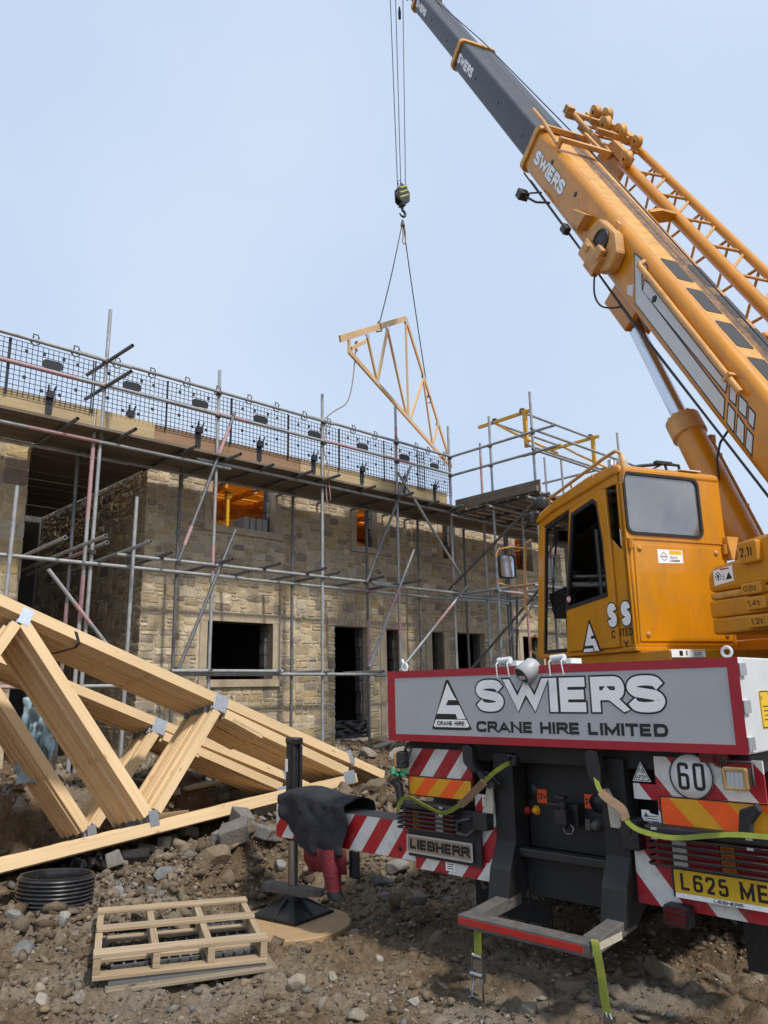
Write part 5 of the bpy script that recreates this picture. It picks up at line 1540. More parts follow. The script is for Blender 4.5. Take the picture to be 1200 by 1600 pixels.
    mb = MB(); mb.prism([(.50, .93), (.62, .90), (1.22, .90), (1.22, .53), (.50, .53)], (0, .118, 0), XA, ZA, YA, .012); P('stripe_board', mb, Z_R)
    reflector(.685, 1.24, .935, 1.085, -1, .085, .15)
    mb = MB(); mb.lathe([(0, -.004), (.115, -.004), (.115, .0)], (.865, .092, 1.19), (0, 1, 0), 40); dk = P('speed_disc', mb, 'white')
    mb = MB(); n = 40
    mb.ring([(.865 + .115 * cos(2 * pi * k / n), 1.19 + .115 * sin(2 * pi * k / n)) for k in range(n)], [(.865 + .108 * cos(2 * pi * k / n), 1.19 + .108 * sin(2 * pi * k / n)) for k in range(n)], (0, .0865, 0), XA, ZA, YA, .0012)
    draw_text(mb, '60', label_T(.795, .0868, 1.122, XA, ZA), .135, t=.125, sp=.16, fit=.142); P('disc_print', mb, 'ink', dk)
    mb = MB(); mb.lathe([(0, -.03), (.03, -.03), (.045, .0)], (1.02, .09, 1.285), (0, 1, 0), 14); mb.box((1.0, .09, 1.29), (.14, .06, .05)); P('red_marker_lamp', mb, 'lens_red', None, .006)
    mb = MB(); mb.prism([(.525, 1.145), (.63, 1.145), (.5775, 1.245)], (0, .118, 0), XA, ZA, YA, .004); tg = P('weight_sticker', mb, 'white')
    mb = MB(); mb.ring([(.531, 1.149), (.624, 1.149), (.5775, 1.238)], [(.538, 1.153), (.617, 1.153), (.5775, 1.230)], (0, .1172, 0), XA, ZA, YA, .0006)
    draw_text(mb, '76', label_T(.558, .1168, 1.186, XA, ZA), .024, t=.16, fit=.036); draw_text(mb, 'AP3V', label_T(.546, .1168, 1.157, XA, ZA), .022, t=.16, fit=.062); P('sticker_print', mb, 'ink', tg)
    mb = MB(); mb.prism([(.56, .945), (.665, .93), (.665, .975), (.61, .985), (.60, 1.0), (.56, 1.0)], (0, .118, 0), XA, ZA, YA, .003); sk = P('data_sticker', mb, 'white')
    mb = MB()
    for q in range(3): mb.box((.615, .1172, .945 + q * .013), (.07, .0006, .004))
    mb.prism([(.57, .965), (.60, .965), (.585, .99)], (0, .1175, 0), XA, ZA, YA, .0004); P('sticker_print', mb, 'grime', sk)
    # number plate
    mb = MB(); mb.b2((.715, .075, .60), (1.30, .10, .745)); nb = P('number_plate', mb, 'black', None, .004)
    mb = MB(); mb.prism(rrect(1.005, .68, .545, .108, .006), (0, .066, 0), XA, ZA, YA, .006); P('plate_field', mb, 'plate_yellow', nb)
    mb = MB(); mb.b2((.733, .065, .602), (1.278, .071, .625)); P('plate_margin', mb, 'white', nb)
    mb = MB(); draw_text(mb, 'L625 MEF', label_T(.765, .0645, .641, XA, ZA), .079, t=.175, sp=.2, fit=.49); draw_text(mb, 'LIEBHERR', label_T(.925, .0642, .6055, XA, ZA), .015, t=.24, sp=.14, fit=.14); P('plate_lettering', mb, 'ink', nb)
    mb = MB(); mb.prism(rrect(.735, .515, .135, .105, .02), (0, .04, 0), XA, ZA, YA, .07); fg = P('fog_lamp', mb, 'black', None, .005)
    mb = MB(); mb.prism(rrect(.735, .515, .11, .08, .015), (0, .028, 0), XA, ZA, YA, .015); P('lens', mb, 'lens_red', fg)
    mb = MB()
    for q in range(3): mb.box((.735, .022, .49 + q * .026), (.12, .006, .006))
    P('lens_guard', mb, 'black', fg)
    # work lights
    T = Matrix.Translation((1.135, .0, 1.205))
    mb = MB(T); mb.ring(rrect(0, 0, .115, .105, .012), rrect(0, -.002, .085, .075, .006), (0, -.05, 0), XA, ZA, YA, .03)
    wl = P('work_light', mb, mat('brass_bezel', (.50, .33, .13), .4, metal=.6, var=.15, vscale=30), None, .003)
    mb = MB(T); mb.prism(rrect(0, -.002, .086, .076, .006), (0, -.04, 0), XA, ZA, YA, .01)
    P('lens', mb, 'lightgrey', wl)
    mb = MB(T)
    for a in range(4):
        for b in range(3): mb.box((-.03 + a * .02, -.042, -.024 + b * .022), (.016, .003, .018))
    P('led_cell', mb, 'alu', wl)
    mb = MB(T); mb.path([(-.07, 0, -.03), (-.072, 0, .075), (.072, 0, .075), (.07, 0, -.03)], .008, 6); mb.b2((-.05, -.02, -.045), (.05, .03, .045)); P('bracket', mb, 'black', wl)
    T = Matrix.Translation((-1.12, .02, 1.19)) @ Matrix.Rotation(radians(-62), 4, 'Z')
    mb = MB(T); mb.b2((-.045, -.015, -.055), (.045, .055, .055)); wl = P('work_light', mb, 'black', None, .01)
    mb = MB(T); mb.prism(rrect(0, 0, .085, .10, .008), (0, -.03, 0), XA, ZA, YA, .016); P('lens', mb, mat('amber_bezel', (.40, .24, .09), .4, metal=.3), wl, .003)
    mb = MB(T)
    for b in range(6): mb.box((0, -.034, -.036 + b * .0145), (.075, .008, .004))
    P('lens_fin', mb, 'grime', wl)
    mb = MB(T); mb.tube((0, .03, .04), (0, .06, .11), .01, 6); mb.path([(.04, .03, -.02), (.07, .08, .02), (.05, .10, .09)], .007, 5); P('bracket', mb, 'black', wl)
    # mud flaps
    for x0, x1 in ((-1.06, -.44), (.80, 1.16)):
        mb = MB(); mb.b2((x0, .72, .12), (x1, .735, .52)); mf = P('mud_flap', mb, 'rubber')
        if x0 < 0:
            mb = MB(); draw_text(mb, 'LIEBHERR', label_T(x0 + .05, .718, .27, XA, ZA), .085, t=.26, sp=.1, fit=.52); P('flap_lettering', mb, 'grime', mf)
    # --- outrigger
    mb = MB(); mb.b2((-2.58, .115, .53), (-.62, .315, .785)); bm_ = P('outrigger_beam', mb, 'grime', None, .006)
    mb = MB(); mb.prism([(-2.578, .535), (-.65, .535), (-.65, .777), (-2.578, .777)], (0, .111, 0), XA, ZA, YA, .003); P('stripe_face', mb, Z_B, bm_)
    mb = MB(); mb.prism([(.12, .535), (.31, .535), (.31, .78), (.12, .78)], (-2.5835, 0, 0), YA, ZA, XA, .003); P('end_plate', mb, 'red_worn', bm_)
    mb = MB(); mb.lathe([(.018, 0), (.017, -.003), (0, -.002)], (-1.22, .1105, .60), (0, 1, 0), 14); P('pin_hole', mb, 'ink', bm_)
    jx = -2.49; JT = Matrix.Translation((0, .215, -.075)); JB = Matrix.Translation((0, .215, -.10))
    mb = MB(JT); mb.tube((jx, .0, .58), (jx, 0, 1.36), .063, 20); mb.lathe([(.066, 1.32), (.070, 1.325), (.070, 1.36), (.03, 1.365)], (jx, 0, 0), (0, 0, 1), 20)
    mb.tube((jx + .06, -.045, .82), (jx + .06, -.045, 1.30), .017, 8); mb.tube((jx + .075, .01, .82), (jx + .075, .01, 1.30), .014, 8); mb.box((jx + .06, -.02, 1.335), (.06, .08, .04))
    jk = P('outrigger_jack', mb, 'black')
    mb = MB(JT); mb.b2((jx - .066, -.035, 1.08), (jx - .0635, .02, 1.19)); mb.b2((jx - .03, -.0665, 1.10), (jx - .0, -.064, 1.20)); P('jack_sticker', mb, 'white', jk)
    mb = MB(JB); mb.tube((jx, 0, .20), (jx, 0, .64), .040, 20); P('jack_rod', mb, 'steel', jk)
    # foot
    R = JB @ Matrix.Translation((jx, 0, 0)) @ Matrix.Rotation(radians(8), 4, 'Z')
    mb = MB(R); mb.b2((-.23, -.23, .052), (.23, .23, .072))
    mb.prism([(-.23, .072), (.23, .072), (.07, .20), (-.07, .20)], (0, -.012, 0), XA, ZA, YA, .024); mb.prism([(-.23, .072), (.23, .072), (.07, .20), (-.07, .20)], (-.012, 0, 0), YA, ZA, XA, .024)
    for a in (45, 135):
        Rr = R @ Matrix.Rotation(radians(a), 4, 'Z'); mm_ = MB(Rr)
        mb.T = Rr; mb.prism([(-.30, .074), (.30, .074), (.06, .195), (-.06, .195)], (0, -.011, 0), XA, ZA, YA, .022)
    mb.T = R; mb.lathe([(.075, .07), (.075, .21), (.0, .212)], (0, 0, 0), (0, 0, 1), 16)
    # sloping webs of the pyramid
    for a in range(4):
        mb.T = R @ Matrix.Rotation(radians(90 * a), 4, 'Z')
        mb.add([(-.22, -.22, .073), (.22, -.22, .073), (.065, -.065, .165), (-.065, -.065, .165)], [(0, 1, 2, 3)])
    P('jack_foot', mb, 'black_dull', jk, .003)
    mb = MB(JB @ Matrix.Translation((jx, 0, .235)) @ Matrix.Rotation(radians(10), 4, 'Z')); mb.prism([(-.30, -.04), (-.24, -.06), (.22, -.06), (.30, -.02), (.28, .05), (-.26, .06)], (0, 0, -.02), XA, YA, ZA, .05); mb.b2((-.2, -.064, -.03), (.2, -.058, .035))
    P('lock_plate', mb, 'grime', jk, .008)

    # ============ upper works (frame SU)
    S = lambda: MB(SU)
    mb = S(); mb.tube((0, 0, 1.48), (0, 0, 1.72), .62, 40); P('slew_ring', mb, 'grime')
    mb = S(); mb.b2((-1.66, -.52, 1.78), (-.45, 1.32, 1.945)); mb.b2((-.45, -2.0, 1.72), (.95, 1.4, 2.05)); P('upper_frame', mb, 'yellow', None, .015)
    for x in (.16, .72):
        mb = S(); mb.prism([(-1.5, 2.05), (1.3, 2.05), (1.2, 2.35), (.2, 2.6), (-.4, 3.05), (-.85, 3.15), (-1.2, 2.9)], (x - .03 - .0, 0, 0), YA, ZA, XA, .06); P('boom_pivot_cheek', mb, 'yellow', None, .01)
    # counterweight: slabs stepped at the side the viewer sees
    cx0, cx1 = -1.2, 1.35
    mb = S(); mb.prism([(-.55, 2.42), (-.55, 2.57), (-.64, 2.645), (-.90, 2.66), (-.93, 2.80), (-1.5, 2.84), (-2.1, 2.84), (-2.1, 2.42)], (cx0, 0, 0), YA, ZA, XA, cx1 - cx0); cw = P('counterweight', mb, 'yellow', None, .035)
    for z0, z1, y0, m_, ind in ((2.355, 2.415, -.56, 'yellow_worn', .0), (2.20, 2.35, -.55, 'yellow', -.01), (2.06, 2.195, -.57, 'yellow', -.02)):
        mb = S(); mb.b2((cx0 + ind, -2.1, z0), (cx1, y0, z1)); P('slab', mb, m_, cw, .02)
    for s, yc, zc, hh in (('2,1t', -1.06, 2.69, .085), ('0,6t', -1.05, 2.395, .045), ('1,4t', -1.07, 2.275, .05), ('1,2t', -1.08, 2.13, .048)):
        mb = S(); mb.prism(rrect(-yc, zc, .20, hh * 2.1, .02), (cx0 - .055, 0, 0), (0, -1, 0), ZA, (1, 0, 0), .07); tg = P('weight_tag', mb, 'yellow', cw, .012)
        mb = S(); draw_text(mb, s, label_T(cx0 - .0565, yc + .07, zc - hh * .42, (0, -1, 0), ZA), hh * .9, t=.15, sp=.12, fit=.125); P('tag_print', mb, 'ink', tg)
    mb = S(); mb.prism([(.63, 2.47), (.84, 2.49), (.84, 2.62), (.63, 2.60)], (cx0 - .002, 0, 0), (0, -1, 0), ZA, XA, .003); sk = P('warning_sticker', mb, 'white', cw)
    mb = S()
    for q in range(8): mb.box((cx0 - .0025, -.68 + .028 * cos(q * pi / 4), 2.545 + .03 * sin(q * pi / 4)), (.001, .012, .012))
    mb.box((cx0 - .0025, -.68, 2.545), (.001, .022, .03)); mb.add([(cx0 - .003, -.76, 2.505), (cx0 - .003, -.83, 2.51), (cx0 - .003, -.795, 2.57)], [(0, 1, 2)])
    for q in range(4): mb.box((cx0 - .0025, -.735, 2.51 + q * .014), (.001, .03, .004))
    P('sticker_print', mb, 'ink', sk)
    mb = S(); mb.box((cx0 - .003, -.755, 2.60), (.001, .09, .012)); P('sticker_band', mb, 'red_worn', sk)
    # --- cab
    xl, xr, yr = -1.70, -.53, -.15
    mb = S()
    mb.b2((xl, yr, 1.945), (xr, 1.40, 1.99))
    mb.prism([(1.31, 1.97), (1.42, 1.97), (1.23, 3.38), (1.13, 3.31)], (xl, 0, 0), YA, ZA, XA, .06)
    mb.prism([(1.25, 3.30), (1.22, 3.40), (.9, 3.47), (-.05, 3.60), (-.15, 3.60), (-.15, 3.475), (.1, 3.475), (.62, 3.415), (.9, 3.37)], (xl, 0, 0), YA, ZA, XA, .06)
    mb.prism([(.045, 1.99), (-.15, 1.99), (-.15, 3.475), (-.075, 3.475), (-.075, 2.86), (.045, 2.99)][::-1], (xl, 0, 0), YA, ZA, XA, .05)
    mb.prism([(1.40, 1.97), (-.15, 1.97), (-.15, 3.60), (.9, 3.47), (1.22, 3.40)], (xr - .05, 0, 0), YA, ZA, XA, .05)
    cab = P('cab', mb, 'yellow', None, .012)
    mb = S(); mb.prism([(-.17, 3.565), (-.17, 3.625), (-.10, 3.66), (.3, 3.645), (.8, 3.565), (1.16, 3.475), (1.26, 3.385), (1.22, 3.375), (.9, 3.445), (-.05, 3.565)], (xl - .03, 0, 0), YA, ZA, XA, xr - xl + .03); P('roof', mb, 'yellow', cab, .02)
    W_ = xr - xl; wcx = (xl + xr) / 2
    mb = S(); mb.ring(rrect(wcx, 3.275, W_, .65, .01), rrect(-1.245, 3.285, .87, .565, .07), (0, yr - .01, 0), XA, ZA, YA, .05); P('rear_wall', mb, 'yellow', cab)
    mb = S(); mb.ring(rrect(-1.245, 3.285, .895, .59, .075), rrect(-1.245, 3.285, .845, .54, .06), (0, yr - .024, 0), XA, ZA, YA, .03); P('window_seal', mb, 'rubber', cab)
    mb = S(); mb.prism(rrect(-1.245, 3.285, .87, .565, .07), (0, yr - .006, 0), XA, ZA, YA, .006); P('rear_window', mb, 'glass_rear', cab)
    # rear engine hatch
    mb = S(); mb.prism([(xl, 1.99), (xr, 1.99), (xr, 2.95), (xl, 2.95)], (0, yr, 0), XA, ZA, YA, .05); P('rear_panel', mb, 'yellow', cab)
    mb = S(); mb.prism([(xl + .055, 2.03), (xr - .045, 2.03), (xr - .075, 2.905), (xl + .075, 2.905)], (0, yr - .014, 0), XA, ZA, YA, .016); ht = P('hatch', mb, 'yellow', cab, .006)
    for x, z in ((xl + .13, 2.86), (xr - .14, 2.86), (xl + .14, 2.09), (xr - .12, 2.09)):
        mb = S(); mb.lathe([(0, -.02), (.016, -.018), (.026, -.006), (.026, 0)], (x, yr - .013, z), (0, 1, 0), 12); P('latch', mb, 'yellow_pale', ht)
    for x in (xl + .035, xr - .03):
        mb = S(); mb.box((x, yr - .02, 2.90), (.035, .03, .10)); mb.tube((x, yr - .035, 2.86), (x, yr - .035, 2.95), .011, 8); P('hatch_hinge', mb, 'yellow', cab, .004)
    mb = S(); mb.prism([(-1.37, 2.735), (-1.08, 2.745), (-1.08, 2.865), (-1.37, 2.865)], (0, yr - .0165, 0), XA, ZA, YA, .002); sk = P('data_logger_sticker', mb, 'white', cab)
    mb = S(); mb.ring([(-1.345, 2.80), (-1.30, 2.755), (-1.255, 2.80), (-1.30, 2.845)], [(-1.338, 2.80), (-1.30, 2.762), (-1.262, 2.80), (-1.30, 2.838)], (0, yr - .0172, 0), XA, ZA, YA, .0005); mb.box((-1.30, yr - .0172, 2.80), (.05, .0005, .008))
    draw_text(mb, 'DATA', label_T(-1.225, yr - .0176, 2.785, XA, ZA), .02, t=.2, fit=.08); draw_text(mb, 'LOGGER', label_T(-1.235, yr - .0176, 2.755, XA, ZA), .02, t=.2, fit=.115); P('sticker_print', mb, 'ink', sk)
    mb = S(); mb.b2((-1.235, yr - .0172, 2.822), (-1.095, yr - .0166, 2.86)); P('sticker_band', mb, 'sign_yellow', sk)
    mb = MB(SU @ Matrix.Translation((0, -.38, 0))); mb.prism([(-1.66, 1.875), (-1.30, 1.875), (-1.30, 1.94), (-1.66, 1.94)], (0, yr - .0075, 0), XA, ZA, YA, .003); fs_ = P('fuel_sticker', mb, 'white', cab)
    mb = MB(SU @ Matrix.Translation((0, -.38, 0))); mb.box((-1.56, yr - .009, 1.908), (.035, .0006, .04)); mb.box((-1.50, yr - .009, 1.91), (.012, .0006, .04))
    for q in range(4): mb.box((-1.38, yr - .009, 1.885 + q * .010), (.10 - .02 * (q % 2), .0006, .004))
    P('sticker_print', mb, 'ink', fs_)
    mb = MB(SU @ Matrix.Translation((0, -.38, 0))); mb.b2((-1.45, yr - .009, 1.925), (-1.31, yr - .0083, 1.937)); P('sticker_band', mb, 'sign_yellow', fs_)
    # left side: glazed front, door, quarter light
    mb = S(); mb.add([(xl + .03, 1.315, 1.99), (xl + .03, .865, 1.99), (xl + .03, .70, 3.40), (xl + .03, 1.135, 3.32)], [(0, 1, 2, 3)]); P('side_glass', mb, 'glass_clear', cab)
    mb = S(); mb.ring([(1.33, 1.985), (.85, 1.985), (.685, 3.41), (1.145, 3.325)], [(1.285, 2.03), (.885, 2.03), (.72, 3.365), (1.115, 3.285)], (xl + .018, 0, 0), YA, ZA, XA, .026); P('glass_frame', mb, 'rubber', cab)
    do = [(.845, 1.99), (.635, 3.40), (.13, 3.465), (.065, 3.465), (.05, 2.99), (.05, 1.99)]
    di = [(.80, 2.41), (.60, 3.335), (.25, 3.40), (.20, 3.36), (.155, 2.99), (.145, 2.47)]
    mb = S(); mb.ring(do, di, (xl - .022, 0, 0), YA, ZA, XA, .045); dr = P('door', mb, 'yellow', cab, .006)
    mb = S(); 
    sc_ = lambda p, c, k: [((x - c[0]) * k + c[0], (z - c[1]) * k + c[1]) for x, z in p]
    cc = (.36, 2.92)
    mb.ring(sc_(di, cc, 1.03), sc_(di, cc, .95), (xl - .026, 0, 0), YA, ZA, XA, .03); P('door_seal', mb, 'rubber', dr)
    mb = S(); mb.prism(di, (xl - .004, 0, 0), YA, ZA, XA, .006); P('door_window', mb, 'glass', dr)
    mb = S(); mb.prism([(.045, 2.995), (-.07, 2.87), (-.07, 3.47), (.045, 3.47)], (xl - .004, 0, 0), YA, ZA, XA, .01); P('quarter_glass', mb, 'glass', cab)
    mb = S(); mb.lathe([(0, -.002), (.035, -.002), (.035, 0)], (xl - .027, .745, 2.50), (1, 0, 0), 20); sk = P('no_entry_sticker', mb, 'white', dr)
    mb = S(); n = 20
    mb.ring([(.745 + .035 * cos(2 * pi * k / n), 2.50 + .035 * sin(2 * pi * k / n)) for k in range(n)], [(.745 + .027 * cos(2 * pi * k / n), 2.50 + .027 * sin(2 * pi * k / n)) for k in range(n)], (xl - .0305, 0, 0), YA, ZA, XA, .001); mb.box((xl - .0305, .745, 2.50), (.001, .008, .06), Matrix.Rotation(radians(45), 3, 'X')); P('sticker_ring', mb, 'red_worn', sk)
    # door logo and the lettering the open door edge interrupts; text runs towards -y
    Tm = lambda y, z, d=.0: label_T(xl - .0235 - d, y, z, (0, -1, 0), ZA)
    tri = lambda k: [(-.45 - .19 * k, 1.92), (-.45 + .19 * k, 1.92), (-.45, 1.92 + .36 * k)]
    mb = S(); mb.prism([(-.60, 1.97), (-.30, 1.97), (-.442, 2.27), (-.458, 2.27)], (xl - .0235, 0, 0), (0, -1, 0), ZA, XA, .001); lg = P('logo_ground', mb, 'ink', dr)
    mb = S()
    mb.prism([(-.450, 2.235), (-.397, 2.12), (-.435, 2.12), (-.445, 2.09), (-.383, 2.09), (-.33, 1.975), (-.40, 1.975), (-.415, 2.03), (-.545, 2.03), (-.455, 2.232)], (xl - .0247, 0, 0), (0, -1, 0), ZA, XA, .001)
    mb.prism([(-.558, 2.003), (-.425, 2.003), (-.418, 1.973), (-.572, 1.973)], (xl - .0247, 0, 0), (0, -1, 0), ZA, XA, .001); P('logo_mark', mb, 'white', lg)
    for s, y, z, h_, g_, par, x_ in (('S', .165, 2.175, .215, .05, dr, xl - .0235), ('S', -.0, 2.175, .215, .05, cab, xl - .002)):
        mb = S(); draw_text(mb, s, label_T(x_ - .0005, y, z, (0, -1, 0), ZA), h_, t=.29, grow=.055, fit=.125); P('lettering_outline', mb, 'ink', par)
        mb = S(); draw_text(mb, s, label_T(x_ - .002, y, z, (0, -1, 0), ZA), h_, t=.29, fit=.125); P('lettering', mb, 'white', par)
    mb = S(); draw_text(mb, 'C', label_T(xl - .0237, .135, 2.075, (0, -1, 0), ZA), .07, t=.2, fit=.05); P('small_lettering', mb, 'ink', dr)
    mb = S(); draw_text(mb, 'ITED', label_T(xl - .002, .04, 2.085, (0, -1, 0), ZA), .07, t=.2, fit=.17); draw_text(mb, 'Y', label_T(xl - .002, .0, 1.985, (0, -1, 0), ZA), .06, t=.22, fit=.06); P('small_lettering', mb, 'ink', cab)
    # front screen, wiper
    mb = S(); mb.add([(xl + .05, 1.38, 2.0), (xr - .05, 1.38, 2.0), (xr - .05, 1.20, 3.36), (xl + .05, 1.20, 3.36)], [(0, 1, 2, 3)]); P('windscreen', mb, 'glass_clear', cab)
    mb = S(); mb.path([(-1.45, 1.28, 3.20), (-1.48, 1.33, 2.9), (-1.50, 1.36, 2.45)], .012, 6); mb.path([(-1.1, 1.25, 3.28), (-1.45, 1.28, 3.2), (-1.62, 1.3, 3.0)], .011, 6); mb.b2((-1.5, 1.16, 3.18), (-1.25, 1.25, 3.30)); P('wiper', mb, 'black', cab)
    # rails and mirror
    mb = S(); mb.path([(xl - .02, .92, 3.53), (xl - .045, .95, 3.575), (xl - .045, .80, 3.60), (xl - .045, .0, 3.745), (xl - .045, -.17, 3.765), (xl - .045, -.24, 3.72), (xl - .04, -.25, 3.55), (xl - .03, -.19, 3.46)], .017, 8)
    for y in (.55, .2): mb.tube((xl - .045, y, 3.64), (xl - .02, y, 3.56), .011, 6)
    P('roof_rail', mb, 'yellow_pale', cab)
    mb = S(); mb.path([(xl - .02, 1.36, 3.22), (xl - .06, 1.42, 3.18), (xl - .06, 1.46, 2.9), (xl - .06, 1.50, 2.5), (xl - .02, 1.46, 2.38)], .016, 8); mb.path([(xl - .0, 1.40, 2.2), (xl - .05, 1.44, 2.17), (xl - .05, 1.46, 2.05), (xl - .0, 1.44, 2.0)], .014, 8); P('grab_rail', mb, 'yellow_pale', cab)
    mb = S(); mb.path([(xl, 1.38, 3.12), (xl - .18, 1.52, 3.16), (xl - .30, 1.58, 3.14), (xl - .33, 1.60, 3.06)], .012, 8); P('mirror_arm', mb, 'yellow_pale', cab)
    mb = S(); mb.path([(xl, 1.40, 2.74), (xl - .18, 1.52, 2.72), (xl - .32, 1.58, 2.76), (xl - .33, 1.60, 2.82)], .011, 8); ma = P('mirror_arm', mb, 'yellow_pale', cab)
    Tq = SU @ Matrix.Translation((xl - .22, 1.56, 2.95)) @ Matrix.Rotation(radians(9), 4, 'Z')
    mb = MB(Tq); mb.ring(rrect(0, 0, .22, .26, .04), rrect(0, 0, .195, .235, .035), (0, -.02, 0), XA, ZA, YA, .05); P('mirror_shell', mb, 'rubber', ma, .006)
    mb = MB(Tq); mb.prism(rrect(0, 0, .20, .24, .035), (0, -.008, 0), XA, ZA, YA, .02); P('mirror_glass', mb, 'chrome', ma)
    # work lamps under a black cover at the roof's front corner
    mb = S(); mb.lathe([(0, .12), (.05, .12), (.075, .10), (.08, .0), (.07, -.02), (0, -.02)], (xl + .06, 1.22, 3.545), (0, 0, 1), 16); mb.box((xl + .0, 1.30, 3.44), (.16, .10, .12)); mb.box((xl + .1, 1.26, 3.50), (.06, .06, .10)); P('roof_lamp', mb, 'beacon', cab, .012)
    mb = S(); mb.tube((-1.30, .45, 3.60), (-1.30, .45, 3.86), .022, 8); mb.lathe([(.035, 3.82), (.035, 3.90), (.0, 3.91)], (-1.30, .45, 0), (0, 0, 1), 10); P('antenna_mount', mb, 'steel', cab)
    mb = S(); mb.path([(-1.42, .2, 3.72), (-1.1, .25, 3.80), (-.82, .22, 3.84), (-.66, .2, 3.83), (-.64, .2, 3.70)], .017, 6); mb.path([(-.82, .22, 3.84), (-.80, .2, 3.70)], .015, 6); mb.path([(-1.4, .2, 3.70), (-1.0, .24, 3.76), (-.85, .22, 3.83)], .009, 5); mb.box((-.85, .21, 3.84), (.2, .05, .03)); P('roof_wiper', mb, 'black', cab)
    mb = S(); mb.lathe([(.05, 3.64), (.055, 3.70), (.03, 3.78), (.0, 3.79)], (xl + .12, -.05, 0), (0, 0, 1), 12); P('roof_lamp_cover', mb, 'dirty_white', cab)
    mb = S(); mb.box((-.85, -.12, 3.665), (.25, .06, .012)); P('roof_strip', mb, 'lightgrey', cab)
    # inside
    mb = S(); mb.b2((-1.5, .75, 1.99), (-.8, 1.15, 2.45)); mb.prism([(.9, 2.4), (1.2, 2.35), (1.28, 2.62), (1.0, 2.66)], (-1.6, 0, 0), YA, ZA, XA, .9); mb.tube((-1.15, .8, 2.4), (-1.15, .72, 2.66), .02, 8); P('console', mb, 'console', cab, .02)
    mb = S(); mb.b2((-1.42, .12, 2.02), (-.85, .68, 2.42)); mb.box((-1.13, .12, 2.72), (.50, .12, .62)); mb.box((-1.13, .10, 3.09), (.28, .10, .16)); P('seat', mb, 'console', cab, .04)
    mb = S(); mb.box((-.93, -.05, 3.02), (.09, .06, .13)); mb.box((-1.03, -.05, 3.02), (.09, .06, .10)); mb.path([(-.9, -.06, 3.05), (-.86, -.06, 3.2), (-.85, -.07, 3.4), (-.84, -.08, 3.58)], .014, 6); P('cab_box', mb, 'console', cab, .015)
    # gusset right of the cab
    mb = S(); mb.prism([(xr - .03, 3.02), (xr + .12, 3.02), (xr + .04, 2.80), (xr + .01, 2.80)], (0, yr - .06, 0), XA, ZA, YA, .08); P('gusset', mb, 'yellow_worn', None, .004)
    # lift cylinder
    a, b, c = Vector((.40, .02, 2.10)), Vector((.40, 1.17, 4.79)), Vector((.40, 1.92, 6.57))
    u = (b - a).normalized()
    mb = S(); mb.tube(a, b - u * .02, .175, 28); cy = P('lift_cylinder', mb, 'yellow_worn' if False else 'yellow')
    mb = S(); mb.lathe([(.17, -.30), (.205, -.27), (.205, -.02), (.185, .0), (.10, .005)], b, u, 28, 'split')
    for k in range(12):
        an = 2 * pi * k / 12; o1 = u.orthogonal().normalized(); o2 = u.cross(o1)
        q = b + (o1 * cos(an) + o2 * sin(an)) * .165; mb.tube(q, q + u * .018, .018, 6)
    P('gland', mb, 'yellow_pale', cy)
    mb = S(); mb.tube(b, c, .098, 24); P('piston_rod', mb, 'chrome', cy)
    off = Vector((.19, -.10, 0))
    mb = S(); mb.tube(a + off, b + off - u * .3, .022, 8); mb.box(b + off - u * .34, (.07, .07, .10))
    for f in (.25, .55, .8): mb.box(a + (b - a) * f + off * .9, (.09, .05, .05))
    P('cylinder_pipe', mb, 'yellow_worn', cy)
    mb = S(); h0 = b - u * 1.0; mb.path([h0 + Vector((-.12, -.18, .0)), h0 + Vector((-.14, -.20, .22)), h0 + Vector((-.08, -.22, .42)), h0 + Vector((.10, -.22, .62))], .015, 6); P('hose', mb, 'black', cy)

    # ============ boom (frame BM: x across, y along, z towards its back)
    B = lambda: MB(BM)
    def tubebox(mb, x0, x1, n0, n1, d0, d1, r=.10, k=4):
        pl = rrect((x0 + x1) / 2, (n0 + n1) / 2, x1 - x0, n1 - n0, r, k)
        n = len(pl)
        lo = [(x, d0, z) for x, z in pl]; hi = [(x, d1, z) for x, z in pl]
        mb.add(lo + hi, [(i, n + i, n + (i + 1) % n, (i + 1) % n) for i in range(n)], True)
        mb.add(lo, [tuple(range(n))]); mb.add(hi, [tuple(range(n))[::-1]])
    x0, x1, n0, n1 = -.155, .74, -.29, .345
    mb = B(); tubebox(mb, x0, x1, n0, n1, -2.1, 6.80, .11, 5); bs = P('boom_base', mb, 'yellow')
    # brownish grease strip along the back and faded upper skin
    mb = B(); mb.prism([(.24, 6.6), (.50, 6.6), (.60, -1.0), (.30, -1.0)], (0, 0, n1 + .0015), XA, YA, ZA, .001); P('grease_strip', mb, mat('grease_track', (.15, .075, .032), .5, var=.5, vscale=6, dirt=.9, dirtcol=(.42, .22, .07), stretch=(2.2, .7, 1)), bs)
    mb = B(); mb.prism([(-.03, 6.7), (.62, 6.7), (.62, -1.6), (-.03, -1.6)], (0, 0, n1 + .0004), XA, YA, ZA, .0006); P('faded_back', mb, 'yellow_worn', bs)
    for q in range(7):
        d = 2.78 - q * .69
        for xa, xb in ((.00, .255), (.43, .635)):
            mb = B(); mb.prism(rrect((xa + xb) / 2, d - .24, xb - xa, .50, .03), (0, 0, n1 + .003), XA, YA, ZA, .003); P('wear_pad', mb, 'pad_black', bs)
    # end collar of the base section
    def collar(xa, xb, na, nb, d, th, m_, lip=.05):
        mb = B(); mb.ring([(x, z) for x, z in rrect((xa + xb) / 2, (na + nb) / 2, xb - xa + 2 * lip, nb - na + 2 * lip, .09)], [(x, z) for x, z in rrect((xa + xb) / 2, (na + nb) / 2, xb - xa - .06, nb - na - .06, .06)], (0, d, 0), XA, ZA, YA, th)
        return P('boom_collar', mb, m_, None, .006)
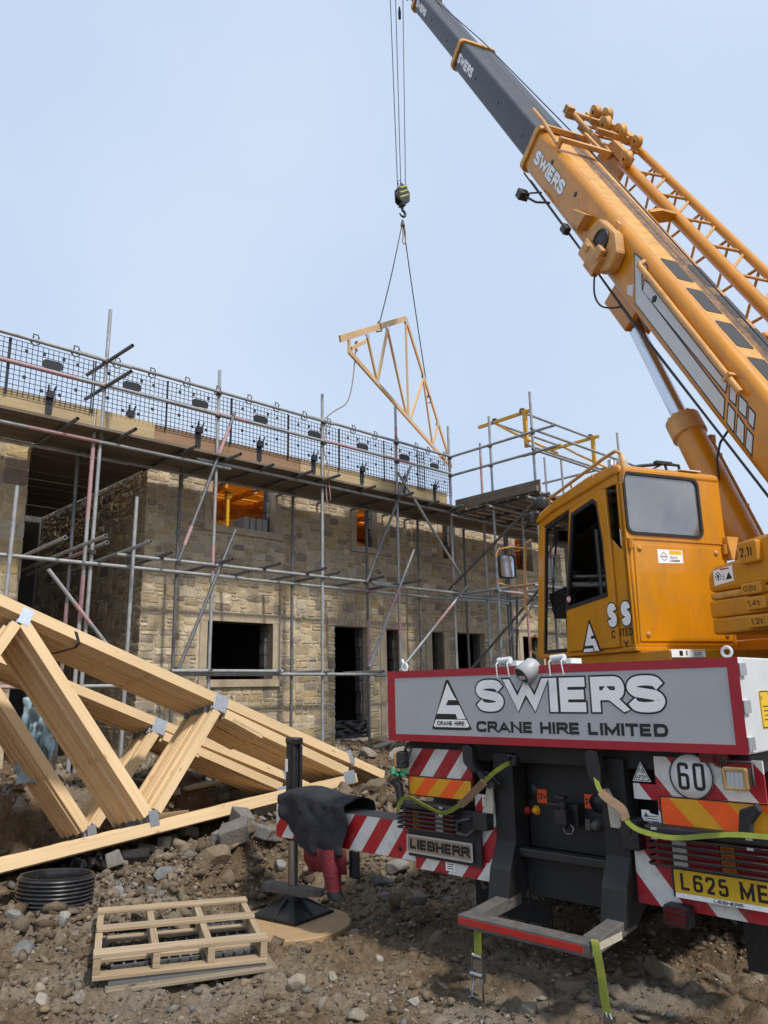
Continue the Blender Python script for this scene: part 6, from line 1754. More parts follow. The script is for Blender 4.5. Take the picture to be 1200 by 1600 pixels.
    collar(x0, x1, n0, n1, 6.72, .12, 'yellow_worn', .035)
    sec = [(-.07, .655, -.215, .275, 6.5, 11.45), (.0, .585, -.155, .215, 11.2, 15.3), (.06, .525, -.10, .165, 15.0, 17.5)]
    for k, (a, b_, c_, d_, e0, e1) in enumerate(sec):
        mb = B(); tubebox(mb, a, b_, c_, d_, e0, e1, .06, 3); s_ = P('boom_section', mb, 'boom_black')
        for q in range(3):
            y = e0 + .9 + q * 1.35 + .3 * k
            if y < e1 - .4:
                mb = B(); mb.lathe([(.035, 0), (.034, .004), (0, .003)], (a - .0005, y, (c_ + d_) / 2 - .02 + .03 * (q % 2)), (-1, 0, 0), 14); P('access_hole', mb, 'ink', s_)
        if k < 2:
            collar(a, b_, c_, d_, e1 - .10, .14, 'yellow_worn', .04)
    # head with sheaves
    mb = B(); mb.b2((.08, 17.4, -.38), (.14, 18.1, .2)); mb.b2((.44, 17.4, -.38), (.50, 18.1, .2)); hd = P('boom_head', mb, 'yellow', None, .01)
    mb = B(); mb.lathe([(.03, -.12), (.22, -.12), (.22, .12), (.03, .12)], (.29, 17.85, -.22), (1, 0, 0), 24); P('head_sheave', mb, 'grime', hd)
    # lettering down the left side of each section
    def side_text(xp, d, zc, h_, wd, par, m1='white', gr=0):
        if gr:
            mb = B(); draw_text(mb, 'SWIERS', label_T(xp - .002, d, zc, (0, -1, 0), ZA), h_, t=.27, sp=.07, grow=gr, fit=wd); P('lettering_outline', mb, 'slate', par)
        mb = B(); draw_text(mb, 'SWIERS', label_T(xp - .0035, d, zc, (0, -1, 0), ZA), h_, t=.27, sp=.07, fit=wd); P('lettering', mb, m1, par)
    side_text(x0, 6.52, -.075, .20, 1.22, bs, 'white', .06)
    side_text(-.07, 11.28, -.065, .17, .98, bs)
    side_text(.0, 15.12, -.04, .14, .9, bs)
    # white stripe panels with dark edges on the base section
    def strip_poly(pl, grow, m_, lift, nm):
        c = (sum(p[0] for p in pl) / len(pl), sum(p[1] for p in pl) / len(pl))
        mb = B()
        if grow:
            # widen each polygon outward along its edge normals
            n = len(pl); o = []
            ar = sum(pl[i][0] * pl[(i + 1) % n][1] - pl[(i + 1) % n][0] * pl[i][1] for i in range(n))
            sg = -1 if ar > 0 else 1
            for i in range(n):
                a, b, e = Vector(pl[i - 1]), Vector(pl[i]), Vector(pl[(i + 1) % n])
                d1, d2 = (b - a).normalized(), (e - b).normalized()
                n1_, n2_ = Vector((-d1.y, d1.x)) * sg, Vector((-d2.y, d2.x)) * sg
                m = (n1_ + n2_).normalized(); o.append(tuple(b + m * grow / max(.4, m.dot(n1_))))
            pl = o
        mb.prism(pl, (x0 - lift, 0, 0), YA, ZA, (-1, 0, 0), .001)
        P(nm, mb, m_, bs)
    polys = [[(3.05, .22), (2.90, .235), (2.57, -.005), (.47, -.05), (.33, -.185), (2.55, -.17)], [(2.84, .235), (2.72, .235), (2.66, .185), (2.76, .18)], [(2.62, .10), (2.51, .115), (.57, .08), (.52, .01), (2.54, .0)],
             [(.51, .09), (.40, .10), (.31, .01), (.41, .0)], [(.33, .10), (.20, .11), (.10, .01), (.22, .0)], [(.13, .10), (.03, .10), (-.06, .0), (.03, .0)],
             [(.37, -.05), (.25, -.05), (.11, -.19), (.24, -.185)], [(.18, -.05), (.05, -.06), (-.09, -.19), (.05, -.185)], [(-.02, -.06), (-.12, -.06), (-.25, -.19), (-.14, -.185)]]
    for pl in polys:
        strip_poly(pl, .016, 'ink', .0005, 'stripe_edge'); strip_poly(pl, 0, 'lightgrey', .002, 'side_stripe')
    strip_poly([(2.87, -.12), (2.77, -.04), (2.66, -.15), (2.78, -.19)], 0, 'lightgrey', .002, 'round_sticker')
    mb = B(); mb.lathe([(.045, 0), (.044, .004), (0, .003)], (x0 - .003, 2.28, .05), (-1, 0, 0), 16); P('access_hole', mb, 'ink', bs)
    for d, z in ((5.95, .16), (4.95, .12), (4.65, -.02)):
        mb = B(); mb.lathe([(.04, 0), (.039, .004), (0, .003)], (x0 - .0005, d, z), (-1, 0, 0), 14); P('access_hole', mb, 'ink', bs)
    # support tube on the side
    mb = B(); mb.path([(x0 - .06, 2.80, .20), (x0 - .06, .30, .16)], .036, 12); mb.path([(x0 + .02, 2.83, .24), (x0 - .06, 2.80, .20)], .04, 8); mb.box((x0 - .04, .55, .165), (.12, .04, .11)); P('side_tube', mb, 'yellow_pale', bs)
    # ribs, brackets, hose guides
    mb = B(); mb.prism([(3.62, .34), (3.72, .34), (3.50, .10), (3.44, .10)], (x0 - .035, 0, 0), YA, ZA, XA, .05); mb.prism([(4.65, .02), (4.28, .12), (4.30, -.12)], (x0 - .14, 0, 0), YA, ZA, XA, .15); P('side_bracket', mb, 'yellow_pale', bs, .004)
    mb = B(); mb.path([(x0 - .02, 6.6, n0 - .01), (x0 - .03, 3.4, n0 - .03), (x0 - .04, 2.4, n0 - .05), (x0 - .02, .2, n0 - .03), (x0, -1.6, n0 - .02)], .014, 6); mb.path([(x0 + .04, 6.4, n0 - .03), (x0 + .02, 2.4, n0 - .07), (x0 + .04, -1.6, n0 - .05)], .012, 6); P('hose_run', mb, 'black', bs)
    mb = B(); mb.b2((.10, 2.75, n0 - .40), (.18, 3.45, n0 + .02)); mb.b2((.42, 2.75, n0 - .40), (.50, 3.45, n0 + .02)); P('cylinder_lug', mb, 'yellow', bs, .02)
    # electric drum housing hung on the side
    mb = B(); mb.prism([(4.02, .02), (3.92, .24), (3.46, .28), (3.20, .14), (3.16, -.10), (3.36, -.26), (3.80, -.22)], (x0 - .16, 0, 0), YA, ZA, XA, .16); rl = P('reel_housing', mb, 'yellow_pale', bs, .035)
    mb = B(); mb.lathe([(.0, -.006), (.13, -.006), (.15, .004)], (x0 - .16, 3.62, .06), (1, 0, 0), 24); mb.lathe([(.15, -.02), (.17, -.012), (.15, .0)], (x0 - .16, 3.62, .06), (1, 0, 0), 24); P('hollow_shade', mb, 'black', rl)  # black disc and rim: the dark of the housing's hollow, put in as colour
    mb = B(); mb.box((x0 - .17, 3.60, -.15), (.14, .52, .24)); mb.box((x0 - .22, 3.44, -.02), (.08, .16, .16)); mb.box((x0 - .23, 3.74, -.10), (.06, .14, .10)); mb.box((x0 - .16, 3.52, -.29), (.10, .30, .08)); P('valve_block', mb, 'yellow_pale', rl, .02)
    mb = B(); mb.path(smooth_path([(x0 - .18, 3.38, -.26), (x0 - .22, 3.10, -.42), (x0 - .20, 2.88, -.46), (x0 - .14, 2.72, -.38), (x0 - .06, 2.66, -.30)]), .013, 6); P('loop_hose', mb, 'black', rl)
    # floodlight under the base section
    mb = B(); mb.path([(x0 + .03, 5.55, n0), (x0 - .10, 5.72, n0 - .10), (x0 - .16, 5.95, n0 - .14)], .02, 6); mb.path([(x0 + .03, 5.9, n0), (x0 - .12, 5.98, n0 - .08)], .016, 6); mb.box((x0 - .18, 6.06, n0 - .16), (.16, .16, .13)); P('boom_floodlight', mb, 'black', bs, .012)
    mb = B(); mb.box((x0 - .10, 4.62, n0 + .02), (.10, .16, .12)); P('boom_camera', mb, 'black', bs, .02)
    # guide frame across the back of the base section
    mb = B(); mb.path([(x0 + .02, 7.25, n1 + .12), (x0 + .0, 6.75, n1 + .12), (x0 + .03, 6.1, n1 + .04)], .03, 8); mb.b2((x0 - .01, 5.98, n1 + .10), (.72, 6.06, n1 + .17)); mb.b2((x0 + .0, 5.98, n1), (x0 + .05, 6.06, n1 + .12)); mb.b2((.66, 5.98, n1), (.71, 6.06, n1 + .12)); mb.b2((.60, 6.0, n1 + .1), (.66, 6.75, n1 + .14)); mb.b2((x0 + .05, 6.68, n1 + .02), (.7, 6.74, n1 + .10)); P('rope_guide', mb, 'yellow_pale', bs, .006)
    # hoist rope up the back
    mb = B(); mb.path([(.42, -1.0, n1 + .05), (.42, 6.0, n1 + .09), (.40, 11.5, .36), (.35, 17.8, .1)], .011, 6); P('hoist_rope', mb, 'rope', bs)
    # folding lattice jib stowed along the right side
    jx0, jx1, ja, jb = .98, 1.52, -.02, .62
    chords = [(jx0 + .27, .32, .088), (jx1 + .12, .48, .062), (jx1 + .12, -.20, .05)]
    nodes = np.arange(7.6, -2.6, -.78)
    mb = B(); mb.tube((chords[0][0], 6.3, chords[0][1]), (chords[0][0], -2.4, chords[0][1]), chords[0][2], 14); jb_ = P('stowed_jib', mb, 'yellow')
    for x, z, r in chords[1:]:
        mb = B(); mb.tube((x, 7.6, z), (x, -2.4, z), r, 12); P('jib_chord', mb, 'yellow', jb_)
    mb = B()
    A, C1, C2 = [Vector((c[0], 0, c[1])) for c in chords]
    for i in range(len(nodes) - 1):
        d, e = Vector((0, nodes[i], 0)), Vector((0, nodes[i + 1], 0)); m_ = (d + e) / 2
        mb.tube(C1 + d, C2 + m_, .022, 6); mb.tube(C2 + m_, C1 + e, .022, 6)
        if nodes[i] < 6.6: mb.tube(A + d, C1 + m_, .023, 6); mb.tube(C1 + m_, A + e, .023, 6)
    P('jib_lacing', mb, 'yellow_worn', jb_)
    mb = B()
    for d, x in ((7.4, 1.30), (6.9, 1.20)):
        mb.box((x, d, .52), (.62, .07, .09))
    mb.tube((chords[0][0], 6.3, .26), (.98, 8.1, .40), .05, 8); mb.tube((jx1 + .12, 7.6, .48), (1.0, 8.0, .40), .05, 8); mb.tube((jx1 + .12, 7.6, -.2), (1.1, 7.7, .30), .04, 8)
    mb.box((1.05, 8.0, .36), (.36, .09, .10)); mb.box((1.30, 7.75, .42), (.08, .7, .1)); mb.box((.92, 8.05, .42), (.14, .16, .14)); mb.box((1.62, 7.1, .50), (.16, .30, .16)); mb.box((1.12, 7.2, .30), (.06, 1.3, .14)); mb.box((1.40, 6.7, .30), (.50, .10, .08)); mb.box((1.50, 7.0, .10), (.07, .9, .30)); mb.box((1.22, 6.5, .42), (.14, .5, .16)); [mb.tube((1.14, d_, .34), (1.62, d_ - .35, .46), .026, 6) for d_ in (7.7, 7.3, 6.9)]; [mb.tube((1.62, d_, .46), (1.14, d_ - .35, .34), .026, 6) for d_ in (7.6, 7.2)]; P('jib_head_frame', mb, 'yellow_pale', jb_, .01)
    for d, x, z, r in ((7.72, 1.22, .58, .12), (7.2, 1.18, .56, .14), (6.62, 1.5, .60, .10), (7.55, 1.35, .62, .13), (7.0, 1.38, .56, .15), (6.1, 1.12, .44, .13), (2.55, 1.62, .56, .10)):
        mb = B(); mb.lathe([(.03, -.05), (r, -.05), (r * .88, 0), (r, .05), (.03, .05)], (x, d, z), (1, 0, .25), 20); P('jib_sheave', mb, 'yellow_worn' if d > 3 else 'grime', jb_)
    mb = B()
    for d in (4.4, 1.35): mb.prism([(.72, .10), (.72, .34), (.88, .40), (1.16, .40), (1.14, .28), (.86, .18)], (0, d - .04, 0), XA, ZA, YA, .08)
    P('jib_bracket', mb, 'yellow', jb_, .01)
    # hoist ropes to the hook
    mb = MB(CRW.inverted())
    top = BMW @ Vector((.29, 17.85, -.22))
    for dx, dy in ((-.11, -.05), (-.02, .05), (.10, 0)):
        mb.path([HOOK + Vector((dx * .9, dy, .80)), Vector((top.x + dx * 1.6 - .06, top.y + dy, top.z))], .0105, 6)
    P('hoist_fall', mb, 'rope')
    mb = MB(CRW.inverted()); q = HOOK * .30 + top * .70; mb.lathe([(.0, -.22), (.035, -.20), (.04, .0), (.02, .16), (0, .17)], (q.x + .02, q.y, q.z + 1.2), (0, 0, 1), 10); P('limit_switch_weight', mb, 'black')
    # winch drums behind the boom foot
    mb = S(); mb.lathe([(.08, -.2), (.22, -.2), (.22, -.16), (.14, -.16), (.14, .16), (.22, .16), (.22, .2), (.08, .2)], (.40, -.95, 3.5), (1, 0, 0), 20); mb.b2((.1, -1.1, 3.1), (.7, -.7, 3.4)); P('winch', mb, 'black', None, .01)
    return t
build_crane()

# ------------------------------------------------------------------ on the ground
def place(o, p, rz=0.0, tilt=(0, 0)):
    o.matrix_world = Matrix.Translation(p) @ Matrix.Rotation(rz, 4, 'Z') @ Matrix.Rotation(tilt[0], 4, 'X') @ Matrix.Rotation(tilt[1], 4, 'Y')
    return o
# round board under the outrigger foot
mc = CRW @ Vector((-2.37, .09, -.098))
mb = MB(); mb.lathe([(.0, 0), (.455, 0), (.465, .006), (.465, .040), (.458, .047), (.0, .047)], (0, 0, 0), (0, 0, 1), 56, 'split')
o = obj('jack_mat', mb, M['ply']); place(o, mc)
tag(o, 'round tan board on the soil under the outrigger foot', 'jack mat')

def pallet(name, label, loc, rz, tilt, mk, stringers, top, bottom, W_=1.15, D_=.98):
    t = thing(name, label, 'pallet'); place(t, loc, rz, tilt)
    rp = random.Random(len(label))
    for x in stringers:
        mb = MB(); mb.board((x, -D_ / 2, .065), (x + rp.uniform(-.01, .01), D_ / 2, .065), .085, .042); obj('stringer', mb, M[mk], t, .003)
    for y, w_ in top:
        mb = MB(); mb.board((-W_ / 2 + rp.uniform(-.01, .01), y, .119), (W_ / 2 + rp.uniform(-.01, .01), y + rp.uniform(-.012, .012), .119), w_, .021, up=(0, 1, 0)); obj('deck_slat', mb, M[mk], t, .003)
    for y, w_ in bottom:
        mb = MB(); mb.board((-W_ / 2, y, .011), (W_ / 2, y + rp.uniform(-.01, .01), .011), w_, .021, up=(0, 1, 0)); obj('base_slat', mb, M[mk], t, .003)
    return t
pc = Vector((-1.43, 5.50, 0)); pz = gz(pc.x, pc.y)
PRZ = radians(19)
pallet('pallet', 'weathered wooden pallet at the bottom, half sunk under the open one', Vector((-1.35, 5.42, -.085)), PRZ + radians(2), (radians(0), 0), 'wood_pallet_grey', (-.5, .0, .5), ((-.45, .12), (.0, .1), (.45, .1)), ((-.45, .1), (.45, .1)), .94, .9)
t = thing('plastic_pallet', 'dark grey slotted plastic tray sandwiched between the two wooden pallets', 'plastic tray'); place(t, Vector((-1.34, 5.42, .046)), PRZ, (0, 0))
mb = MB()
for k in range(14): mb.box((-.43 + k * .066, 0, .02), (.014, .86, .035))
for k in range(9): mb.box((0, -.43 + k * .1075, .02), (.88, .014, .030))
for y in (-.44, .44): mb.box((0, y, .018), (.90, .012, .036))
obj('grid', mb, M['slate'], t)
pallet('pallet', 'open wooden pallet with wide gaps lying on top beside the round board', Vector((-1.385, 5.43, .088)), PRZ, (radians(2.0), radians(1.2)), 'wood_pallet', (-.48, -.15, .165, .48), ((-.40, .105), (.05, .09), (.43, .09)), ((-.43, .10), (-.16, .09), (.19, .08), (.43, .08)), 1.0, .90)

# black corrugated pipe end
p = ground_at(72, 1424)
t = thing('corrugated_pipe', 'short black ribbed pipe offcut standing on end in the rubble', 'pipe'); place(t, Vector((p.x, p.y + .12, p.z - .03)), 0, (radians(-3), radians(2)))
prof = [(.235, 0)]
for k in range(9):
    z = .004 + k * .026; prof += [(.262, z), (.268, z + .006), (.262, z + .014), (.248, z + .018), (.248, z + .022)]
prof += [(.25, .238), (.238, .238), (.232, .2), (.232, .0)]
mb = MB(); mb.lathe(prof, (0, 0, 0), (0, 0, 1), 48, 'split'); obj('pipe_wall', mb, M['pipe_black'], t)

def crumple(name, w_, h_, seed, amp, nx=22, ny=22, stand=False):
    """a crumpled sheet"""
    r = np.random.default_rng(seed); o = r.random(4) * 40
    P_ = []
    for i in range(nx):
        row = []
        for j in range(ny):
            u, v = i / (nx - 1) - .5, j / (ny - 1) - .5
            a = np.array([u * 6 + o[0]]); b = np.array([v * 6 + o[1]])
            d1 = float(np.abs(fbm(a, b, 3, .6)[0] - .5)) * 2; d2 = float(fbm(a * 1.3 + 9, b * 1.3 + 5, 3)[0] - .5); d3 = float(fbm(a * 1.1 + 19, b * 1.2 + 15, 2)[0] - .5)
            edge = 1 - .5 * (2 * max(abs(u), abs(v))) ** 4
            if stand: row.append((u * w_ * (1 - .25 * v) + d2 * amp * .5, (d1 - .3) * amp + d3 * amp, v * h_ + d2 * amp * .4))
            else: row.append((u * w_ + d2 * amp, v * h_ + d3 * amp, max(0.0, d1 * amp * 1.6 * edge + .01)))
        P_.append(row)
    mb = MB(); mb.grid(P_); return mb
def sheet(name, label, cat, mb, m_, p, rz=0.0):
    o = obj(name, mb, m_); sd = o.modifiers.new('thick', 'SOLIDIFY'); sd.thickness = .002; place(o, p, rz); return tag(o, label, cat)
M['blue_film'] = mat('blue_film', (.30, .46, .58), .25, var=.25, vscale=8, dirt=.6, dirtcol=(.45, .5, .52))
M['green_film'] = mat('green_film', (.03, .32, .14), .3, var=.2, vscale=8)
M['yellow_film'] = mat('yellow_film', (.70, .48, .02), .35, var=.15, vscale=10)
d = pix_ray(58, 1155); q = EYE + d * (7.9 / d.y)
sheet('plastic_sheet', 'crumpled blue plastic film hanging on the tubes behind the truss webs', 'plastic sheet', crumple('s', .36, .82, 3, .12, stand=True), M['blue_film'], q, radians(-10))
p = ground_at(118, 1372); sheet('plastic_sheet', 'heap of crumpled black plastic behind the ribbed pipe', 'plastic sheet', crumple('s', .5, .38, 5, .16), M['plastic_black'], p + Vector((0, .15, -.01)), .4)
p = ground_at(172, 1330); sheet('plastic_scrap', 'small scrap of yellow plastic in the stones under the truss chord', 'plastic scrap', crumple('s', .12, .12, 8, .08, 12, 12), M['yellow_film'], p, .2)
p = ground_at(628, 1216); sheet('plastic_scrap', 'scrap of bright green plastic on the rubble left of the tray', 'plastic scrap', crumple('s', .22, .2, 9, .12, 12, 12), M['green_film'], p, .9)
o = sheet('plastic_sheet', 'crumpled black membrane sagging across the foot of the tall doorway', 'plastic sheet', crumple('s', .86, .34, 13, .10, stand=True), M['plastic_black'], FAC @ Vector((9.76, WY + .02, .98)))
o.matrix_world = FAC @ Matrix.Translation((9.76, WY + .06, .96))
p = ground_at(604, 1175)
mb = MB(); mb.board((0, 0, 0), (.75, .25, .03), .18, .02, up=(0, 1, 0)); o = obj('timber_offcut', mb, M['wood_pallet']); place(o, ground_at(285, 1248) + Vector((0, 0, .05)), radians(25), (.1, 0)); tag(o, 'flat pale timber offcut lying in the rubble behind the truss chord', 'timber offcut')
mb = MB(); mb.board((0, 0, 0), (.9, 0, .04), .10, .045); o = obj('timber_offcut', mb, M['wood_new']); place(o, ground_at(150, 1305) + Vector((0, .2, .06)), radians(20), (.0, 0)); tag(o, 'new timber offcut in the hollow behind the truss bottom chord', 'timber offcut')

# individual rocks: pixel of the photograph where each lies, half sizes, colour, turn
RK = [
 (30, 1492, .15, .11, .055, (.19, .19, .185), 'flat dark grey slab at the bottom left edge'),
 (64, 1566, .055, .045, .035, (.38, .34, .28), 'pale lump of stone in the bottom left corner'),
 (124, 1565, .05, .04, .035, (.33, .29, .235), 'small buff stone right of the corner lump, below the slab'),
 (240, 1548, .055, .05, .04, (.36, .34, .30), 'pale rounded stone just below the pallets'),
 (20, 1435, .05, .04, .03, (.26, .25, .24), 'small grey stone left of the ribbed pipe'),
 (185, 1398, .06, .05, .05, (.30, .29, .28), 'grey broken stone between the ribbed pipe and the pallets'),
 (100, 1440, .05, .045, .04, (.35, .33, .29), 'pale stone at the foot of the ribbed pipe'),
 (262, 1368, .20, .07, .06, (.20, .20, .195), 'long grey slab sloping down the mound behind the pallets'),
 (330, 1345, .15, .11, .10, (.22, .17, .115), 'big clod of brown earth on the mound'),
 (395, 1310, .11, .09, .08, (.21, .165, .11), 'brown clod near the crest of the mound left of the jack'),
 (437, 1352, .11, .07, .05, (.30, .29, .27), 'flat grey stone left of the jack rod'),
 (395, 1270, .05, .04, .035, (.42, .40, .37), 'small white stone on the mound under the truss chord'),
 (493, 1362, .10, .05, .045, (.27, .21, .16), 'brown stone behind the lock plate of the jack'),
 (616, 1358, .14, .10, .07, (.27, .265, .25), 'large grey slab right of the hanging jacket sleeve'),
 (592, 1382, .07, .06, .04, (.13, .13, .135), 'dark slate below the large slab by the jacket'),
 (603, 1404, .07, .055, .045, (.26, .24, .22), 'grey stone below the dark slate'),
 (652, 1408, .08, .06, .05, (.22, .20, .18), 'brownish stone under the striped beam end'),
 (682, 1472, .07, .055, .05, (.21, .17, .125), 'round brown stone left of the step'),
 (700, 1410, .05, .05, .04, (.24, .22, .20), 'small stone below the left stripes of the tail'),
 (648, 1570, .045, .04, .03, (.36, .34, .30), 'pale stone at the bottom edge left of the hanging ratchet'),
 (520, 1530, .05, .04, .035, (.33, .29, .23), 'buff stone below the round board'),
 (462, 1545, .07, .05, .05, (.34, .29, .22), 'large buff stone between the pallets and the bottom edge'),
 (560, 1590, .06, .05, .035, (.30, .26, .20), 'flat buff stone at the bottom edge below the board'),
 (1035, 1528, .11, .10, .075, (.22, .18, .13), 'big rounded boulder in the shade under the number plate'),
 (1130, 1535, .07, .06, .05, (.20, .165, .12), 'smaller rounded boulder near the right mud flap'),
 (890, 1540, .12, .09, .05, (.18, .15, .11), 'low brown rock in the shade behind the hanging strap'),
 (828, 1582, .06, .05, .04, (.22, .19, .15), 'brown stone beside the ratchet buckle at the bottom edge'),
 (540, 1245, .16, .12, .12, (.20, .155, .105), 'brown earth clod below the heel of the near trusses'),
 (585, 1235, .14, .12, .12, (.17, .13, .09), 'dark earth clod right of the truss heel'),
 (628, 1182, .22, .15, .09, (.40, .36, .29), 'pale slab on the rubble in front of the tray corner'),
 (600, 1168, .20, .14, .08, (.38, .34, .28), 'pale broken stone near the foot of the tall doorway'),
 (575, 1180, .16, .12, .08, (.30, .26, .21), 'brownish stone right of the far rafter tails'),
 (310, 1208, .14, .10, .08, (.34, .31, .26), 'pale building stone in the rubble behind the steep web'),
 (272, 1243, .10, .08, .08, (.42, .36, .27), 'upright buff stone block behind the near web'),
 (350, 1195, .12, .09, .07, (.31, .28, .235), 'grey building stone seen above the far lower rafter'),
 (30, 1262, .14, .10, .08, (.33, .30, .25), 'buff stone at the left edge behind the webs'),
 (28, 1232, .10, .08, .08, (.24, .15, .10), 'reddish stone at the left edge behind the webs'),
]
for k, (x, y, a, b, c, col, lb) in enumerate(RK):
    p = ground_at(x, y)
    vs, fs = rock_mesh('rock', a * 1.1, b * 1.1, c * 1.25, 100 + k, .36)
    mb = MB(); mb.col = col; mb.add([tuple(v) for v in vs], fs)
    o = obj('rock', mb, M['rock']); place(o, p + Vector((0, 0, c * .12)), (k * 2.4) % 6.28, (random.uniform(-.2, .2), random.uniform(-.2, .2)))
    tag(o, lb, 'rock')
rb = random.Random(21)
n = 0
for k in range(26):
    x, y = rb.uniform(150, 520), rb.uniform(1290, 1375)
    if y > 1395 - (x - 100) * .26 or y < 1352 - x * .22: continue
    p = ground_at(x, y)
    a, b, c = rb.uniform(.08, .16), rb.uniform(.06, .10), rb.uniform(.05, .08)
    mb = MB(); g = rb.uniform(.75, 1.15); mb.col = (.24 * g, .225 * g, .20 * g)
    mb.box((0, 0, 0), (2 * a, 2 * b, 2 * c))
    mb.v = [v + Vector((rb.uniform(-.02, .02), rb.uniform(-.015, .015), rb.uniform(-.012, .012))) for v in mb.v]
    o = obj('building_stone', mb, M['rock'], None, .012); place(o, p + Vector((0, 0, c * .7)), rb.uniform(0, 3), (rb.uniform(-.4, .4), rb.uniform(-.4, .4)))
    tag(o, 'grey building stone in the shaded heap under the near truss bottom chord', 'building stone', 'dumped building stones under the truss stack')

# ------------------------------------------------------------------ jacket on the outrigger beam
t = thing('jacket', 'black jacket with dark red lining draped over the striped outrigger beam', 'jacket', CRW @ Matrix.Translation((-2.08, .2, .55)))
JQ = Matrix.Translation((2.08, -.2, -.55))
P_ = []
nu, nv = 40, 34
for i in range(nu):
    u = i / (nu - 1); x = -2.47 + .76 * u
    zb = float(np.interp(u, [0, .12, .3, .5, .75, 1], [.70, .66, .55, .475, .475, .50]))
    top = .835 + .075 * sin(pi * min(1, .12 + u * 1.1)) ** .7 * (1 - .3 * u) 
    if u > .8: top = .835 + .02
    row = []
    for j in range(nv):
        v = j / (nv - 1)
        fold = .009 * sin(x * 17 + v * 3) * (1 - v) + .005 * sin(x * 43 + 1.3) * (1 - v) ** 2 + .05 * float(fbm(np.array([x * 5]), np.array([v * 3.0]), 3)[0] - .5)
        if v < .55:
            k = v / .55; y = .075 - .02 * sin(pi * k) + .0; z = zb + (top - .02 - zb) * k; row.append((x + .02 * sin(z * 20), y - fold * 1.2 - .012, z))
        elif v < .78:
            k = (v - .55) / .23; row.append((x, .075 + .27 * k, top - .02 + .035 * sin(pi * k) + fold * .6))
        else:
            k = (v - .78) / .22; row.append((x, .345 + .02 * sin(pi * k) + abs(fold), top - .02 - (top - .60) * k))
    P_.append(row)
mb = MB(JQ); mb.grid(P_); o = obj('shell', mb, M['cloth_black'], t); sd = o.modifiers.new('thick', 'SOLIDIFY'); sd.thickness = .012
P_ = []
for i in range(24):
    u = .38 + .62 * i / 23; x = -2.47 + .76 * u; zb = float(np.interp(u, [0, .12, .3, .5, .75, 1], [.70, .66, .55, .475, .475, .50]))
    P_.append([(x + .004, .055 - .018 * abs(sin(x * 26)) + .006 * k, zb + .045 - .075 * k - .02 * u * (k > 1)) for k in range(3)])
mb = MB(JQ); mb.grid(P_); o = obj('lining', mb, M['cloth_red'], t); sd = o.modifiers.new('thick', 'SOLIDIFY'); sd.thickness = .012
def sleeve(pts, rs, m_, nm, par):
    mb = MB(JQ); mb.path([Vector(p) for p in pts], rs, 14)
    mb.v = [v + Vector((.006 * sin(v.z * 70), .006 * sin(v.z * 55 + v.x * 30), 0)) for v in mb.v]
    return obj(nm, mb, M[m_], par)
s1 = sleeve([(-1.86, .06, .52), (-1.85, .05, .44), (-1.835, .05, .34), (-1.825, .055, .245)], [.075, .072, .066, .058], 'cloth_red', 'sleeve', t)
sleeve([(-1.825, .055, .25), (-1.82, .055, .205)], [.060, .058], 'cloth_black', 'cuff', s1)
P_ = [[(-2.14 + .17 * i / 8, .07 - .012 * sin(i), .49 - .16 * k / 4 + .03 * i / 8 * (k / 4)) for k in range(5)] for i in range(9)]
mb = MB(JQ); mb.grid(P_); o = obj('lining_flap', mb, M['cloth_red'], t); sd = o.modifiers.new('thick', 'SOLIDIFY'); sd.thickness = .012
P_ = [[(-1.74 + .10 * i / 5, .12 + .01 * sin(i * 2), .52 - .18 * k / 4) for k in range(5)] for i in range(6)]
mb = MB(JQ); mb.grid(P_); o = obj('back_panel', mb, M['cloth_black'], t); sd = o.modifiers.new('thick', 'SOLIDIFY'); sd.thickness = .012

# ------------------------------------------------------------------ webbing straps on the tail
smooth = smooth_path
def strap(label, pts, base, sl, w_=.026, wd=(0, .25, 1)):
    t = thing('ratchet_strap', label, 'strap', CRW @ Matrix.Translation(base), 'lime webbing straps on the crane tail')
    Q = Matrix.Translation(-Vector(base))
    sp = smooth(pts)
    m = len(sp); nr = []
    for i in range(m):
        tg = (sp[min(i + 1, m - 1)] - sp[max(i - 1, 0)]).normalized(); v = Vector((0, 1, 0)) * .45 + tg.cross(Vector((0, 1, 0))).normalized() * .9
        nr.append(v if tg.x >= 0 else -v)
        if i and nr[i].dot(nr[i - 1]) < 0: nr[i] = -nr[i]
    mb = MB(Q); mb.strip(sp, nr, w_, .004); obj('webbing', mb, M['strap'], t)
    if sl:
        a, b = int(sl[0] * m), int(sl[1] * m)
        mb = MB(Q); mb.strip(sp[a:b + 1], nr[a:b + 1], w_ + .020, .009); obj('wear_sleeve', mb, M['sleeve'], t)
    return t, Q
t, Q = strap('lime strap with brown sleeve looping from the left post over the left tail lights', [(-.21, .02, 1.215), (-.30, -.01, 1.16), (-.40, -.02, 1.08), (-.50, -.02, 1.0), (-.58, -.02, .945), (-.72, -.02, .885), (-.86, -.02, .915), (-1.0, -.015, .955), (-1.09, -.01, .93), (-1.12, -.01, .87)], (-.5, 0, 1.0), (.20, .45))
mb = MB(Q); mb.path([(-.18, .03, 1.20), (-.17, .02, 1.25), (-.21, .01, 1.255), (-.225, .02, 1.215)], .009, 6, True); mb.box((-.2, .05, 1.22), (.05, .05, .05)); obj('end_hook', mb, M['black'], t)
t, Q = strap('lime strap with brown sleeve running from the right post across the right tail lights', [(.355, .02, 1.20), (.385, -.01, 1.12), (.43, -.02, 1.07), (.52, -.02, 1.015), (.545, -.02, .955), (.62, -.02, .915), (.78, -.02, .90), (.95, -.015, .925), (1.08, -.01, .945), (1.25, 0, .95)], (.6, 0, 1.0), (.18, .42))
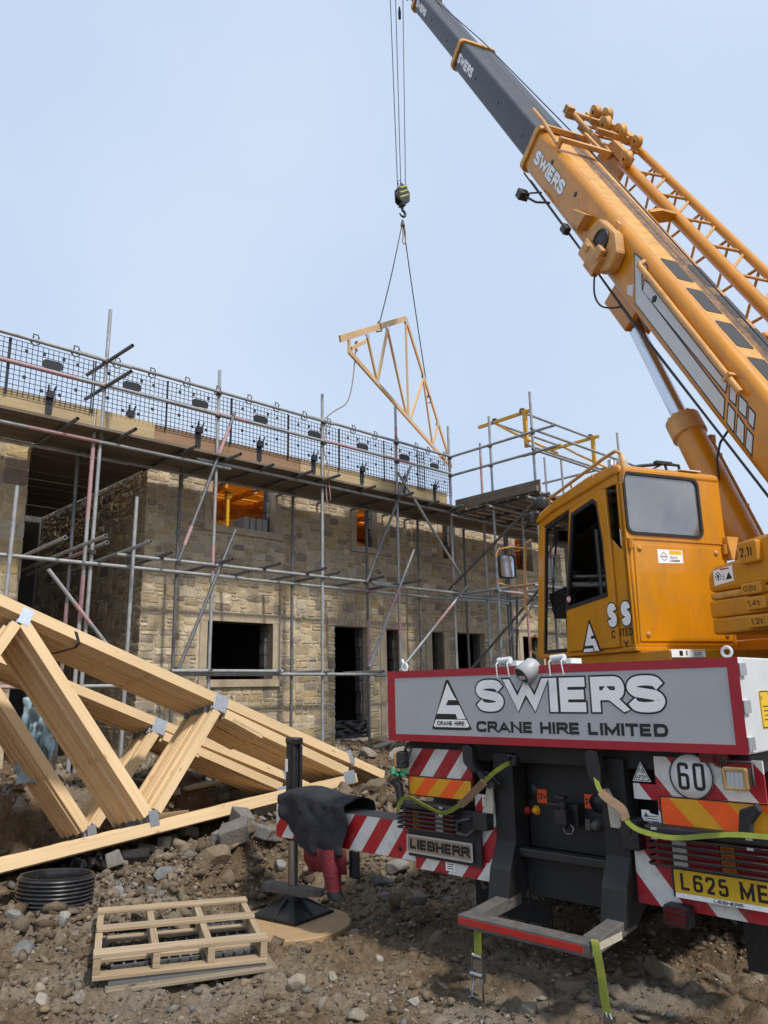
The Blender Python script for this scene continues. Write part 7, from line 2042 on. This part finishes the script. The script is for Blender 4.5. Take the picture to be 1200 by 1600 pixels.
def hang(label, pts, base, w_=.045):
    t = thing('ratchet_strap', label, 'strap', CRW @ Matrix.Translation(base), 'strap ends hanging from the rear step')
    Q = Matrix.Translation(-Vector(base)); sp = smooth(pts)
    mb = MB(Q); mb.strip(sp, (1, .15, 0), w_, .004); obj('webbing', mb, M['strap'], t); return t, Q
t, Q = hang('lime strap end with a steel ratchet buckle hanging below the left of the step', [(-.315, -.235, .38), (-.316, -.235, .30), (-.318, -.235, .20)], (-.32, -.235, .2))
mb = MB(Q)
for x in (-.352, -.284): mb.box((x, -.235, .135), (.006, .03, .15)); 
mb.tube((-.355, -.235, .19), (-.281, -.235, .19), .013, 8); mb.tube((-.36, -.25, .10), (-.276, -.25, .10), .016, 8); mb.box((-.318, -.24, .15), (.06, .012, .05))
obj('ratchet', mb, M['steel'], t)
mb = MB(Q); mb.path([(-.345, -.245, .09), (-.352, -.26, -.005), (-.268, -.265, -.02), (-.290, -.245, .09)], .006, 6); mb.tube((-.349, -.25, .05), (-.28, -.25, .045), .005, 6); obj('wire_handle', mb, M['steel'], t)
t, Q = hang('lime strap tied over the right end of the step, a steel hook at its end', [(.485, -.335, .445), (.50, -.36, .45), (.515, -.372, .40), (.53, -.375, .30), (.535, -.37, .20), (.54, -.365, .14)], (.5, -.35, .3), .04)
mb = MB(Q); mb.path([(.53, -.365, .15), (.555, -.365, .10), (.57, -.365, .05), (.60, -.36, .01), (.59, -.35, -.01)], .008, 6); mb.path([(.55, -.365, .15), (.575, -.365, .10), (.59, -.37, .05), (.62, -.36, .02)], .008, 6); mb.box((.55, -.365, .12), (.05, .03, .03)); obj('claw_hook', mb, M['steel'], t)

# ------------------------------------------------------------------ crane operator, seen dimly through the rear window
def skin(name, verts, edges, radii, m_, parent, root=0, sub=2):
    me = bpy.data.meshes.new(name); me.from_pydata(verts, edges, []); me.materials.append(m_)
    o = bpy.data.objects.new(name, me); COL.objects.link(o); o.parent = parent
    sk = o.modifiers.new('skin', 'SKIN'); sk.use_smooth_shade = True
    lay = me.skin_vertices[0] if me.skin_vertices else None
    if lay is None:
        me.attributes.new if False else None
        bm = bmesh.new(); bm.from_mesh(me); bm.verts.layers.skin.verify(); bm.to_mesh(me); bm.free(); lay = me.skin_vertices[0]
    for i, r in enumerate(radii):
        lay.data[i].radius = r if isinstance(r, tuple) else (r, r)
        lay.data[i].use_root = (i == root)
    s = o.modifiers.new('sub', 'SUBSURF'); s.levels = sub; s.render_levels = sub
    return o
pt = thing('person', 'crane operator in dark workwear seated in the yellow cab behind its rear window', 'person', SUW @ Matrix.Translation((-1.13, .40, 2.42)))
V = [(0, 0, .06), (0, .0, .26), (0, -.01, .44), (0, .01, .55), (0, .03, .62), (0, .045, .72), (0, .04, .80),
     (-.10, .02, .06), (-.11, .42, .10), (-.11, .46, -.30), (-.11, .58, -.36), (.10, .02, .06), (.11, .42, .10), (.11, .46, -.30), (.11, .58, -.36),
     (-.17, -.01, .47), (-.23, .08, .24), (-.20, .32, .22), (-.19, .39, .22), (.17, -.01, .47), (.23, .08, .24), (.20, .32, .22), (.19, .39, .22)]
E_ = [(0, 1), (1, 2), (2, 3), (3, 4), (4, 5), (5, 6), (0, 7), (7, 8), (8, 9), (9, 10), (0, 11), (11, 12), (12, 13), (13, 14), (2, 15), (15, 16), (16, 17), (17, 18), (2, 19), (19, 20), (20, 21), (21, 22)]
RD = [(.15, .12), (.15, .11), (.16, .11), .06, .058, (.078, .095), (.06, .075), .09, .07, .05, .04, .09, .07, .05, .04, .06, .046, .036, .03, .06, .046, .036, .03]
body = skin('body', V, E_, RD, M['skin'], pt)
RD2 = [(.165, .135), (.165, .125), (.175, .125), .065]
skin('jacket', [V[0], V[1], V[2], (0, .005, .50), V[15], V[16], V[17], V[19], V[20], V[21]], [(0, 1), (1, 2), (2, 3), (2, 4), (4, 5), (5, 6), (2, 7), (7, 8), (8, 9)], RD2 + [.07, .056, .044, .07, .056, .044], M['shirt'], pt)
skin('trousers', [V[0], V[7], V[8], V[9], V[11], V[12], V[13]], [(0, 1), (1, 2), (2, 3), (0, 4), (4, 5), (5, 6)], [(.16, .13), .10, .08, .06, .10, .08, .06], M['shirt'], pt)
mb = MB(); vs, fs = ICO3
mb.add([(v[0] * .085, v[1] * .105 + .03, v[2] * .07 + .795) for v in vs], fs, True); obj('hair', mb, M['hair'], pt)
mb = MB()
mb.tube((0, .135, .72), (0, .155, .715), .012, 8); mb.box((0, .138, .685), (.045, .01, .008)); mb.lathe([(.0, -.006), (.012, 0), (0, .006)], (-.03, .135, .745), (0, 1, 0), 8); mb.lathe([(.0, -.006), (.012, 0), (0, .006)], (.03, .135, .745), (0, 1, 0), 8)
for s in (-1, 1): mb.lathe([(0, -.012), (.028, 0), (0, .012)], (s * .082, .04, .72), (1, 0, 0), 10)
obj('face', mb, M['skin'], pt)
for s in (-1, 1):
    mb = MB(); h0 = Vector((s * .19, .39, .22)); mb.path([h0, h0 + Vector((0, .05, .0)), h0 + Vector((0, .09, -.005))], [.03, .042, .036], 10)
    for f, L_ in zip((-.03, -.01, .01, .03), (.06, .072, .068, .052)):
        b_ = h0 + Vector((f, .10, 0)); mb.path([b_, b_ + Vector((0, L_ * .5, -.012)), b_ + Vector((0, L_ * .7, -.04))], [.009, .0085, .007], 6)
    mb.path([h0 + Vector((-s * .03, .04, 0)), h0 + Vector((-s * .055, .075, -.01)), h0 + Vector((-s * .05, .10, -.025))], [.011, .010, .008], 6)
    obj('hand', mb, M['skin'], pt)

# no part nests deeper than thing > part > sub-part
def flatten(o, part, depth):
    for ch in list(o.children):
        flatten(ch, ch if depth == 1 else part, depth + 1)
        if depth >= 3: ch.parent = part
for o in list(SC.objects):
    if o.parent is None and o.children: flatten(o, None, 1)
